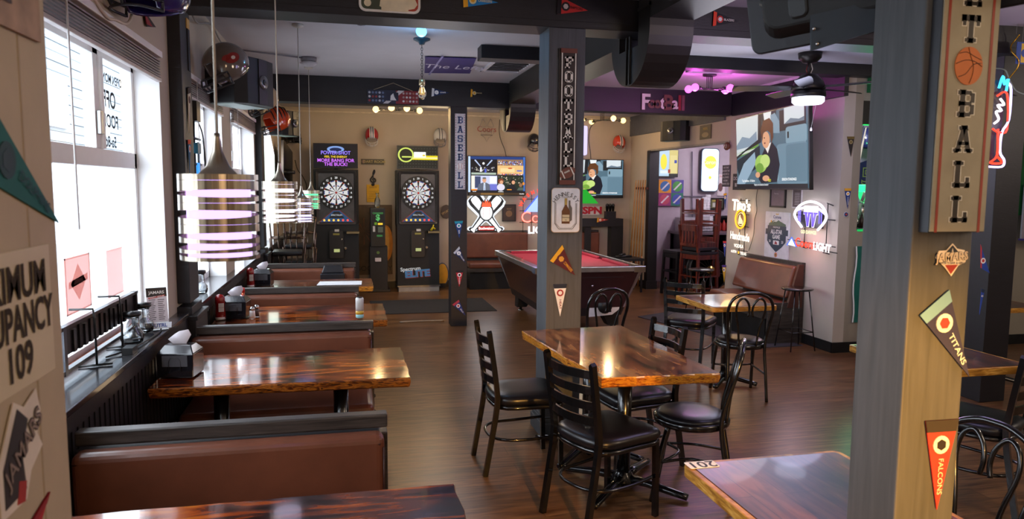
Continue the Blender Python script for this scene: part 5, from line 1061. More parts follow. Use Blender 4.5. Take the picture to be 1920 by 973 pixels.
m = MB(); q = at(1521, 242, y=6.02); m.tube([(c.x+.10, c.y, zm-.2), (q.x, c.y, q.z+.02)], .0015, P('#9a958f', .5), 4); m.lathe([(.0, .02), (.008, .01), (.011, -.012), (.0, -.02)], (q.x, c.y, q.z), P('#d9d5d0', .3), 8); m.build('pull_chain', r)
# slotted metal cylinder pendants over the booths
BRUSH = grain('brushed_metal', ['#7c756c', '#a79c8c', '#c4b8a4'], (14, 14, .4), .28, nscale=4, bump=.03); _b = BRUSH.node_tree.nodes['Principled BSDF']; _b.inputs['Metallic'].default_value = 1
def slotted(label, u, vt, vb, y, col, s, lcol, en, dia=.185, lead=None, x=None):
    p = at(u, vt, y=y); zt_ = p.z; zb = at(u, vb, y=y).z; x = p.x; H = zt_-zb; R_ = dia/2
    r = wthing('pendant_lamp', label, 'pendant lamp', (x, y, CZ), 'slotted metal cylinder pendants over the booth tables')
    m = MB(); m.lathe([(R_*.93, zt_-.004), (R_*.5, zt_), (R_*.30, zt_+.02), (R_*.14, zt_+.055), (R_*.08, zt_+.09), (R_*.07, zt_+.10), (0, zt_+.10)], (x, y, 0), P('#a39a8c', .3, .9), 24); m.build('cone_cap', r)
    m = MB(); m.tube([(x, y, zt_+.09), (x, y, CZ)], .0035, P('#b9b2a6', .6), 6); m.lathe([(.0, 0), (.045, 0), (.045, -.015), (.012, -.03)], (x, y, CZ), P('#b9b2a6', .5), 16); m.build('cord', r)
    m = MB(); m.lathe([(R_*.80, zb+.006), (R_*.80, zt_-.006)], (x, y, 0), E(col, s), 28); m.build('inner_tube', r)
    # shell with tapering crescent slots, alternately cut from each side
    N = 36; slots = [(.07, .03, 2.9), (.22, .075, 0.5), (.33, .03, 2.2), (.46, .085, -.3), (.58, .03, 2.8), (.71, .07, .6), (.83, .065, -.5), (.93, .045, .5)]
    m = MB(); lv = []
    for f, t, ph in slots: lv.append((f, t, ph))
    edges = [[(zt_, zt_)]*N]
    for f, t, ph in lv:
        row = []
        for k in range(N):
            a = 2*PI*k/N; d = (a-(-PI/2+ph)+PI) % (2*PI)-PI; wv = max(0, math.cos(d*.62))**1.2 if t > .035 else max(0, math.cos(d*.9)); zc = zt_-f*H; g = t*H*1.15*wv+.0008
            row.append((zc+g/2, zc-g/2))
        edges.append(row)
    edges.append([(zb, zb)]*N)
    for j in range(len(edges)-1):
        for k in range(N):
            k2 = (k+1) % N; a, b = 2*PI*k/N, 2*PI*k2/N; za, zb_ = edges[j][k][1], edges[j][k2][1]; zc_, zd = edges[j+1][k][0], edges[j+1][k2][0]
            for rr in (R_, R_-.002): m.add([(x+rr*math.cos(a), y+rr*math.sin(a), za), (x+rr*math.cos(b), y+rr*math.sin(b), zb_), (x+rr*math.cos(b), y+rr*math.sin(b), zd), (x+rr*math.cos(a), y+rr*math.sin(a), zc_)], [(0, 1, 2, 3)], BRUSH, True)
    m.build('slotted_shade', r); return r
slotted('slotted metal cylinder pendant glowing lilac, nearest the camera', 409, 327, 484, 1.9, '#c8a2ff', 2.2, (.78, .62, 1), 3.0)
slotted('slotted metal cylinder pendant glowing white-violet, second from the camera', 524, 340, 417, 3.9, '#e8dcff', 2.6, (.85, .8, 1), 2.6, .175)
slotted('slotted metal cylinder pendant glowing bluish, third from the camera', 565, 371, 417, 6.0, '#b8b4ff', 2.4, (.6, .65, 1), 2.2, .185)
slotted('slotted metal cylinder pendant glowing green, farthest from the camera', 583, 357, 392, 8.1, '#5cf09a', 1.8, (.2, 1, .45), 2.6, .185)
# ================================================================== HANGING TELEVISION (top right, seen from behind)
r = wthing('hanging_television', 'dark back of a television on a ceiling arm, cut off at the top right', 'television', tuple(at(1520, 40, y=2.0)))
SHL = P('#090706', .6, var=.2, scale=4); B0 = [at(1410, 106, y=2.05), at(1640, 62, y=1.72)]
ux = (B0[1]-B0[0]).normalized(); up = Vector((0, 0, 1)); n = ux.cross(up).normalized(); L = .95; up = (up+n*.28).normalized(); n = ux.cross(up).normalized()
F = Fr(B0[0], ux, up)
m = MB(); o = rrect(0, 0, L, .56, .03); nn = len(o); vs = [F.p(a, b, 0) for a, b in o]+[F.p(a, b, -.05) for a, b in o]; m.add(vs, [range(nn), range(nn, 2*nn)]+[[i, (i+1) % nn, nn+(i+1) % nn, nn+i] for i in range(nn)], P('#1d1b22', .5)); m.build('screen_edge', r, bevel=.006)
m = MB(); o = rrect(.05, .035, L-.05, .54, .05); vs = [F.p(a, b, .0) for a, b in o]+[F.p(L/2+(a-L/2)*.93, .28+(b-.28)*.88, .05) for a, b in o]; nn = len(o); m.add(vs, [range(nn, 2*nn)]+[[i, (i+1) % nn, nn+(i+1) % nn, nn+i] for i in range(nn)], SHL, False); m.slab(F, rrect(.16, .08, .22, .15, .02), BLACK, .04, .056); m.slab(F, rrect(.27, .30, .34, .42, .02), BLACK, .04, .056); m.build('back_shell', r, bevel=.008)
m = MB(); GB = P('#2c343c', .5, .2)
P0, P1, P2, P3 = at(1521, 96, y=1.80), at(1521, 28, y=1.80), at(1660, -4, y=1.65), at(1660, 52, y=1.65)
m.prism([P0, P1, P2, P3], Vector((.15, 1, 0)).normalized()*.006, GB); 
for u, v in ((1527, 54), (1533, 82)): q = at(u, v, y=1.785); m.ball(q, .006, CHROME, 8)
a_, b_ = at(1538, 78, y=1.787), at(1546, 64, y=1.782); m.tube([a_, b_], .0022, BLACK, 4); m.build('mount_plate', r)
m = MB(); q = at(1530, 20, y=1.9); m.tube([q+Vector((0, .02, -.06)), q+Vector((0, .05, .3)), Vector((q.x+.05, 2.0, CZ))], .03, BLACK, 12); m.tube([at(1525, 40, y=1.85), at(1430, 0, y=1.95)], .018, BLACK, 8); m.tube([at(1560, 40, y=1.8), Vector((1.45, 1.66, 2.25))], .018, BLACK, 8); m.build('ceiling_arm', r)
# ================================================================== HELMETS AND SPEAKERS
def helmet(label, c, rz, shell, stripe=None, mask='#1a1a1c', s=.135, logo=None, bands=None, tilt=0, group=None, rough=.18):
    """shell faces local -Y; rz turns it"""
    r = thing('football_helmet', label, 'helmet', tuple(c), rz, group); r.rotation_euler = (tilt, 0, rz); SM = P(shell, rough, coat=.7, var=.05); MK = P(mask, .4, var=.05)
    m = MB(); n = 28; h = 12; vs = []; fs = []
    def lim(w_):                                   # how far down the shell reaches, by direction (front = 0)
        d = abs((w_+PI/2+PI) % (2*PI)-PI)
        if d < .75: return 1.18
        if d < 1.05: return 1.18+(d-.75)/.30*1.17
        if d < 1.7: return 2.35
        return 2.35-(d-1.7)/1.44*.25
    def pt(i, k, g=1):
        w_ = 2*PI*k/n; th = lim(w_)*i/h; x, y, z = math.sin(th)*math.cos(w_), math.sin(th)*math.sin(w_), math.cos(th)
        if z < -.1: x *= 1+(-.1-z)*.12/max(.3, 1); y = y*(1+(-.1-z)*.10)-(-.1-z)*.22
        return Vector((x*.88*s*g, y*1.06*s*g, z*1.0*s*g))
    for g in (1, .93):
        b = len(vs)
        for i in range(1, h+1):
            for k in range(n): vs.append(pt(i, k, g))
        for i in range(h-1):
            for k in range(n): fs.append([b+i*n+k, b+i*n+(k+1) % n, b+(i+1)*n+(k+1) % n, b+(i+1)*n+k])
        vs.append(Vector((0, 0, s*g))); t = len(vs)-1
        for k in range(n): fs.append([t, b+(k+1) % n, b+k])
    nb = h*n+1
    for k in range(n): fs.append([(h-1)*n+k, (h-1)*n+(k+1) % n, nb+(h-1)*n+(k+1) % n, nb+(h-1)*n+k])
    m.add(vs, fs, SM, True)
    m.build('shell', r)
    if stripe:
        m = MB(); 
        for wd, col, g in stripe:
            A_ = [(math.sin(t), math.cos(t)) for t in [-PI*.37+PI*.99*i/20 for i in range(21)]]
            for i in range(20):
                (y0, z0), (y1, z1) = A_[i], A_[i+1]; m.add([(-wd*s, -y1*-1.06*s*-g if False else y0*1.06*s*g, z0*s*g), (wd*s, y0*1.06*s*g, z0*s*g), (wd*s, y1*1.06*s*g, z1*s*g), (-wd*s, y1*1.06*s*g, z1*s*g)], [(0, 1, 2, 3)], P(col, .3), True)
        m.build('stripe', r)
    if bands:
        m = MB()
        for y in (-.5, -.2, .1, .4, .68):
            q = math.sqrt(1-(y/1.08)**2); m.tube([(.90*s*q*math.sin(t), y*s+.10*s*math.cos(2*t), s*1.005*q*math.cos(t)) for t in [-1.5+3*i/16 for i in range(17)]], [.012*s]+[.045*s]*15+[.012*s], P(bands, .4), 6)
        m.build('stripes', r)
    if logo:
        m = MB(); 
        for sx in (-1, 1):
            for (cx, cz, a, b, col, dd) in logo:
                pts = [(cx+a*math.cos(t), cz+b*math.sin(t)) for t in [2*PI*i/14 for i in range(14)]]; q = []
                for (yy, zz) in pts: q.append(Vector((sx*s*(.90*math.sqrt(max(.05, 1-(yy/1.06)**2-zz**2))+.012+dd), yy*s, zz*s)))
                m.poly(q, P(col, .4))
        m.build('emblem', r)
    m = MB(); tr = .045*s
    for z_, fr in ((-.18, 1.30), (-.45, 1.42), (-.72, 1.34)):
        m.tube(smooth([(-.80*s, -.42*s, (z_-.05)*s), (-.60*s, -fr*.80*s, z_*s), (0, -fr*s, z_*s), (.60*s, -fr*.80*s, z_*s), (.80*s, -.42*s, (z_-.05)*s)], 4), tr, MK, 6)
    for x in (-.28, .28): m.tube(smooth([(x*s, -1.27*s, -.18*s), (x*s, -1.38*s, -.45*s), (x*s*.8, -1.30*s, -.72*s)], 3), tr, MK, 6)
    for x in (-.78, .78): m.tube([(x*s, -.42*s, -.2*s), (x*s, -.42*s, -.8*s)], tr, MK, 6)
    m.build('face_mask', r); return r
# on the window wall (facing out over the room)
helmet('purple-blue helmet with a dark cage, cut off at the top above the near window', at(292, -18, x=-.83), A(-38), '#241a5a', mask='#20222e', s=.150)
m = MB(); p3 = [at(268, 17, x=-1.0), at(274, 50, x=-1.0), at(291, 51, x=-1.0)]; m.prism(p3, (.004, 0, 0), P('#2a1c1c', .8)); m.prism([p3[0].lerp(p3[1], .2), p3[1].lerp(p3[0], .15), p3[1].lerp(p3[2], .6)], (.006, 0, 0), P('#8a1c22', .8)); tag(m.build('pennant'), 'small dark red pennant on the wall behind the purple-blue helmet', 'pennant')
helmet('silver-grey helmet with a red flag emblem above the second window', at(424, 122, x=-.79), A(-62), '#6a625c', mask='#2b2b30', s=.150, tilt=A(30), logo=[(.08, .20, .36, .22, '#8a2622', .004), (-.15, .30, .22, .12, '#8a2622', .006), (.12, .20, .10, .08, '#c9c3bc', .01)], rough=.08)
helmet('gold-bronze helmet with a black emblem behind the wall speaker', at(495, 186, x=-.78), A(-60), '#a58f6c', mask='#1c1c20', s=.140, tilt=A(30), logo=[(.15, .1, .16, .22, '#2a2320', .004), (.15, .1, .06, .3, '#2a2320', .005)], rough=.08)
helmet('orange helmet with black tiger stripes beyond the rear beam', at(519, 226, x=-.76), A(-55), '#c2451a', mask='#1c1c20', s=.150, tilt=A(20), bands='#171210', rough=.1)
helmet('small black helmet in the far left corner under a speaker', at(548, 256, y=12.10), A(20), '#121214', mask='#1a1a1c', s=.15)
# shells on the back wall, seen from above/behind
def back_helmet(label, u, v, shell, stripe, mask): 
    c = at(u, v, y=12.13); r = helmet(label, c, 0, shell, stripe, mask, s=.125); r.rotation_euler = (A(50), 0, 0); return r
back_helmet('red helmet with white and navy stripes above the left dart machine', 697, 253, '#a3222a', [(.30, '#e6e2de', 1.012), (.20, '#26305e', 1.02), (.06, '#e6e2de', 1.03)], '#c9c6c2')
back_helmet('white helmet with dark stripes above the right dart machine', 825, 255, '#cfcdc9', [(.22, '#3a3f4c', 1.012), (.12, '#cfcdc9', 1.02)], '#8a8a8c')
back_helmet('dark navy helmet with an orange letter left of the football post', 1001, 264, '#15171f', None, '#3a3a3e')
back_helmet('orange-red helmet with a white and brown stripe in the far right corner', 1161, 267, '#c83a1a', [(.20, '#e9e2da', 1.012), (.07, '#4a2418', 1.02)], '#c4c0bc')
for u, v in ():
    pass
def speaker(label, c, rz, w=.34, d=.24, h=.22, tip=0):
    r = thing('wall_speaker', label, 'speaker', tuple(c), rz); r.rotation_euler = (tip, 0, rz)
    m = MB(); o = [(-w/2, d/2), (-w/2, -d*.25), (-w*.35, -d*.45), (-w*.05, -d/2), (w*.05, -d/2), (w*.35, -d*.45), (w/2, -d*.25), (w/2, d/2)]
    m.hexa([(a, b, -h/2) for a, b in o], [(a, b, h/2) for a, b in o], P('#0f0f11', .6)); m.build('cabinet', r, bevel=.004)
    m = MB(); m.box((-w*.11, -d/2-.004, -h/2+.004), (w*.11, -d/2+.01, h/2-.004), P('#222226', .5)); m.build('centre_strip', r)
    m = MB(); m.lathe([(0, -.002), (.05, -.002), (.05, .012), (.042, .014)], (0, -d/2-.012, 0), P('#8a8c92', .3, .8), 20, 'y'); m.lathe([(.015, 0), (.022, .006)], (0, -d/2-.02, 0), BLACK, 14, 'y'); m.build('horn', r)
    m = MB(); m.box((-w*.46, -d*.2, -h/2-.004), (w*.46, d*.45, -h/2), P('#7f928c', .4)); m.build('base_plate', r); return r
s = at(456, 156, x=-.76); speaker('large black wall speaker between the silver and gold helmets above the window', s, A(62), .46, .34, .34)
s = at(536, 232, x=-.74); speaker('black wall speaker in the far left corner beyond the orange helmet', s, A(60), .34, .26, .30)
s = at(1266, 246, x=4.80); speaker('black wall speaker on the beige wall above the wide opening', s, A(-62), .46, .22, .29)
# small framed things on the right wall header
def rsign(name, label, cat, uL, vT, vB, uR, vR, base, items=(), **k):
    F, w, h = wf('R', XR-.002, uL, vT, vB, uR, vR); return plate(name, label, cat, F, w, h, base, items, **k)
rsign('wall_sign', 'small brown square plaque above the doorway, right of the speaker', 'sign', 1313, 236, 262, 1334, 258, P('#4d4334', .6), [('T', 'MAN', .5, .72, .3, P('#b9a05a', .6)), (disc(.5, .3, .3, .18), P('#8a7a5a', .6))])
rsign('wall_sign', 'narrow dark notice with white text lines beside the doorway', 'sign', 1355, 310, 350, 1369, 350, P('#3a3a44', .6), [('T', t, .5, .88-.15*i, .12, P('#c9c5cc', .6), .01) for i, t in enumerate(('NO ONE', 'UNDER THE', 'AGE OF 21', 'ALLOWED', 'IN BAR', 'THANK YOU'))])
rsign('wall_sign', 'dark notice half hidden behind the big television, left edge', 'sign', 1375, 326, 356, 1398, 356, P('#2d2b31', .6), [('T', 'DON', .3, .7, .3, P('#b9b5bc', .6)), ('T', 'BE', .3, .3, .3, P('#b9b5bc', .6))])
m = MB(); c = at(1363, 274, x=4.92); m.ball(c, (.03, .075, .055), P('#5e3424', .5)); m.tube([c+Vector((-.03, .03, -.02)), c+Vector((-.032, 0, .02))], .004, WHITE, 4); m.tube([c+Vector((-.028, -.02, -.03)), c+Vector((-.03, -.04, .02))], .004, WHITE, 4); tag(m.build('football_ornament'), 'small brown football ornament at the upper corner of the doorway', 'ornament')
rsign('framed_picture', 'black-framed mauve certificate under the big television', 'picture', 1446, 348, 387, 1473, 388, P('#75606c', .4), [('T', 'Thank You', .4, .62, .08, P('#c9b8c0', .6))], frame=P('#1b191d', .4))
rsign('poster', 'tall leaning paper notice right of the black-framed certificate', 'poster', 1486, 347, 390, 1504, 392, P('#c9c4c8', .6), [(rect(.08, .06, .92, .96), P('#5c4f55', .6))]+[(rect(.3, .15+.07*i, .8, .17+.07*i), P('#b9b0b4', .6)) for i in range(8)])
# ALL-STAR GAME board
F, w, h = wf('R', XR-.003, 1434, 389, 480, 1479, 485); h = .545
r = wthing('tin_sign', 'tall white board with the dark ALL-STAR GAME shield and Corona name between the neon signs', 'sign', tuple(F.p(w/2, 0, 0)))
m = MB(); m.slab(F, rrect(0, 0, w, h, .01), P('#c4c8cc', .5), 0, .012); m.build('board', r)
m = MB(); NV = P('#22384c', .5); WT = P('#d9dde0', .5)
m.text('Corona', F, w*.5, h*.885, .052, P('#3a4a78', .5), .014, bold=.02); m.slab(F, [(w*.45, h*.94), (w*.55, h*.94), (w*.56, h*.965), (w*.5, h*.955), (w*.44, h*.965)], P('#c9a23a', .5), 0, .014)
m.slab(F, [(w*.16, h*.62), (w*.16, h*.74), (w*.32, h*.80), (w*.5, h*.845), (w*.62, h*.80), (w*.86, h*.74), (w*.86, h*.62)], P('#3c5c50', .5), 0, .0135); m.slab(F, [(w*.32, h*.77), (w*.42, h*.82), (w*.5, h*.845), (w*.56, h*.82), (w*.46, h*.78), (w*.4, h*.79)], P('#c9d2d0', .5), 0, .0142); m.slab(F, disc(w*.26, h*.79, .014, n=10), P('#d99a2a', .5), 0, .0142)
m.slab(F, [(w*.12, h*.36), (w*.12, h*.70), (w*.88, h*.70), (w*.88, h*.36), (w*.72, h*.24), (w*.5, h*.13), (w*.28, h*.24)], NV, 0, .015); m.slab(F, rect(w*.04, h*.50, w*.96, h*.625), NV, 0, .0155)
m.text('NASHVILLE', F, w*.5, h*.665, .028, WT, .017, bold=.01); m.text('ALL-STAR', F, w*.5, h*.565, .068, WT, .017, bold=.03, sx=.78); m.text('GAME', F, w*.5, h*.455, .068, WT, .017, bold=.03, sx=.85); m.text('20', F, w*.24, h*.355, .04, WT, .017, bold=.02); m.text('23', F, w*.76, h*.355, .04, WT, .017, bold=.02)
m.slab(F, rrect(w*.38, h*.29, w*.62, h*.38, .006), WT, 0, .0165); m.slab(F, [(w*.44, h*.30), (w*.56, h*.30), (w*.53, h*.35), (w*.47, h*.37)], P('#8a2a34', .5), 0, .0175)
m.slab(F, disc(w*.5, h*.07, .027, n=16), P('#b5382e', .5), 0, .014); m.slab(F, disc(w*.5, h*.07, .018, n=16), P('#d6b24a', .5), 0, .0145); m.slab(F, disc(w*.5, h*.07, .012, n=16), NV, 0, .015); m.build('print', r)
# Tito's neon
def rfr(u, v, d=0): c = at(u, v, x=XR-.01-d); return Fr(c, (0, -1, 0), (0, 0, 1))
F = rfr(1388, 411, .06); sc_ = .0
r = wthing('neon_sign', "tall neon sign reading Tito's Handmade Vodka Austin Texas with a round orange emblem", 'neon sign', tuple(F.o-Vector((0, 0, .4)))); IV = E('#fff1de', 1.9)
zz = lambda v: at(1388, v, x=XR-.07).z-F.o.z
m = MB(); m.text("Tito's", F, .0, zz(386), .20, IV, .0, bold=.02, sx=.95, ang=-.02); m.text("Tito's", F, .0, zz(386), .20, IV, -.012, bold=.02, sx=.95, ang=-.02); m.build('script', r)
m = MB(); R2 = .115; m.tube([F.p(R2*math.cos(t), R2*math.sin(t), .0) for t in [2*PI*i/28 for i in range(28)]], .011, E('#ff9a1e', 2.4), 8, True); m.slab(F, disc(0, 0, R2*.94), P('#2a1c10', .5), -.03, -.01); m.slab(F, disc(0, 0, R2*.78), E('#ffdc9a', 1.2), -.03, -.006); m.slab(F, disc(0, 0, R2*.66), P('#3a2412', .5), -.03, -.004); m.slab(F, [(-.05, -.06), (-.05, .0), (-.03, .05), (-.005, .06), (.0, .03), (.03, -.0), (.055, -.02), (.055, -.06)], E('#ffe2ae', 1.2), -.03, -.002); m.build('round_emblem', r)
m = MB(); m.text('Handmade', F, -.0, zz(444), .135, IV, 0, bold=.03, sx=.80, ang=-.03); m.build('lower_script', r)
m = MB(); m.text('VODKA', F, -.015, zz(462), .062, IV, 0, bold=.03, sx=1.05); m.text('AUSTIN', F, -.13, zz(473.5), .046, IV, 0, bold=.03, sx=.85); m.text('TEXAS', F, .10, zz(475), .05, IV, 0, bold=.03); m.slab(F, disc(-.015, zz(474), .018, n=5), E('#ffab2e', 1.8), -.004, 0); m.build('block_lettering', r)
m = MB()
for x in (-.06, .06): m.tube([F.p(x, zz(372), -.035), F.p(x, zz(478), -.035)], .006, BLACK, 4); m.tube([F.p(x-.05, zz(479), -.05), F.p(x+.05, zz(479), -.05)], .005, BLACK, 4)
for v in (376, 382, 391, 402, 425, 447, 470, 476): m.tube([F.p(-.13, zz(v), -.04), F.p(.14, zz(v), -.04)], .004, BLACK, 4)
m.build('frame', r); lamp('POINT', tuple(F.p(0, 0, .12)), 2.4, (1, .55, .2), .1)
# Husky-football style W neon and Coors Light
F = rfr(1519, 411, .06); ZZ = lambda v: at(1519, v, x=XR-.07).z-F.o.z; YY = lambda u: -(at(u, 411, x=XR-.07).y-F.o.y)
r = wthing('neon_sign', 'neon football outline around a purple W, right of the ALL-STAR GAME board', 'neon sign', tuple(F.o-Vector((0, 0, .2))))
m = MB(); o_ = smooth([(YY(1504), ZZ(427), 0), (YY(1492), ZZ(411), 0), (YY(1490), ZZ(400), 0), (YY(1500), ZZ(385), 0), (YY(1518), ZZ(378), 0), (YY(1538), ZZ(384), 0), (YY(1549), ZZ(402), 0), (YY(1545), ZZ(416), 0), (YY(1534), ZZ(430), 0)], 6)
m.tube([F.p(p.x, p.y, 0) for p in o_], .013, E('#f4ecff', 3), 8); m.tube([F.p(p.x, p.y, 0) for p in smooth([(YY(1493), ZZ(396), 0), (YY(1506), ZZ(390), 0), (YY(1520), ZZ(389), 0), (YY(1534), ZZ(391), 0), (YY(1547), ZZ(400), 0)], 5)], .012, E('#e6dcff', 2.4), 8); m.slab(F, rrect(YY(1508), ZZ(397), YY(1532), ZZ(386), .01), E('#eee6ff', 2), -.01, .01)
m.build('outline', r)
m = MB(); m.slab(F, rect(YY(1500), ZZ(427), YY(1540), ZZ(397)), P('#15121c', .5), -.03, -.01)
for u in (1497, 1500, 1536, 1540): m.tube([F.p(YY(u), ZZ(394), 0), F.p(YY(u), ZZ(418), 0)], .006, PN, 6)
WP = E('#6a4ff0', 1.5); hw, zt_, zb = .058, ZZ(398), ZZ(425); bx = YY(1519)+.0
for mat, g, d in ((E('#efe8ff', 1.3), .008, -.004), (WP, 0, .0)):
    for x0_, x1_ in ((-.085, -.045), (-.005-.02, -.045), (.005+.02, .045), (.085, .045)): m.slab(F, [(bx+x0_-.016-g, zt_), (bx+x0_+.016+g, zt_), (bx+x1_+.012+g, zb-g), (bx+x1_-.012-g, zb-g)], mat, -.006, d)
    for x0_ in (-.088, .0, .088): m.slab(F, rect(bx+x0_-.032-g, zt_-.02-g, bx+x0_+.032+g, zt_+g), mat, -.006, d+.0005)
m.build('letter_w', r)
m = MB(); m.text('GO DAWGS', F, YY(1518)-.01, ZZ(436), .052, E('#f6f0b0', 1.6), 0, bold=.03, sx=.95); m.build('lower_lettering', r)
m = MB()
for a, b in (((1545, 380), (1545, 470)), ((1504, 428), (1504, 465)), ((1543, 380), (1555, 384)), ((1486, 405), (1496, 405)), ((1546, 410), (1560, 410)), ((1500, 466), (1508, 467)), ((1540, 471), (1552, 472))): m.tube([F.p(YY(a[0]), ZZ(a[1]), -.04), F.p(YY(b[0]), ZZ(b[1]), -.04)], .006, BLACK, 4)
m.build('frame', r); lamp('POINT', tuple(F.p(0, 0, .15)), 2.2, (.85, .8, 1), .1)
F2 = rfr(1518, 458, .06); r = wthing('neon_sign', 'red script Coors and white LIGHT neon with a blue mountain under the W football sign', 'neon sign', tuple(F2.o-Vector((0, 0, .06)))); Y2 = lambda u: -(at(u, 458, x=XR-.07).y-F2.o.y)
m = MB(); m.slab(F2, [(Y2(1477), -.035), (Y2(1492), -.045), (Y2(1484), .045)], E('#dfe8ff', 2.0), -.01, 0); m.tube([F2.p(Y2(1476), -.04), F2.p(Y2(1484), .05), F2.p(Y2(1493), -.045)], .007, BN, 6); m.build('mountain', r)
m = MB(); m.text('Coors', F2, Y2(1508), .0, .135, RN, 0, bold=.02, sx=.95, ang=-.03); m.build('script', r); m = MB(); m.text('LIGHT', F2, Y2(1541), -.02, .115, WN, 0, bold=.04, sx=.92, ang=-.04); m.build('block_lettering', r)
m = MB(); m.tube([F2.p(Y2(1472), .02, -.03), F2.p(Y2(1562), -.0, -.03)], .005, BLACK, 4); m.tube([F2.p(Y2(1472), -.03, -.03), F2.p(Y2(1566), -.06, -.03)], .005, BLACK, 4); m.build('frame', r); lamp('POINT', tuple(F2.p(.0, 0, .12)), 1.2, (1, .5, .5), .1)
# cables on the wall
def cable(label, pts, rr=.004, col='#1c1b1e'): m = MB(); m.tube(smooth(pts, 5), rr, P(col, .5), 5); tag(m.build('cable'), label, 'cable')
cable('thin cable hanging down the grey wall between the vodka neon and the white board', [at(u, v, x=4.935) for u, v in ((1421, 352), (1418, 372), (1419, 395), (1415, 412), (1413, 440), (1404, 470))])
cable('black cable hanging from the ceiling to the left back-wall television', [at(u, v, y=12.2) for u, v in ((937, 224), (936, 245), (939, 262), (946, 280), (949, 293))], .007, '#3a3634')
cable('black cable hanging from the ceiling to the right back-wall television', [at(u, v, y=12.2) for u, v in ((1118, 228), (1107, 240), (1104, 262), (1107, 285), (1108, 298))], .007, '#3a3634')
# green banner on the bar wall
m = MB(); p0, p1 = at(1609, 462, y=6.5), at(1606, 605, y=6.5); k = []
for i in range(9): t = i/8; k.append((p0.x+.0+.012*math.sin(t*9), 6.52, p0.z+(p1.z-p0.z)*t))
for i in range(8): a, b = k[i], k[i+1]; m.hexa([(a[0], 6.515, a[2]), (a[0]+.3, 6.50, a[2]), (a[0]+.3, 6.505, a[2]), (a[0], 6.52, a[2])], [(b[0], 6.515, b[2]), (b[0]+.3, 6.50, b[2]), (b[0]+.3, 6.505, b[2]), (b[0], 6.52, b[2])], P('#0d5f52', .8)); 
for i in range(8): a, b = k[i], k[i+1]; m.hexa([(a[0]-.012, 6.515, a[2]), (a[0], 6.515, a[2]), (a[0], 6.52, a[2]), (a[0]-.012, 6.52, a[2])], [(b[0]-.012, 6.515, b[2]), (b[0], 6.515, b[2]), (b[0], 6.52, b[2]), (b[0]-.012, 6.52, b[2])], WHITE)
tag(m.build('banner'), 'dark green cloth banner hanging below the bar opening behind the basketball post', 'banner')
# ================================================================== NEXT ROOM through the wide opening
YN = 12.25
m = MB(); m.box((5.08, YN-.01, 0), (9.1, YN, CZ), P('#a79ca6', .85, var=.03)); struct(m, 'trim_16')
F, w, h = wf('B', 12.15, 1234, 281, 330, 1270, 331)
art = [(rect(0, 0, .55, 1), '#bcd8f0'), (disc(.27, .55, .17, .3), '#ffe63a'), (rect(.1, .1, .5, .22), '#e8f2ff'), (rect(.55, 0, 1, 1), '#d8c77a'), (rect(.6, .1, .95, .8), '#e6d690'), (rect(.82, .5, .95, .62), '#3a4aa8'), (rect(.55, 0, 1, .1), '#2a2a2a'), (rect(.5, .12, .62, .26), '#a83a2a')]
screen('television', 'small tilted television in the next room, seen through the wide opening', 'television', F, w, h, art, strength=1.0)
F, w, h = wf('B', 12.2, 1234, 337, 386, 1280, 388)
m = MB()
for i, (bc, fc) in enumerate((('#d08a1e', '#2a5f9a'), ('#4a3f8a', '#3f8a3a'), ('#8a2f6a', '#b0405a'), ('#2a6a5a', '#3a4a9a'))):
    x, y = (i % 2)*w/2, (1-i//2)*h/2; m.slab(F, rect(x, y, x+w/2, y+h/2), P(bc, .6), 0, .01); m.slab(F, disc(x+w/4, y+h/4, w*.20, h*.20), P(fc, .5), 0, .013); m.slab(F, [(x+w*.08, y+h*.12), (x+w*.14, y+h*.10), (x+w*.42, y+h*.38), (x+w*.36, y+h*.40)], P('#c9c4cc', .5), 0, .015)
tag(m.build('poster'), 'four-colour pop style poster on the lilac wall of the next room', 'poster')
F, w, h = wf('B', 12.16, 1313, 279, 358, 1344, 358)
r = wthing('light_box', 'tall white glowing can-shaped light box with a yellow disc in the next room', 'sign', tuple(F.p(w/2, 0, 0)))
m = MB(); m.slab(F, rrect(-.012, -.012, w+.012, h+.012, .07), P('#1c2a44', .4), -.04, .03); m.slab(F, rrect(0, 0, w, h, .065), E('#cfe8ff', 1.8), 0, .034); m.slab(F, rrect(.03, .03, w-.03, h*.55, .04), E('#ffffff', 2.2), 0, .036); m.build('panel', r)
m = MB(); m.slab(F, disc(w/2, h*.68, w*.36, w*.36), E('#ffe04a', 1.5), 0, .038); m.text('Corona', F, w/2, h*.68, .10, E('#fff6c0', 1.6), .04, bold=.02); m.slab(F, disc(w/2, h*.32, .03), E('#ffd23a', 1.4), 0, .038); m.build('print', r); lamp('POINT', tuple(F.p(w/2, h/2, .25)), 4, (.85, .93, 1), .2)
def nsign(name, label, uL, vT, vB, uR, vR, base, items=(), **k):
    F, w, h = wf('B', 12.23, uL, vT, vB, uR, vR); return plate(name, label, 'sign', F, w, h, base, items, **k)
nsign('wall_sign', 'small white sign with a green arrow on the lilac wall', 1308, 372, 393, 1321, 393, P('#d2d2d6', .5), [('T', t, .5, .85-.16*i, .14, P('#3a3a40', .5)) for i, t in enumerate(('EMPLOYEES', 'ONLY', 'BEYOND', 'HERE'))]+[(rect(.2, .12, .8, .22), P('#2a7a4a', .5))])
nsign('framed_picture', 'dark framed picture with yellow lettering on the lilac wall', 1330, 372, 392, 1356, 392, P('#2c2a24', .5), [(rect(.1, .1, .9, .9), P('#6a6a48', .5)), ('T', 'GAME DAY', .5, .78, .2, P('#d9c24a', .5)), (rect(.2, .2, .5, .6), P('#b9b9ae', .5)), (rect(.55, .2, .85, .5), P('#8a7a4a', .5))], frame=P('#1a1816', .4))
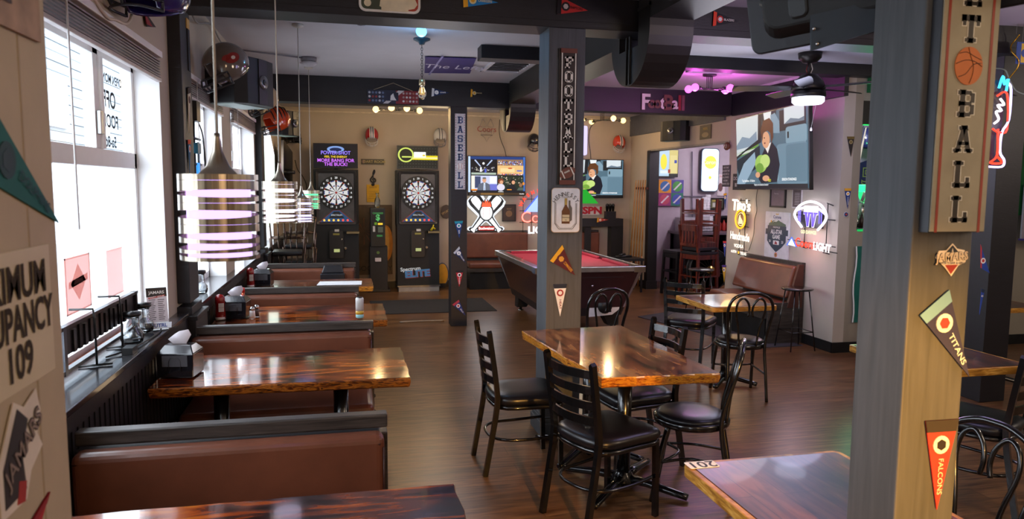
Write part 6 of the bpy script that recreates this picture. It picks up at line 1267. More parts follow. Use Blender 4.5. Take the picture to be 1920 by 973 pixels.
nsign('poster', 'pale poster with red heading behind the light box', 1344, 327, 367, 1358, 367, P('#cfc5c8', .6), [('T', 'THE', .5, .9, .12, P('#b03a3a', .5)), (disc(.4, .4, .3, .2), P('#6a4a4a', .6))])
m = MB(); m.tube([at(1298, v, y=12.2) for v in (284, 360, 366, 410)]+[at(1294, 440, y=12.2)], .012, P('#6f6678', .5), 6); m.tube([at(u, 368, y=12.2) for u in (1281, 1326)], .01, P('#6f6678', .5), 6); tag(m.build('conduit'), 'grey conduit running down the lilac wall of the next room', 'pipe')
# soda counter with cups
r = wthing('service_counter', 'dark service counter under the framed picture in the next room', 'counter', (6.55, 11.9, 0))
m = MB(); m.box((5.7, 11.55, .90), (7.3, 12.24, .94), P('#5a4f58', .35)); m.build('worktop', r, bevel=.004); m = MB(); m.box((5.75, 11.6, .0), (5.80, 12.24, .90), BLACK); m.box((6.5, 11.6, 0), (6.58, 12.24, .90), BLACK); m.box((7.22, 11.6, 0), (7.28, 12.24, .90), BLACK); m.box((5.75, 12.1, .1), (7.28, 12.2, .88), P('#1a1a1e', .6)); m.build('support', r)
q0 = at(1310, 408, y=12.0); m = MB(); m.box((q0.x-.36, 11.85, .94), (q0.x+.02, 12.2, q0.z), P('#a9a6ae', .5)); tag(m.build('ice_bin'), 'white box on the service counter in the next room', 'box')
for i, (u, hh) in enumerate(((1319, .62), (1325, .66), (1331, .28))):
    q = at(u, 450, y=11.8); m = MB(); z = .94; m.tube([(q.x, 11.8, .94), (q.x, 11.8, .94+hh)], .042, P('#b9bac2', .3, var=.2, scale=3), 12)
    for k in range(int(hh/.05)): m.tube([(q.x+.044*math.cos(t), 11.8+.044*math.sin(t), z+.03+k*.05) for t in [2*PI*j/12 for j in range(12)]], .004, P('#dfe0e6', .3), 4, True)
    tag(m.build('cup_stack'), ('tall stack of translucent cups on the service counter, left', 'tallest stack of translucent cups on the service counter', 'short stack of translucent cups on the service counter')[i], 'cups')
q0, q1 = at(1334, 405, y=12.0), at(1362, 450, y=12.0)
r = wthing('drink_machine', 'black open cabinet with red bottles at the right of the service counter', 'cabinet', (q0.x+.2, 12.0, .94)); m = MB(); m.box((q0.x, 11.95, .94), (q0.x+.03, 12.2, q0.z), BLACK); m.box((q0.x+.45, 11.95, .94), (q0.x+.48, 12.2, q0.z), BLACK); m.box((q0.x, 11.95, q0.z-.03), (q0.x+.48, 12.2, q0.z), BLACK); m.box((q0.x, 12.17, .94), (q0.x+.48, 12.2, q0.z), P('#14141a', .6)); m.build('shell', r)
for i in range(4): m = MB(); m.lathe([(.035, 0), (.038, .02), (.038, .13), (.014, .17), (.014, .2), (0, .2)], (q0.x+.09+i*.09, 12.03, .94), P('#a02c24', .35), 12); tag(m.build('bottle'), 'red bottle in the black cabinet on the service counter', 'bottle', 'red bottles in the next room')
c = at(1342, 398+10, y=11.94); m = MB(); FF = Fr((c.x, 11.94, q0.z-.14), (1, 0, 0), (0, 0, 1)); m.slab(FF, [(-.06, -.05), (.12, .0), (-.06, .05)], P('#8a2430', .7), 0, .004); tag(m.build('pennant'), 'small red pennant in the black cabinet of the next room', 'pennant')
# floor fan
c = at(1327, 513, y=10.2); r = wthing('floor_fan', 'round floor fan with brass-coloured centre behind the opening', 'fan', (c.x, 10.2, 0)); zc, Rf = .46, .33
m = MB(); 
for dy in (-.05, .05):
    m.tube([(c.x+Rf*math.cos(t), 10.2+dy, zc+Rf*math.sin(t)) for t in [2*PI*i/28 for i in range(28)]], .014, P('#1a1a1c', .4), 6, True)
m.lathe([(Rf, -.06), (Rf, .06), (Rf-.01, .06), (Rf-.01, -.06)], (c.x, 10.2, zc), P('#1a1a1c', .4), 28, 'y')
for i in range(20): t = 2*PI*i/20; m.tube([(c.x+.06*math.cos(t), 10.12, zc+.06*math.sin(t)), (c.x+Rf*math.cos(t), 10.15, zc+Rf*math.sin(t))], .003, P('#5a5a5c', .4), 4)
m.build('guard', r)
for i in range(4):
    t = i*PI/2+.4; m = MB(); m.prism([(c.x+.05*math.cos(t), 10.2, zc+.05*math.sin(t)), (c.x+.28*math.cos(t-.35), 10.16, zc+.28*math.sin(t-.35)), (c.x+.29*math.cos(t+.35), 10.23, zc+.29*math.sin(t+.35))], (0, .004, 0), P('#c9a86a', .3, .7)); m.build('blade', r)
m = MB(); m.lathe([(0, -.12), (.06, -.11), (.06, .05)], (c.x, 10.2, zc), P('#c9a050', .3, .8), 16, 'y'); m.build('hub', r)
m = MB()
for s in (-1, 1): m.tube([(c.x+s*(Rf+.01), 10.2, zc), (c.x+s*(Rf+.02), 10.2, .03)], .014, BLACK, 6); m.tube([(c.x+s*(Rf+.02), 10.0, .014), (c.x+s*(Rf+.02), 10.4, .014)], .014, BLACK, 6)
m.build('stand', r)
# wooden bar chairs stacked seat to seat
REDW = grain('red_wood', ['#2c0d08', '#5a1f12', '#74301c'], (8, 8, 1), .35, coat=.3, nscale=3)
def bar_chair(label, loc, rz, mat, up=True, h=.74, group=None):
    r = thing('bar_chair', label, 'chair', loc, rz, group); z = (lambda a: a) if up else (lambda a: -a)
    m = MB(); m.box((-.2, -.2, z(h-.03)), (.2, .2, z(h+.02)), P('#17161c', .4)); m.build('seat', r, bevel=.01)
    m = MB()
    for a, b in (((-.19, -.19), (.19, -.17)), ((-.19, .17), (.19, .19)), ((-.19, -.19), (-.17, .19)), ((.17, -.19), (.19, .19))): m.box((a[0], a[1], z(h-.10)), (b[0], b[1], z(h-.03)), mat)
    m.build('apron', r)
    for x, y, top in ((-.18, .18, h), (.18, .18, h), (-.18, -.18, h+.42), (.18, -.18, h+.42)): m = MB(); m.tube([(x*1.12, y*1.12, z(0)), (x, y, z(h)), (x, y-(.06 if top > h else 0), z(top+.001))], .020, mat, 4, square=True); m.build('leg', r)
    m = MB(); m.box((-.18, -.235, z(h+.33)), (.18, -.205, z(h+.42)), mat); m.box((-.18, -.225, z(h+.10)), (.18, -.195, z(h+.14)), mat)
    for i in range(5): m.box((-.15+i*.07, -.225, z(h+.12)), (-.125+i*.07, -.205, z(h+.35)), mat)
    m.build('back_slats', r)
    m = MB()
    for zz_ in (.2, .38): m.tube([(-.2, -.2, z(zz_)), (.2, -.2, z(zz_)), (.2, .2, z(zz_)), (-.2, .2, z(zz_))], .012, mat, 4, True, square=True)
    m.build('stretcher', r); return r
cA = at(1286, 560, z=0)
b1 = bar_chair('reddish wooden bar chair standing in the opening, carrying an upturned one', (5.24, 10.12, 0), A(-75), REDW)
b2 = bar_chair('reddish wooden bar chair turned upside down on another in the opening', (5.24, 10.12, 1.535), A(105), REDW, False)
dup(b1, (5.78, 11.2, 0), A(-80), 'second upright reddish bar chair, farther back in the opening'); dup(b2, (5.78, 11.2, 1.535), A(100), 'second upturned reddish bar chair, farther back in the opening')
BM = P('#121317', .35)
b3 = bar_chair('black metal bar chair just inside the opening by its left jamb', (5.22, 10.72, 0), A(100), BM, h=.70)
# ================================================================== BAR seen through its serving window
GG = E('#2aff8a', 2.2)
m = MB(); m.box((5.18, 6.535, 2.372), (7.0, 6.55, 2.38), E('#20d860', 1.5)); tag(m.build('light_strip'), 'thin green light strip along the top of the bar opening', 'light strip')
r = wthing('bar_shelf', 'green-edged bar ledge inside the bar opening', 'shelf', (6.1, 6.7, 1.25)); m = MB(); m.box((5.18, 6.56, 1.275), (7.0, 6.95, 1.305), P('#15161a', .3)); m.build('ledge', r); m = MB(); m.box((5.18, 6.54, 1.28), (7.0, 6.558, 1.30), E('#18c860', .9)); m.build('edge_light', r)
c = at(1618, 357, y=7.6); r = wthing('beer_tap_tower', 'bright tap tower with a green lit head in the bar opening', 'beer tap', (c.x, 7.6, 1.2)); m = MB(); m.lathe([(.14, 0), (.15, .02), (.15, .07), (.13, .09)], (c.x, 7.6, c.z-.02), GG, 24); m.build('lit_head', r)
m = MB(); m.lathe([(.05, 0), (.05, c.z-1.2)], (c.x, 7.6, 1.2), CHROME, 16); m.build('column', r)
for i, cc in enumerate(('#d9d9d9', '#d8a02a', '#2a9a4a')): x = c.x-.10+i*.1; m = MB(); m.tube([(x, 7.48, c.z-.12), (x, 7.44, c.z-.02)], .018, P(cc, .4), 8); m.tube([(x, 7.52, c.z-.14), (x, 7.45, c.z-.15), (x, 7.45, c.z-.2)], .009, CHROME, 6); m.build('tap_handle', r)
m = MB(); m.box((5.4, 7.3, 0), (7.3, 7.9, 1.16), P('#1b1a1e', .5)); m.box((5.36, 7.26, 1.16), (7.34, 7.94, 1.20), CAPWOOD); tag(m.build('bar_counter'), 'dark bar counter with the taps, inside the bar opening', 'counter')
lamp('POINT', (c.x, 7.4, c.z+.2), 8, (.15, 1, .4), .1)
lamp('POINT', (6.2, 7.9, 2.7), 22, (.8, .8, 1), .1)
R = random.Random(8)
for i in range(9):
    u = 1600+i*4.6; q = at(u, 437, y=6.75+.1*(i % 3)); hh = R.uniform(.10, .22); m = MB(); rr = R.uniform(.025, .035); m.lathe([(rr, 0), (rr, hh*.6), (rr*.4, hh*.8), (rr*.4, hh), (0, hh)], (q.x, 6.75+.1*(i % 3), 1.306), R.choice([glass('#dfe8ea', .05), CHROME, P('#b9bcc4', .25), P('#3a2a20', .3)]), 12); tag(m.build('bar_bottle'), 'bottle or shaker on the ledge of the bar opening', 'bottle', 'bottles and shakers in the bar opening')
F, w, h = wf('B', 8.86, 1606, 298, 356, 1660, 356); m = MB(); m.slab(F, [(0, 0), (w, 0), (w, h*.8), (w*.78, h), (w*.6, h*.88), (w*.4, h), (.0, h*.85)], P('#22264e', .7), 0, .03); m.tube([F.p(w*.3, h*.99, .03), F.p(w*.55, h*.82, .035), F.p(w*.8, h*.99, .03)], .012, P('#c9cdd8', .6), 6); m.text('54', F, w*.42, h*.42, .32, P('#8a9a4a', .6), .032, bold=.03); m.text('54', F, w*.42, h*.42, .32, P('#20244a', .6), .034, bold=-.012); tag(m.build('jersey'), 'dark blue sports jersey numbered 54 hanging in the bar', 'jersey')
helmet('blue helmet on the pale wall above the jersey in the bar', at(1622, 262, y=8.72), A(40), '#2c2f66', mask='#3a3a50', s=.17)
F = Fr(at(1604, 305, y=7.3), (.35, -1, 0), (0, 0, 1)); F2_ = F; m = MB(); m.prism([at(1602, 310, y=7.35), at(1614, 240, y=7.1), at(1620, 236, y=6.9), at(1607, 306, y=7.15)], (.02, .02, 0), P('#16161a', .4)); m.prism([at(1602.5, 308, y=7.34)+Vector((.03, .0, 0)), at(1618, 240, y=7.0)+Vector((.03, 0, 0)), at(1620, 238, y=6.9)+Vector((.03, 0, 0)), at(1607, 306, y=7.15)+Vector((.03, 0, 0))], (.005, 0, 0), E('#d9d0c0', .9)); q = at(1614, 240, y=7.1); m.tube([q, (q.x+.02, q.y, 2.62)], .012, BLACK, 6); m.tube([(q.x+.02, q.y, 2.62), (q.x+.02, 6.68, 2.62)], .012, BLACK, 6); tag(m.build('television'), 'edge of a leaning television inside the bar opening', 'television')
# right border: cocktail neon, highway sign, hanging ornament, tap
F = Fr(at(1876, 232, y=4.60), (1, 0, 0), (0, 0, 1)); r = wthing('neon_sign', 'cocktail glass neon in red, blue and white on the far dark post', 'neon sign', tuple(F.o-Vector((0, 0, .25)))); fp = lambda u, v: ((u-1876)*F_k, (232-v)*F_k); F_k = (at(1886, 232, y=4.6).x-at(1876, 232, y=4.6).x)/10
m = MB()
for pts, mat, rr in (([(1866, 190), (1884, 186), (1889, 240), (1874, 245), (1862, 240)], RN, .008), ([(1872, 240), (1874, 280), (1862, 292), (1884, 292), (1874, 282)], RN, .009), ([(1885, 170), (1891, 180), (1891, 225), (1880, 245), (1879, 275), (1888, 288), (1884, 298), (1856, 298)], E('#c9b8ff', 2.6), .009), ([(1868, 178), (1874, 160), (1878, 172), (1884, 164), (1882, 182)], E('#3ab0ff', 2.6), .010), ([(1864, 232), (1872, 225), (1866, 214), (1876, 212), (1868, 204), (1880, 203), (1872, 194)], WN, .009)):
    m.tube(smooth([F.p(*fp(u, v), 0) for u, v in pts], 4), rr, mat, 6)
m.build('tubing', r); m = MB(); m.slab(F, [fp(1862, 298), fp(1884, 298), fp(1888, 165), fp(1866, 165)], P('#16161a', .5), -.05, -.03); m.box((F.o.x-.02, 4.64, F.o.z-.1), (F.o.x+.04, 4.75, F.o.z+.1), BLACK); m.build('backing', r); lamp('POINT', tuple(F.p(0, 0, .15)), 2, (.8, .6, 1), .1)
F, w, h = wf('B', 6.43, 1838, 346, 415, 1872, 415); plate('street_sign', 'green street-style sign ending in THAT, behind the basketball board', 'sign', F, w, h, P('#1f5f4a', .4), [('T', '1', .35, .75, .35, P('#cfd8d0', .5)), ('T', 'THAT', .65, .2, .22, P('#cfd8d0', .5)), (rect(.04, .02, .96, .04), P('#cfd8d0', .5)), (rect(.04, .96, .96, .98), P('#cfd8d0', .5))], r=.02)
c = at(1903, 100, y=4.6); m = MB(); m.tube(smooth([c+Vector((.03*math.cos(t), .03*math.sin(t), .14-.04*t)) for t in [i*.7 for i in range(14)]], 3), .005, P('#c99a2e', .25, .9), 5); m.tube([c+Vector((0, 0, .14)), (c.x, c.y, CZ)], .0015, P('#888888', .5), 4); tag(m.build('hanging_ornament'), 'gold spiral ornament hanging at the upper right border', 'ornament')
FF = Fr(c+Vector((.0, -.02, -.06)), (1, 0, 0), (0, 0, 1)); m = MB(); m.slab(FF, rect(-.01, -.02, .10, .14), P('#2a4a9a', .6), 0, .004); m.slab(FF, rect(.03, -.01, .10, .13), P('#d8b43a', .6), 0, .005); m.slab(FF, disc(.06, .06, .03), P('#2a4a9a', .6), 0, .006); m.tube([(c.x+.04, c.y-.02, c.z+.08), (c.x+.04, c.y-.02, CZ)], .0015, P('#888888', .5), 4); tag(m.build('hanging_card'), 'blue and yellow card hanging beside the gold spiral', 'card')
cable('grey cable drooping beside the cocktail neon at the right border', [at(u, v, y=4.7) for u, v in ((1868, 128), (1885, 132), (1893, 150), (1905, 170), (1925, 178))], .005, '#7a8a80')
F, w, h = wf('B', 6.40, 1912, 345, 447, 1990, 447); m = MB(); m.slab(F, rect(-.02, -.02, w, 0.0), P('#3a2a6a', .4), 0, .12); m.slab(F, rect(0, 0, w, h), P('#9a9aa4', .4), 0, .02)
for i, cc in enumerate(('#b81e2e', '#d8d0d4', '#c02a34', '#e8e4e0', '#3a6a4a', '#b02a30')): m.lathe([(.03, 0), (.03, .12), (.012, .16), (.012, .22), (0, .22)], F.p(.05+(i % 3)*.08, (i//3)*.28+.0, .06), P(cc, .3), 10)
tag(m.build('bar_display'), 'lit display shelf with red and white bottles at the right border', 'shelf')
# ================================================================== WINDOW LEDGE
ZL = .951
# dark LED sign seen from behind with wire feet
r = wthing('window_sign', 'black electric window sign seen from behind, standing on wire feet on the ledge', 'sign', (-1.07, 3.45, ZL)); y0, y1 = 3.02, 3.95
ya, yb_ = 3.02, 4.02; SX = -1.075
m = MB(); m.box((SX-.018, ya, ZL+.10), (SX+.0, yb_, ZL+.215), P('#1d1c20', .4)); 
for z in (.035, .205): m.box((SX-.012, ya-.02, ZL+z), (SX+.012, yb_+.02, ZL+z+.014), P('#2a2a30', .3))
m.box((SX-.014, ya, ZL+.03), (SX+.014, ya+.03, ZL+.22), P('#4a4f58', .3)); m.box((SX-.014, yb_-.02, ZL+.03), (SX+.014, yb_, ZL+.22), P('#2a2a30', .3))
for i in range(12): y = ya+.12+i*.065; m.box((SX+.0, y, ZL+.10), (SX+.008, y+.03, ZL+.19+.01*(i % 2)), P('#0d0d10', .3))
m.build('housing', r)
for y in (3.30, 3.66): m = MB(); m.tube([(SX-.06, y, ZL+.245), (SX+.03, y, ZL+.245), (SX+.035, y, ZL+.20), (SX+.035, y, ZL+.01), (SX+.09, y+.02, ZL+.006), (SX-.03, y-.02, ZL+.006)], .005, BLACK, 6); m.build('wire_foot', r)
m = MB(); m.box((-1.14, 2.95, ZL), (-1.125, 4.2, ZL+.02), P('#a5502f', .5)); tag(m.build('wood_strip'), 'reddish wooden strip along the glass at the back of the ledge', 'trim')
m = MB(); m.box((-1.0, 3.50, ZL), (-.955, 3.58, ZL+.03), P('#141416', .4)); m.tube(smooth([(-.98, 3.58, ZL+.012), (-.965, 3.8, ZL+.005), (-.96, 4.0, ZL+.005), (-.975, 4.1, ZL+.005)], 4), .004, BLACK, 6); m.tube([(-1.0, 3.52, ZL+.01), (-1.05, 3.45, ZL+.005)], .004, BLACK, 6); tag(m.build('power_adapter'), 'black power adapter with its lead on the window ledge', 'adapter')
def jar(label, x, y, s=1, lid=True):
    r = wthing('glass_jar', label, 'jar', (x, y, ZL), None); m = MB(); m.lathe([(0, .002), (.045*s, .002), (.05*s, .02*s), (.05*s, .045*s), (.034*s, .065*s), (.032*s, .115*s), (.036*s, .125*s), (.033*s, .125*s), (.028*s, .112*s), (.03*s, .068*s), (.045*s, .045*s), (.044*s, .01), (0, .01)], (x, y, ZL), glass('#eef2f4', .02), 20); m.build('glass_body', r)
    m = MB(); m.lathe([(0, .124*s), (.040*s, .124*s), (.042*s, .13*s), (.042*s, .142*s), (0, .146*s)], (x, y, ZL), P('#17171a', .3), 20); m.build('lid', r); return r
jar('clear glass jar with a black lid on the near ledge, in front', -1.03, 3.78, 1.05); jar('clear glass jar with a black lid on the near ledge, behind the first', -1.05, 4.05, 1.05); jar('clear glass jar with a black lid on the ledge of the second window', -1.03, 5.42, 1.15)
r = wthing('menu_stand', 'clear stand holding a dark-headed drinks menu at the end of the near ledge', 'menu', (-1.02, 4.14, ZL)); F = Fr((-1.045, 4.13, ZL+.03), (.93, .37, 0), (0, 0, 1)); F.uy = Vector((-.06, .12, 1)).normalized(); F.n = F.ux.cross(F.uy); w, h = .10, .185
m = MB(); m.slab(F, rect(0, 0, w, h), P('#c9bfc4', .4), 0, .003); m.slab(F, rect(0, h*.74, w, h), P('#1d1718', .4), 0, .004); m.text('JAMARS', F, w/2, h*.86, .022, P('#cfc9c4', .4), .005, bold=.02); m.slab(F, [(.01, h*.68), (w-.01, h*.74), (w-.01, h*.79), (.01, h*.73)], P('#a03226', .4), 0, .005); m.text('HAPPY HOUR', F, w/2, h*.735, .012, P('#f0e8e4', .4), .006, ang=.07)
for i in range(11):
    for cx_ in (.28, .72): m.slab(F, rect(w*cx_-.018, h*.64-i*.0105, w*cx_+.014-.004*(i % 3), h*.64-i*.0105+.0035), P('#4a4144', .5), 0, .0042)
m.build('menu_card', r); m = MB(); F3 = Fr((-1.05, 4.08, ZL+.002), (.93, .37, 0), (0, .25, .97)); m.slab(F3, rect(0, 0, .125, .03), P('#d8e2ee', .3), 0, .03); m.text('NUTRL', F3, .062, .015, .026, P('#1d4aa0', .4), .032, bold=.02); m.build('clear_foot', r)
# things on the booth tables
def dispenser(label, x, y, rz, z=.761):
    r = thing('napkin_dispenser', label, 'napkin dispenser', (x, y, z), rz, 'black napkin dispensers'); K_ = P('#1c1c22', .15, coat=.6)
    m = MB(); w, d, h = .0925, .085, .125; m.hexa([(-w, -d, 0), (w, -d, 0), (w, d, 0), (-w, d, 0)], [(-w*1.03, -d*1.0, h), (w*1.03, -d*1.0, h), (w*1.03, d, h), (-w*1.03, d, h)], K_); m.hexa([(-w*1.03, -d, h), (w*1.03, -d, h), (w*1.03, d, h), (-w*1.03, d, h)], [(-w*.75, -d*.45, h+.04), (w*.75, -d*.45, h+.04), (w*.75, d*.45, h+.04), (-w*.75, d*.45, h+.04)], K_); m.build('housing', r, bevel=.004)
    m = MB(); m.slab(Fr((0, -d, 0), (1, 0, 0), (0, 0, 1)), rect(-.065, .06, .065, .118), P('#5a5a60', .15), 0, .003); m.tube([(-.03, -d-.003, .035), (-.03, -d-.003, .09), (-.02, -d-.003, .105), (.02, -d-.003, .105), (.03, -d-.003, .09), (.03, -d-.003, .035)], .002, P('#2e2e34', .3), 4); m.build('window_plate', r)
    m = MB(); R = random.Random(5); NAP = P('#e6e1ea', .8); v = [(-.035, 0, h+.038), (.03, .005, h+.038), (.055, .01, h+.085), (.045, .0, h+.115), (-.0, -.01, h+.108), (-.03, .01, h+.09), (-.06, -.005, h+.065), (.0, -.02, h+.075)]
    m.add(v+[(a, b+.006, c_) for a, b, c_ in v], [(0, 1, 7), (1, 2, 7), (2, 3, 7), (3, 4, 7), (4, 5, 7), (5, 6, 7), (6, 0, 7), (8, 15, 9), (9, 15, 10), (10, 15, 11), (11, 15, 12), (12, 15, 13), (13, 15, 14), (14, 15, 8)], NAP, True); m.build('napkin', r); return r
p = at(317, 700, z=.761)
d0 = dispenser('black napkin dispenser with a raised tissue on the nearest whole booth table', -.835, 3.87, A(-8)); d0.scale = (.93, .93, .95)
dup(d0, (-.80, 5.50, .761), A(-6), 'black napkin dispenser beside the ketchup on the second whole booth table'); dup(d0, (-.80, 7.22, .761), A(-6), 'black napkin dispenser on the farthest booth table')
def ketchup(label, x, y):
    r = wthing('ketchup_bottle', label, 'bottle', (x, y, .761)); K_ = P('#8e1414', .25, coat=.3); m = MB(); m.lathe([(.0, 0), (.034, 0), (.036, .01), (.034, .06), (.030, .09), (.034, .12), (.034, .155), (.02, .175), (.0, .18)], (x, y, .762), K_, 18, squash=.8); m.build('body', r); m = MB(); m.lathe([(.0, -.0), (.035, 0), (.035, .018), (0, .02)], (x, y, .761), P('#e8e4e0', .4), 16); m.build('cap', r); m = MB(); FF = Fr((x+.012, y-.029, .83), (1, .3, 0), (0, 0, 1)); m.slab(FF, rect(-.018, -.01, .018, .05), P('#d9cfc8', .5), 0, .002); m.text('KETCHUP', FF, 0, .02, .010, P('#8e1414', .5), .003); m.build('label_patch', r)
ketchup('upside-down red ketchup bottle on the second whole booth table', -.895, 5.42); ketchup('upside-down red ketchup bottle on the farthest booth table', -.90, 7.12)
r = wthing('hot_sauce_bottle', 'small orange hot sauce bottle with a red cap behind the napkin dispenser', 'bottle', (-.77, 5.66, .761)); m = MB(); m.lathe([(.0, 0), (.022, 0), (.022, .10), (.011, .14), (.011, .16)], (-.77, 5.66, .761), P('#c4521e', .25), 14); m.build('body', r); m = MB(); m.lathe([(.013, .155), (.013, .19), (0, .19)], (-.77, 5.66, .761), P('#c21f1a', .4), 12); m.build('cap', r)
for i, (x, y, cc, lab) in enumerate(((-.68, 5.42, '#e6e2e0', 'glass salt shaker with a steel cap beside the napkin dispenser'), (-.66, 5.50, '#5a4a48', 'glass pepper shaker with a steel cap beside the salt'))):
    r = wthing('shaker', lab, 'shaker', (x, y, .761)); m = MB(); m.lathe([(.0, 0), (.022, 0), (.020, .04), (.018, .06), (0, .06)], (x, y, .761), P(cc, .15, coat=.6), 10); m.build('body', r); m = MB(); m.lathe([(.019, .058), (.019, .075), (.008, .085), (0, .085)], (x, y, .761), CHROME, 14); m.build('cap', r)
c = at(677, 592, z=.761); r = wthing('drink_can', 'white drink can with yellow and turquoise waves on the booth table', 'can', (.075, 5.29, .761)); m = MB(); x, y = .075, 5.29
m.lathe([(.022, 0), (.029, .008), (.029, .03)], (x, y, .761), P('#8fc9cf', .3), 24); m.lathe([(.0291, .03), (.0291, .055)], (x, y, .761), P('#e0b23a', .3), 24); m.lathe([(.029, .055), (.029, .142), (.024, .15)], (x, y, .761), P('#e4e2e0', .3), 24); m.build('body', r); m = MB(); m.lathe([(.024, .148), (.025, .153), (.022, .15), (0, .15)], (x, y, .761), CHROME, 24); m.build('lid', r)
m = MB(); p = [at(u, v, z=.762) for u, v in ((582, 530), (673, 527), (688, 534), (582, 535))]; m.prism([(-.30, 7.1, .762), (.12, 7.08, .762), (.13, 7.36, .762), (-.28, 7.38, .762)], (0, 0, .002), P('#e4e8ec', .6)); tag(m.build('paper_sheet'), 'white paper sheet lying on the farthest booth table', 'paper')
c = at(602, 517, y=8.0); m = MB(); m.hexa([(-.27, 7.80, .765-.0), (-.07, 7.80, .765), (-.07, 7.98, .765), (-.27, 7.98, .765)], [(-.27, 7.85, .80), (-.07, 7.85, .80), (-.07, 7.96, .80), (-.27, 7.96, .80)], P('#17171c', .35))
m = MB(); m.hexa([(-.29, 8.10, .76), (-.05, 8.10, .76), (-.05, 8.19, .76), (-.29, 8.19, .76)], [(-.26, 8.12, .845), (-.07, 8.12, .845), (-.07, 8.19, .845), (-.26, 8.19, .845)], P('#17171c', .35)); m.box((-.3, 8.05, .46), (-.04, 8.19, .76), P('#17171c', .4)); tag(m.build('bag', bevel=.01), 'black bag on the seat of the farthest booth bench, its top showing over the table', 'bag')
# ================================================================== BLINDS AND WINDOW DRESSING
for i, (a, b) in enumerate(WINDOWS[2:5]):
    r = wthing('window_blind', ('raised white blind over the near window', 'raised white blind over the second window, behind the first pendant', 'raised white blind over the third window')[i], 'blind', (-.97, (a+b)/2, 2.27))
    m = MB(); m.box((-1.008, a-.03, 2.395), (-.965, b-.10, 2.43), TRIMW); m.build('head_rail', r, bevel=.004)
    m = MB(); 
    for k in range(7): z = 2.290+k*.014; m.box((-1.0, a-.01, z), (-.975, b-.11, z+.007), P('#8b7f7c', .5))
    m.build('slat_stack', r); m = MB(); m.box((-1.0, a-.015, 2.268), (-.972, b-.105, 2.286), P('#c9c0bd', .5)); m.build('bottom_rail', r, bevel=.003)
    m = MB(); m.tube([(-.965, a+.42, 2.40), (-.963, a+.42, 1.55)], .004, TRIMW, 6) if i == 0 else m.tube([(-.965, a+.15, 2.40), (-.963, a+.15, 1.7)], .003, TRIMW, 5); m.build('cord', r)
def sheet(label, uL, vT, vB, uR, vR, col, items, al=.75):
    F, w, h = wf('L', -1.155, uL, vT, vB, uR, vR); F = Fr(F.o, (0, 1, 0), (0, 0, 1)); m = MB(); m.poly([F.p(x, y, 0) for x, y in rect(0, 0, w, h)], sheer(col, .20)); 
    for it in items:
        if it[0] == 'T': m.text(it[1], F, w*it[2], h*it[3], h*it[4], sheer(it[5], .6), .003, bold=.0, sx=-1)
        else: m.poly([F.p(x*w, y*h, .002) for x, y in it[0]], sheer(it[1], .6))
    o = m.build('window_poster'); tag(o, label, 'poster'); t = bpy.data.objects[o.name]
    return o
dia = [(rect(.0, 0, 1, .03), '#f0c4bc'), (rect(0, .97, 1, 1), '#f0c4bc'), (rect(0, 0, .04, 1), '#f0c4bc'), (rect(.96, 0, 1, 1), '#f0c4bc'), ([(.5, .86), (.80, .52), (.5, .2), (.2, .52)], '#f6cfc8'), ([(.12, .45), (.88, .52), (.88, .64), (.12, .57)], '#eec0b8')]
sheet('peach paper poster with a mirrored diamond JAMARS emblem taped to the near window', 125, 484, 594, 172, 584, '#f4c4bc', dia+[('T', 'JAMARS', .5, .54, .13, '#c98a82')])
sheet('second peach paper poster on the near window, next to the mirrored JAMARS one', 203, 469, 560, 232, 548, '#f4cfc8', [(rect(.0, 0, 1, .03), '#f4d2cc'), (rect(0, .97, 1, 1), '#f4d2cc')])
F, w, h = wf('L', -1.150, 165, 90, 278, 246, 278); F = Fr(F.o, (0, 1, 0), (0, 0, 1)); m = MB()
for s, y, hh, col in (('OPEN MONDAY', .78, .13, '#2a3238'), ('OFF', .55, .25, '#15191c'), ('FOOD', .32, .2, '#20262a'), ('5a-8c', .10, .17, '#2a3238')):
    if hh: m.text(s, F, w*.5, h*y, h*hh, P(col, .8), .0, bold=.02, sx=-1)
tag(m.build('window_lettering'), 'mirrored grey lettering with OFF and FOOD on the upper pane of the near window', 'lettering')
# hanging neon back and far neon arch in the windows
r = wthing('neon_sign', 'dark back of a hanging neon sign with looped leads in the second window', 'neon sign', tuple(at(372, 380, x=-.99)))
m = MB(); m.box((-1.0, 5.13, 2.13), (-.95, 5.25, 2.26), BLACK); m.tube([(-.98, 5.16, 2.17), (-.98, 5.16, 1.35)], .009, BLACK, 6); m.tube([(-.98, 5.30, 2.0), (-.98, 5.30, 1.35)], .009, BLACK, 6)
for z in (2.02, 1.85, 1.66, 1.5, 1.38): m.tube([(-.98, 5.12, z), (-.98, 5.36, z)], .009, P('#1a2a30', .3), 6)
m.build('frame', r)
m = MB(); m.box((-1.0, 5.15, 1.92), (-.955, 5.26, 1.99), P('#2a7a98', .4)); m.box((-1.0, 5.2, 1.74), (-.965, 5.25, 1.86), E('#3a9aff', 1.2)); m.tube(smooth([(-.97, 5.2, 1.7), (-.97, 5.3, 1.62), (-.97, 5.22, 1.5), (-.97, 5.32, 1.42)], 4), .012, P('#1c3a48', .3), 6); m.build('tubing', r)
m = MB(); m.tube(smooth([(-.97, 5.22, 2.15), (-.96, 5.36, 2.05), (-.96, 5.40, 1.85), (-.96, 5.46, 1.70), (-.96, 5.42, 1.60), (-.96, 5.37, 1.68), (-.96, 5.43, 1.82), (-.96, 5.40, 1.95), (-.97, 5.41, 2.02)], 4), .005, BLACK, 6); m.build('lead', r)
c0 = at(505, 330, x=-1.0); r = wthing('neon_sign', 'tall narrow arched neon glowing white in the far window corner', 'neon sign', (-.98, c0.y, 1.5))
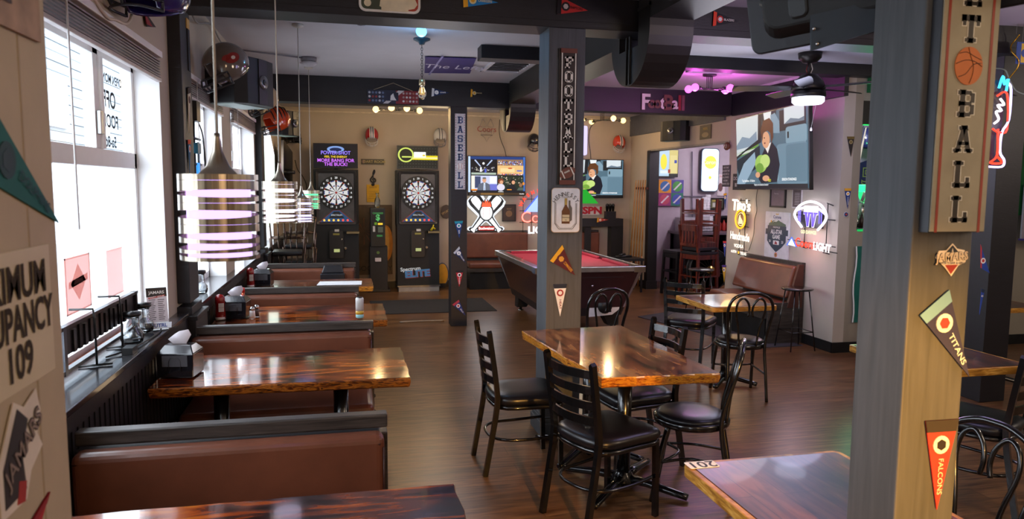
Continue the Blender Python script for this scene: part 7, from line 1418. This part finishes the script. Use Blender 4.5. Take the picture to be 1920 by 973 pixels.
ya_, yb2 = at(495, 330, x=-.98).y, at(514, 330, x=-.98).y; zt_ = at(503, 243, x=-.98).z; m = MB(); ym = (ya_+yb2)/2; hw = (yb2-ya_)/2; m.hexa([(-1.0, ya_, 1.2), (-.97, ya_, 1.2), (-.97, yb2, 1.2), (-1.0, yb2, 1.2)], [(-1.0, ya_, zt_-.3), (-.97, ya_, zt_-.3), (-.97, yb2, zt_-.3), (-1.0, yb2, zt_-.3)], E('#eafff0', 2.0)); m.hexa([(-1.0, ya_, zt_-.3), (-.97, ya_, zt_-.3), (-.97, yb2, zt_-.3), (-1.0, yb2, zt_-.3)], [(-1.0, ym-.04, zt_), (-.97, ym-.04, zt_), (-.97, ym+.04, zt_), (-1.0, ym+.04, zt_)], E('#f4f0ff', 2.2)); m.build('panel', r)
# television seen edge-on on the window wall, far corner
r = wthing('television', 'dark television seen almost edge-on on the window wall in the far left corner', 'television', (-.75, 11.3, 1.6)); pa, pb, pc, pd = at(532, 262, y=10.9), at(549, 285, y=11.5), at(549, 395, y=11.5), at(532, 405, y=10.9); m = MB(); m.prism([pa, pb, pc, pd], (-.04, -.01, 0), P('#0e0f12', .15, coat=.5)); m.build('casing', r, bevel=.004); m = MB(); m.tube([(-1.0, 11.2, 1.9), (-.75, 11.15, 1.9)], .03, BLACK, 6); m.build('wall_arm', r)
cable('dark cable curling down the back wall in the far left corner', [at(u, v, y=12.2) for u, v in ((553, 300), (558, 318), (567, 330), (574, 345), (575, 360))], .008, '#4a4632')
r = wthing('ceiling_sprinkler', 'small ceiling fixture on the conduit behind the front beam', 'ceiling fixture', (.12, 5.6, CZ)); m = MB(); m.lathe([(.05, 0), (.05, -.02), (.02, -.04), (.012, -.06), (.03, -.065), (0, -.07)], (.12, 5.6, CZ-.0), P('#8a848e', .5), 14); m.build('head', r)
# stacked metal chairs behind the booths
def stack_chair(label, loc, rz):
    r = thing('stacking_chair', label, 'chair', loc, rz, 'metal chairs stacked in the far left corner'); TB = P('#5a4a42', .2, .8)
    m = MB(); m.box((-.175, -.17, .42), (.175, .20, .47), VINYLK); m.build('seat', r, bevel=.015)
    for s in (-1, 1):
        m = MB(); m.tube([(s*.20, .20, 0), (s*.195, .19, .44)], .012, TB, 6); m.build('leg', r); m = MB(); m.tube(smooth([(s*.19, -.24, 0), (s*.19, -.18, .44), (s*.22, -.24, .82)], 3), .012, TB, 6); m.build('leg', r)
    m = MB(); m.tube([(-.22, -.24, .82), (.22, -.24, .82)], .014, TB, 6); m.tube([(-.20, -.21, .62), (.20, -.21, .62)], .010, TB, 6)
    for x in (-.1, -.03, .04, .11): m.tube([(x, -.20, .60), (x*1.1, -.235, .82)], .008, TB, 6)
    m.build('back_frame', r); return r
s0 = stack_chair('lowest metal chair of the near stack behind the farthest booth bench', (-.735, 9.40, 0), A(183))
dup(s0, (-.735, 9.38, .22), A(183), 'second metal chair up in the near stack behind the farthest booth bench'); dup(s0, (-.735, 9.36, .44), A(183), 'topmost metal chair of the near stack behind the farthest booth bench')
dup(s0, (-.66, 10.4, 0), A(180), 'lowest metal chair of the far stack beside the left dart machine'); dup(s0, (-.66, 10.38, .22), A(180), 'second metal chair of the far stack beside the left dart machine'); dup(s0, (-.66, 10.36, .44), A(180), 'topmost metal chair of the far stack beside the left dart machine')
# yellow rounded board on the floor right of the right dart machine
c = at(830, 515, y=12.1); m = MB(); FF = Fr((c.x, 12.15, c.z), (1, 0, 0), (0, 0, 1)); m.slab(FF, disc(0, 0, .11, .20), P('#2a4a6a', .5), 0, .01); m.slab(FF, disc(0, 0, .095, .185), P('#d9a01e', .5), 0, .014); m.box((c.x-.05, 12.12, 0), (c.x+.05, 12.2, c.z-.15), P('#17171a', .5)); tag(m.build('round_sign'), 'yellow oval sign standing against the back wall right of the right dart machine', 'sign')
m = MB(); c = at(837, 397, y=12.2); FF = Fr((c.x, 12.22, c.z), (1, 0, 0), (0, 0, 1)); m.slab(FF, disc(0, 0, .09, .12, 12), P('#4a3a2c', .5), 0, .01); m.text('SPORTS', FF, 0, 0, .05, P('#c9a86a', .5), .012, bold=.01, ang=.5); tag(m.build('wall_badge'), 'brown emblem on the back wall left of the baseball post', 'sign')
cable('pale straw-like strip lying on the floor before the dart machine mat', [(.62, 9.05, .01), (.9, 9.08, .01), (1.18, 9.06, .01)], .012, '#8f8578')
# ================================================================== NEAR LEFT CREAM WALL SIGNS
XF = -.4985
def lfr(u, v): c = at(u, v, x=XF); return Fr(c, (0, 1, 0), (0, 0, 1))
F = lfr(97, 442); F = Fr((XF, 1.365, F.o.z), (0, -1, 0), (0, 0, 1)); F.n = Vector((1, 0, 0)); wS, zT, zB = .36, at(97, 455, x=XF).z, at(107, 688, x=XF).z; hS = zT-zB
FL = Fr((XF, 1.365-wS, zB), (0, 1, 0), (0, 0, 1))
r = wthing('occupancy_sign', 'white sign reading MAXIMUM OCCUPANCY 109 on the near cream wall', 'sign', (XF, 1.365-wS/2, zB)); m = MB(); m.slab(FL, rect(0, 0, wS, hS), P('#c9bda0', .6, var=.03), 0, .004); m.build('board', r, bevel=.002)
m = MB(); K3 = P('#403a36', .95, spec=.1); m.text('MAXIMUM', FL, wS*.52, hS*.76, .075, K3, .006, bold=.02, sx=.85); m.text('OCCUPANCY', FL, wS*.52, hS*.48, .075, K3, .006, bold=.02, sx=.72); m.text('109', FL, wS*.62, hS*.20, .075, K3, .006, bold=.02, sx=.85); m.build('lettering', r)
zb_ = at(70, 80, x=XF).z; m = MB(); FL2 = Fr((XF, .70, zb_), (0, 1, 0), (0, 0, 1)); w2 = at(70, 80, x=XF).y-.70; m.slab(FL2, rect(0, 0, w2, .35), P('#9c7f63', .6, var=.25, scale=20), 0, .006); m.text('COLLEGE', FL2, w2*.62, .06, .07, P('#4a3a34', .6), .008, bold=.03); tag(m.build('wall_sign'), 'worn brown sign with dark lettering, cut off at the top left corner', 'sign')
pennant('L', XF, (-40, 160), (-40, 330), (108, 418), '#12605e', '#1c3c44', 'DOLPHINS', '#0d3c40', label='large blurred teal pennant on the near cream wall', ws=.3)
pennant('L', XF, (90, 922), (52, 985), (40, 1100), '#a81e26', '#8a1820', '', label='tip of a red pennant at the bottom of the near cream wall')
m = MB(); o = at(38, 845, x=XF+.001); s = .085; F = Fr(o, (0, 1, 0), (0, 0, 1))
m.slab(F, [(-.9*s, -.95*s), (-.9*s, .0), (-.2*s, .95*s), (.2*s, .75*s), (.75*s, .95*s), (.9*s, .5*s), (.7*s, .1*s), (.9*s, -.2*s), (.35*s, -.5*s), (.1*s, -.95*s)], P('#d9d0c2', .6), 0, .002); m.slab(F, [(-.75*s, -.8*s), (-.75*s, -.1*s), (-.1*s, .8*s), (.3*s, .5*s), (.0, -.1*s), (.1*s, -.75*s)], P('#2b2826', .6), 0, .003); m.slab(F, [(-.3*s, -.9*s), (.0, -.95*s), (.1*s, -.6*s), (-.2*s, -.5*s)], P('#a02c26', .6), 0, .0035); m.text('JAMARS', F, .08*s, .05*s, .50*s, P('#3a302a', .6), .0038, bold=.05, ang=.5); m.text('JAMARS', F, .08*s, .05*s, .50*s, P('#8f7f74', .6), .0042, bold=.0, ang=.5)
tag(m.build('badge_sticker'), 'blurred JAMARS badge low on the near cream wall', 'sticker')
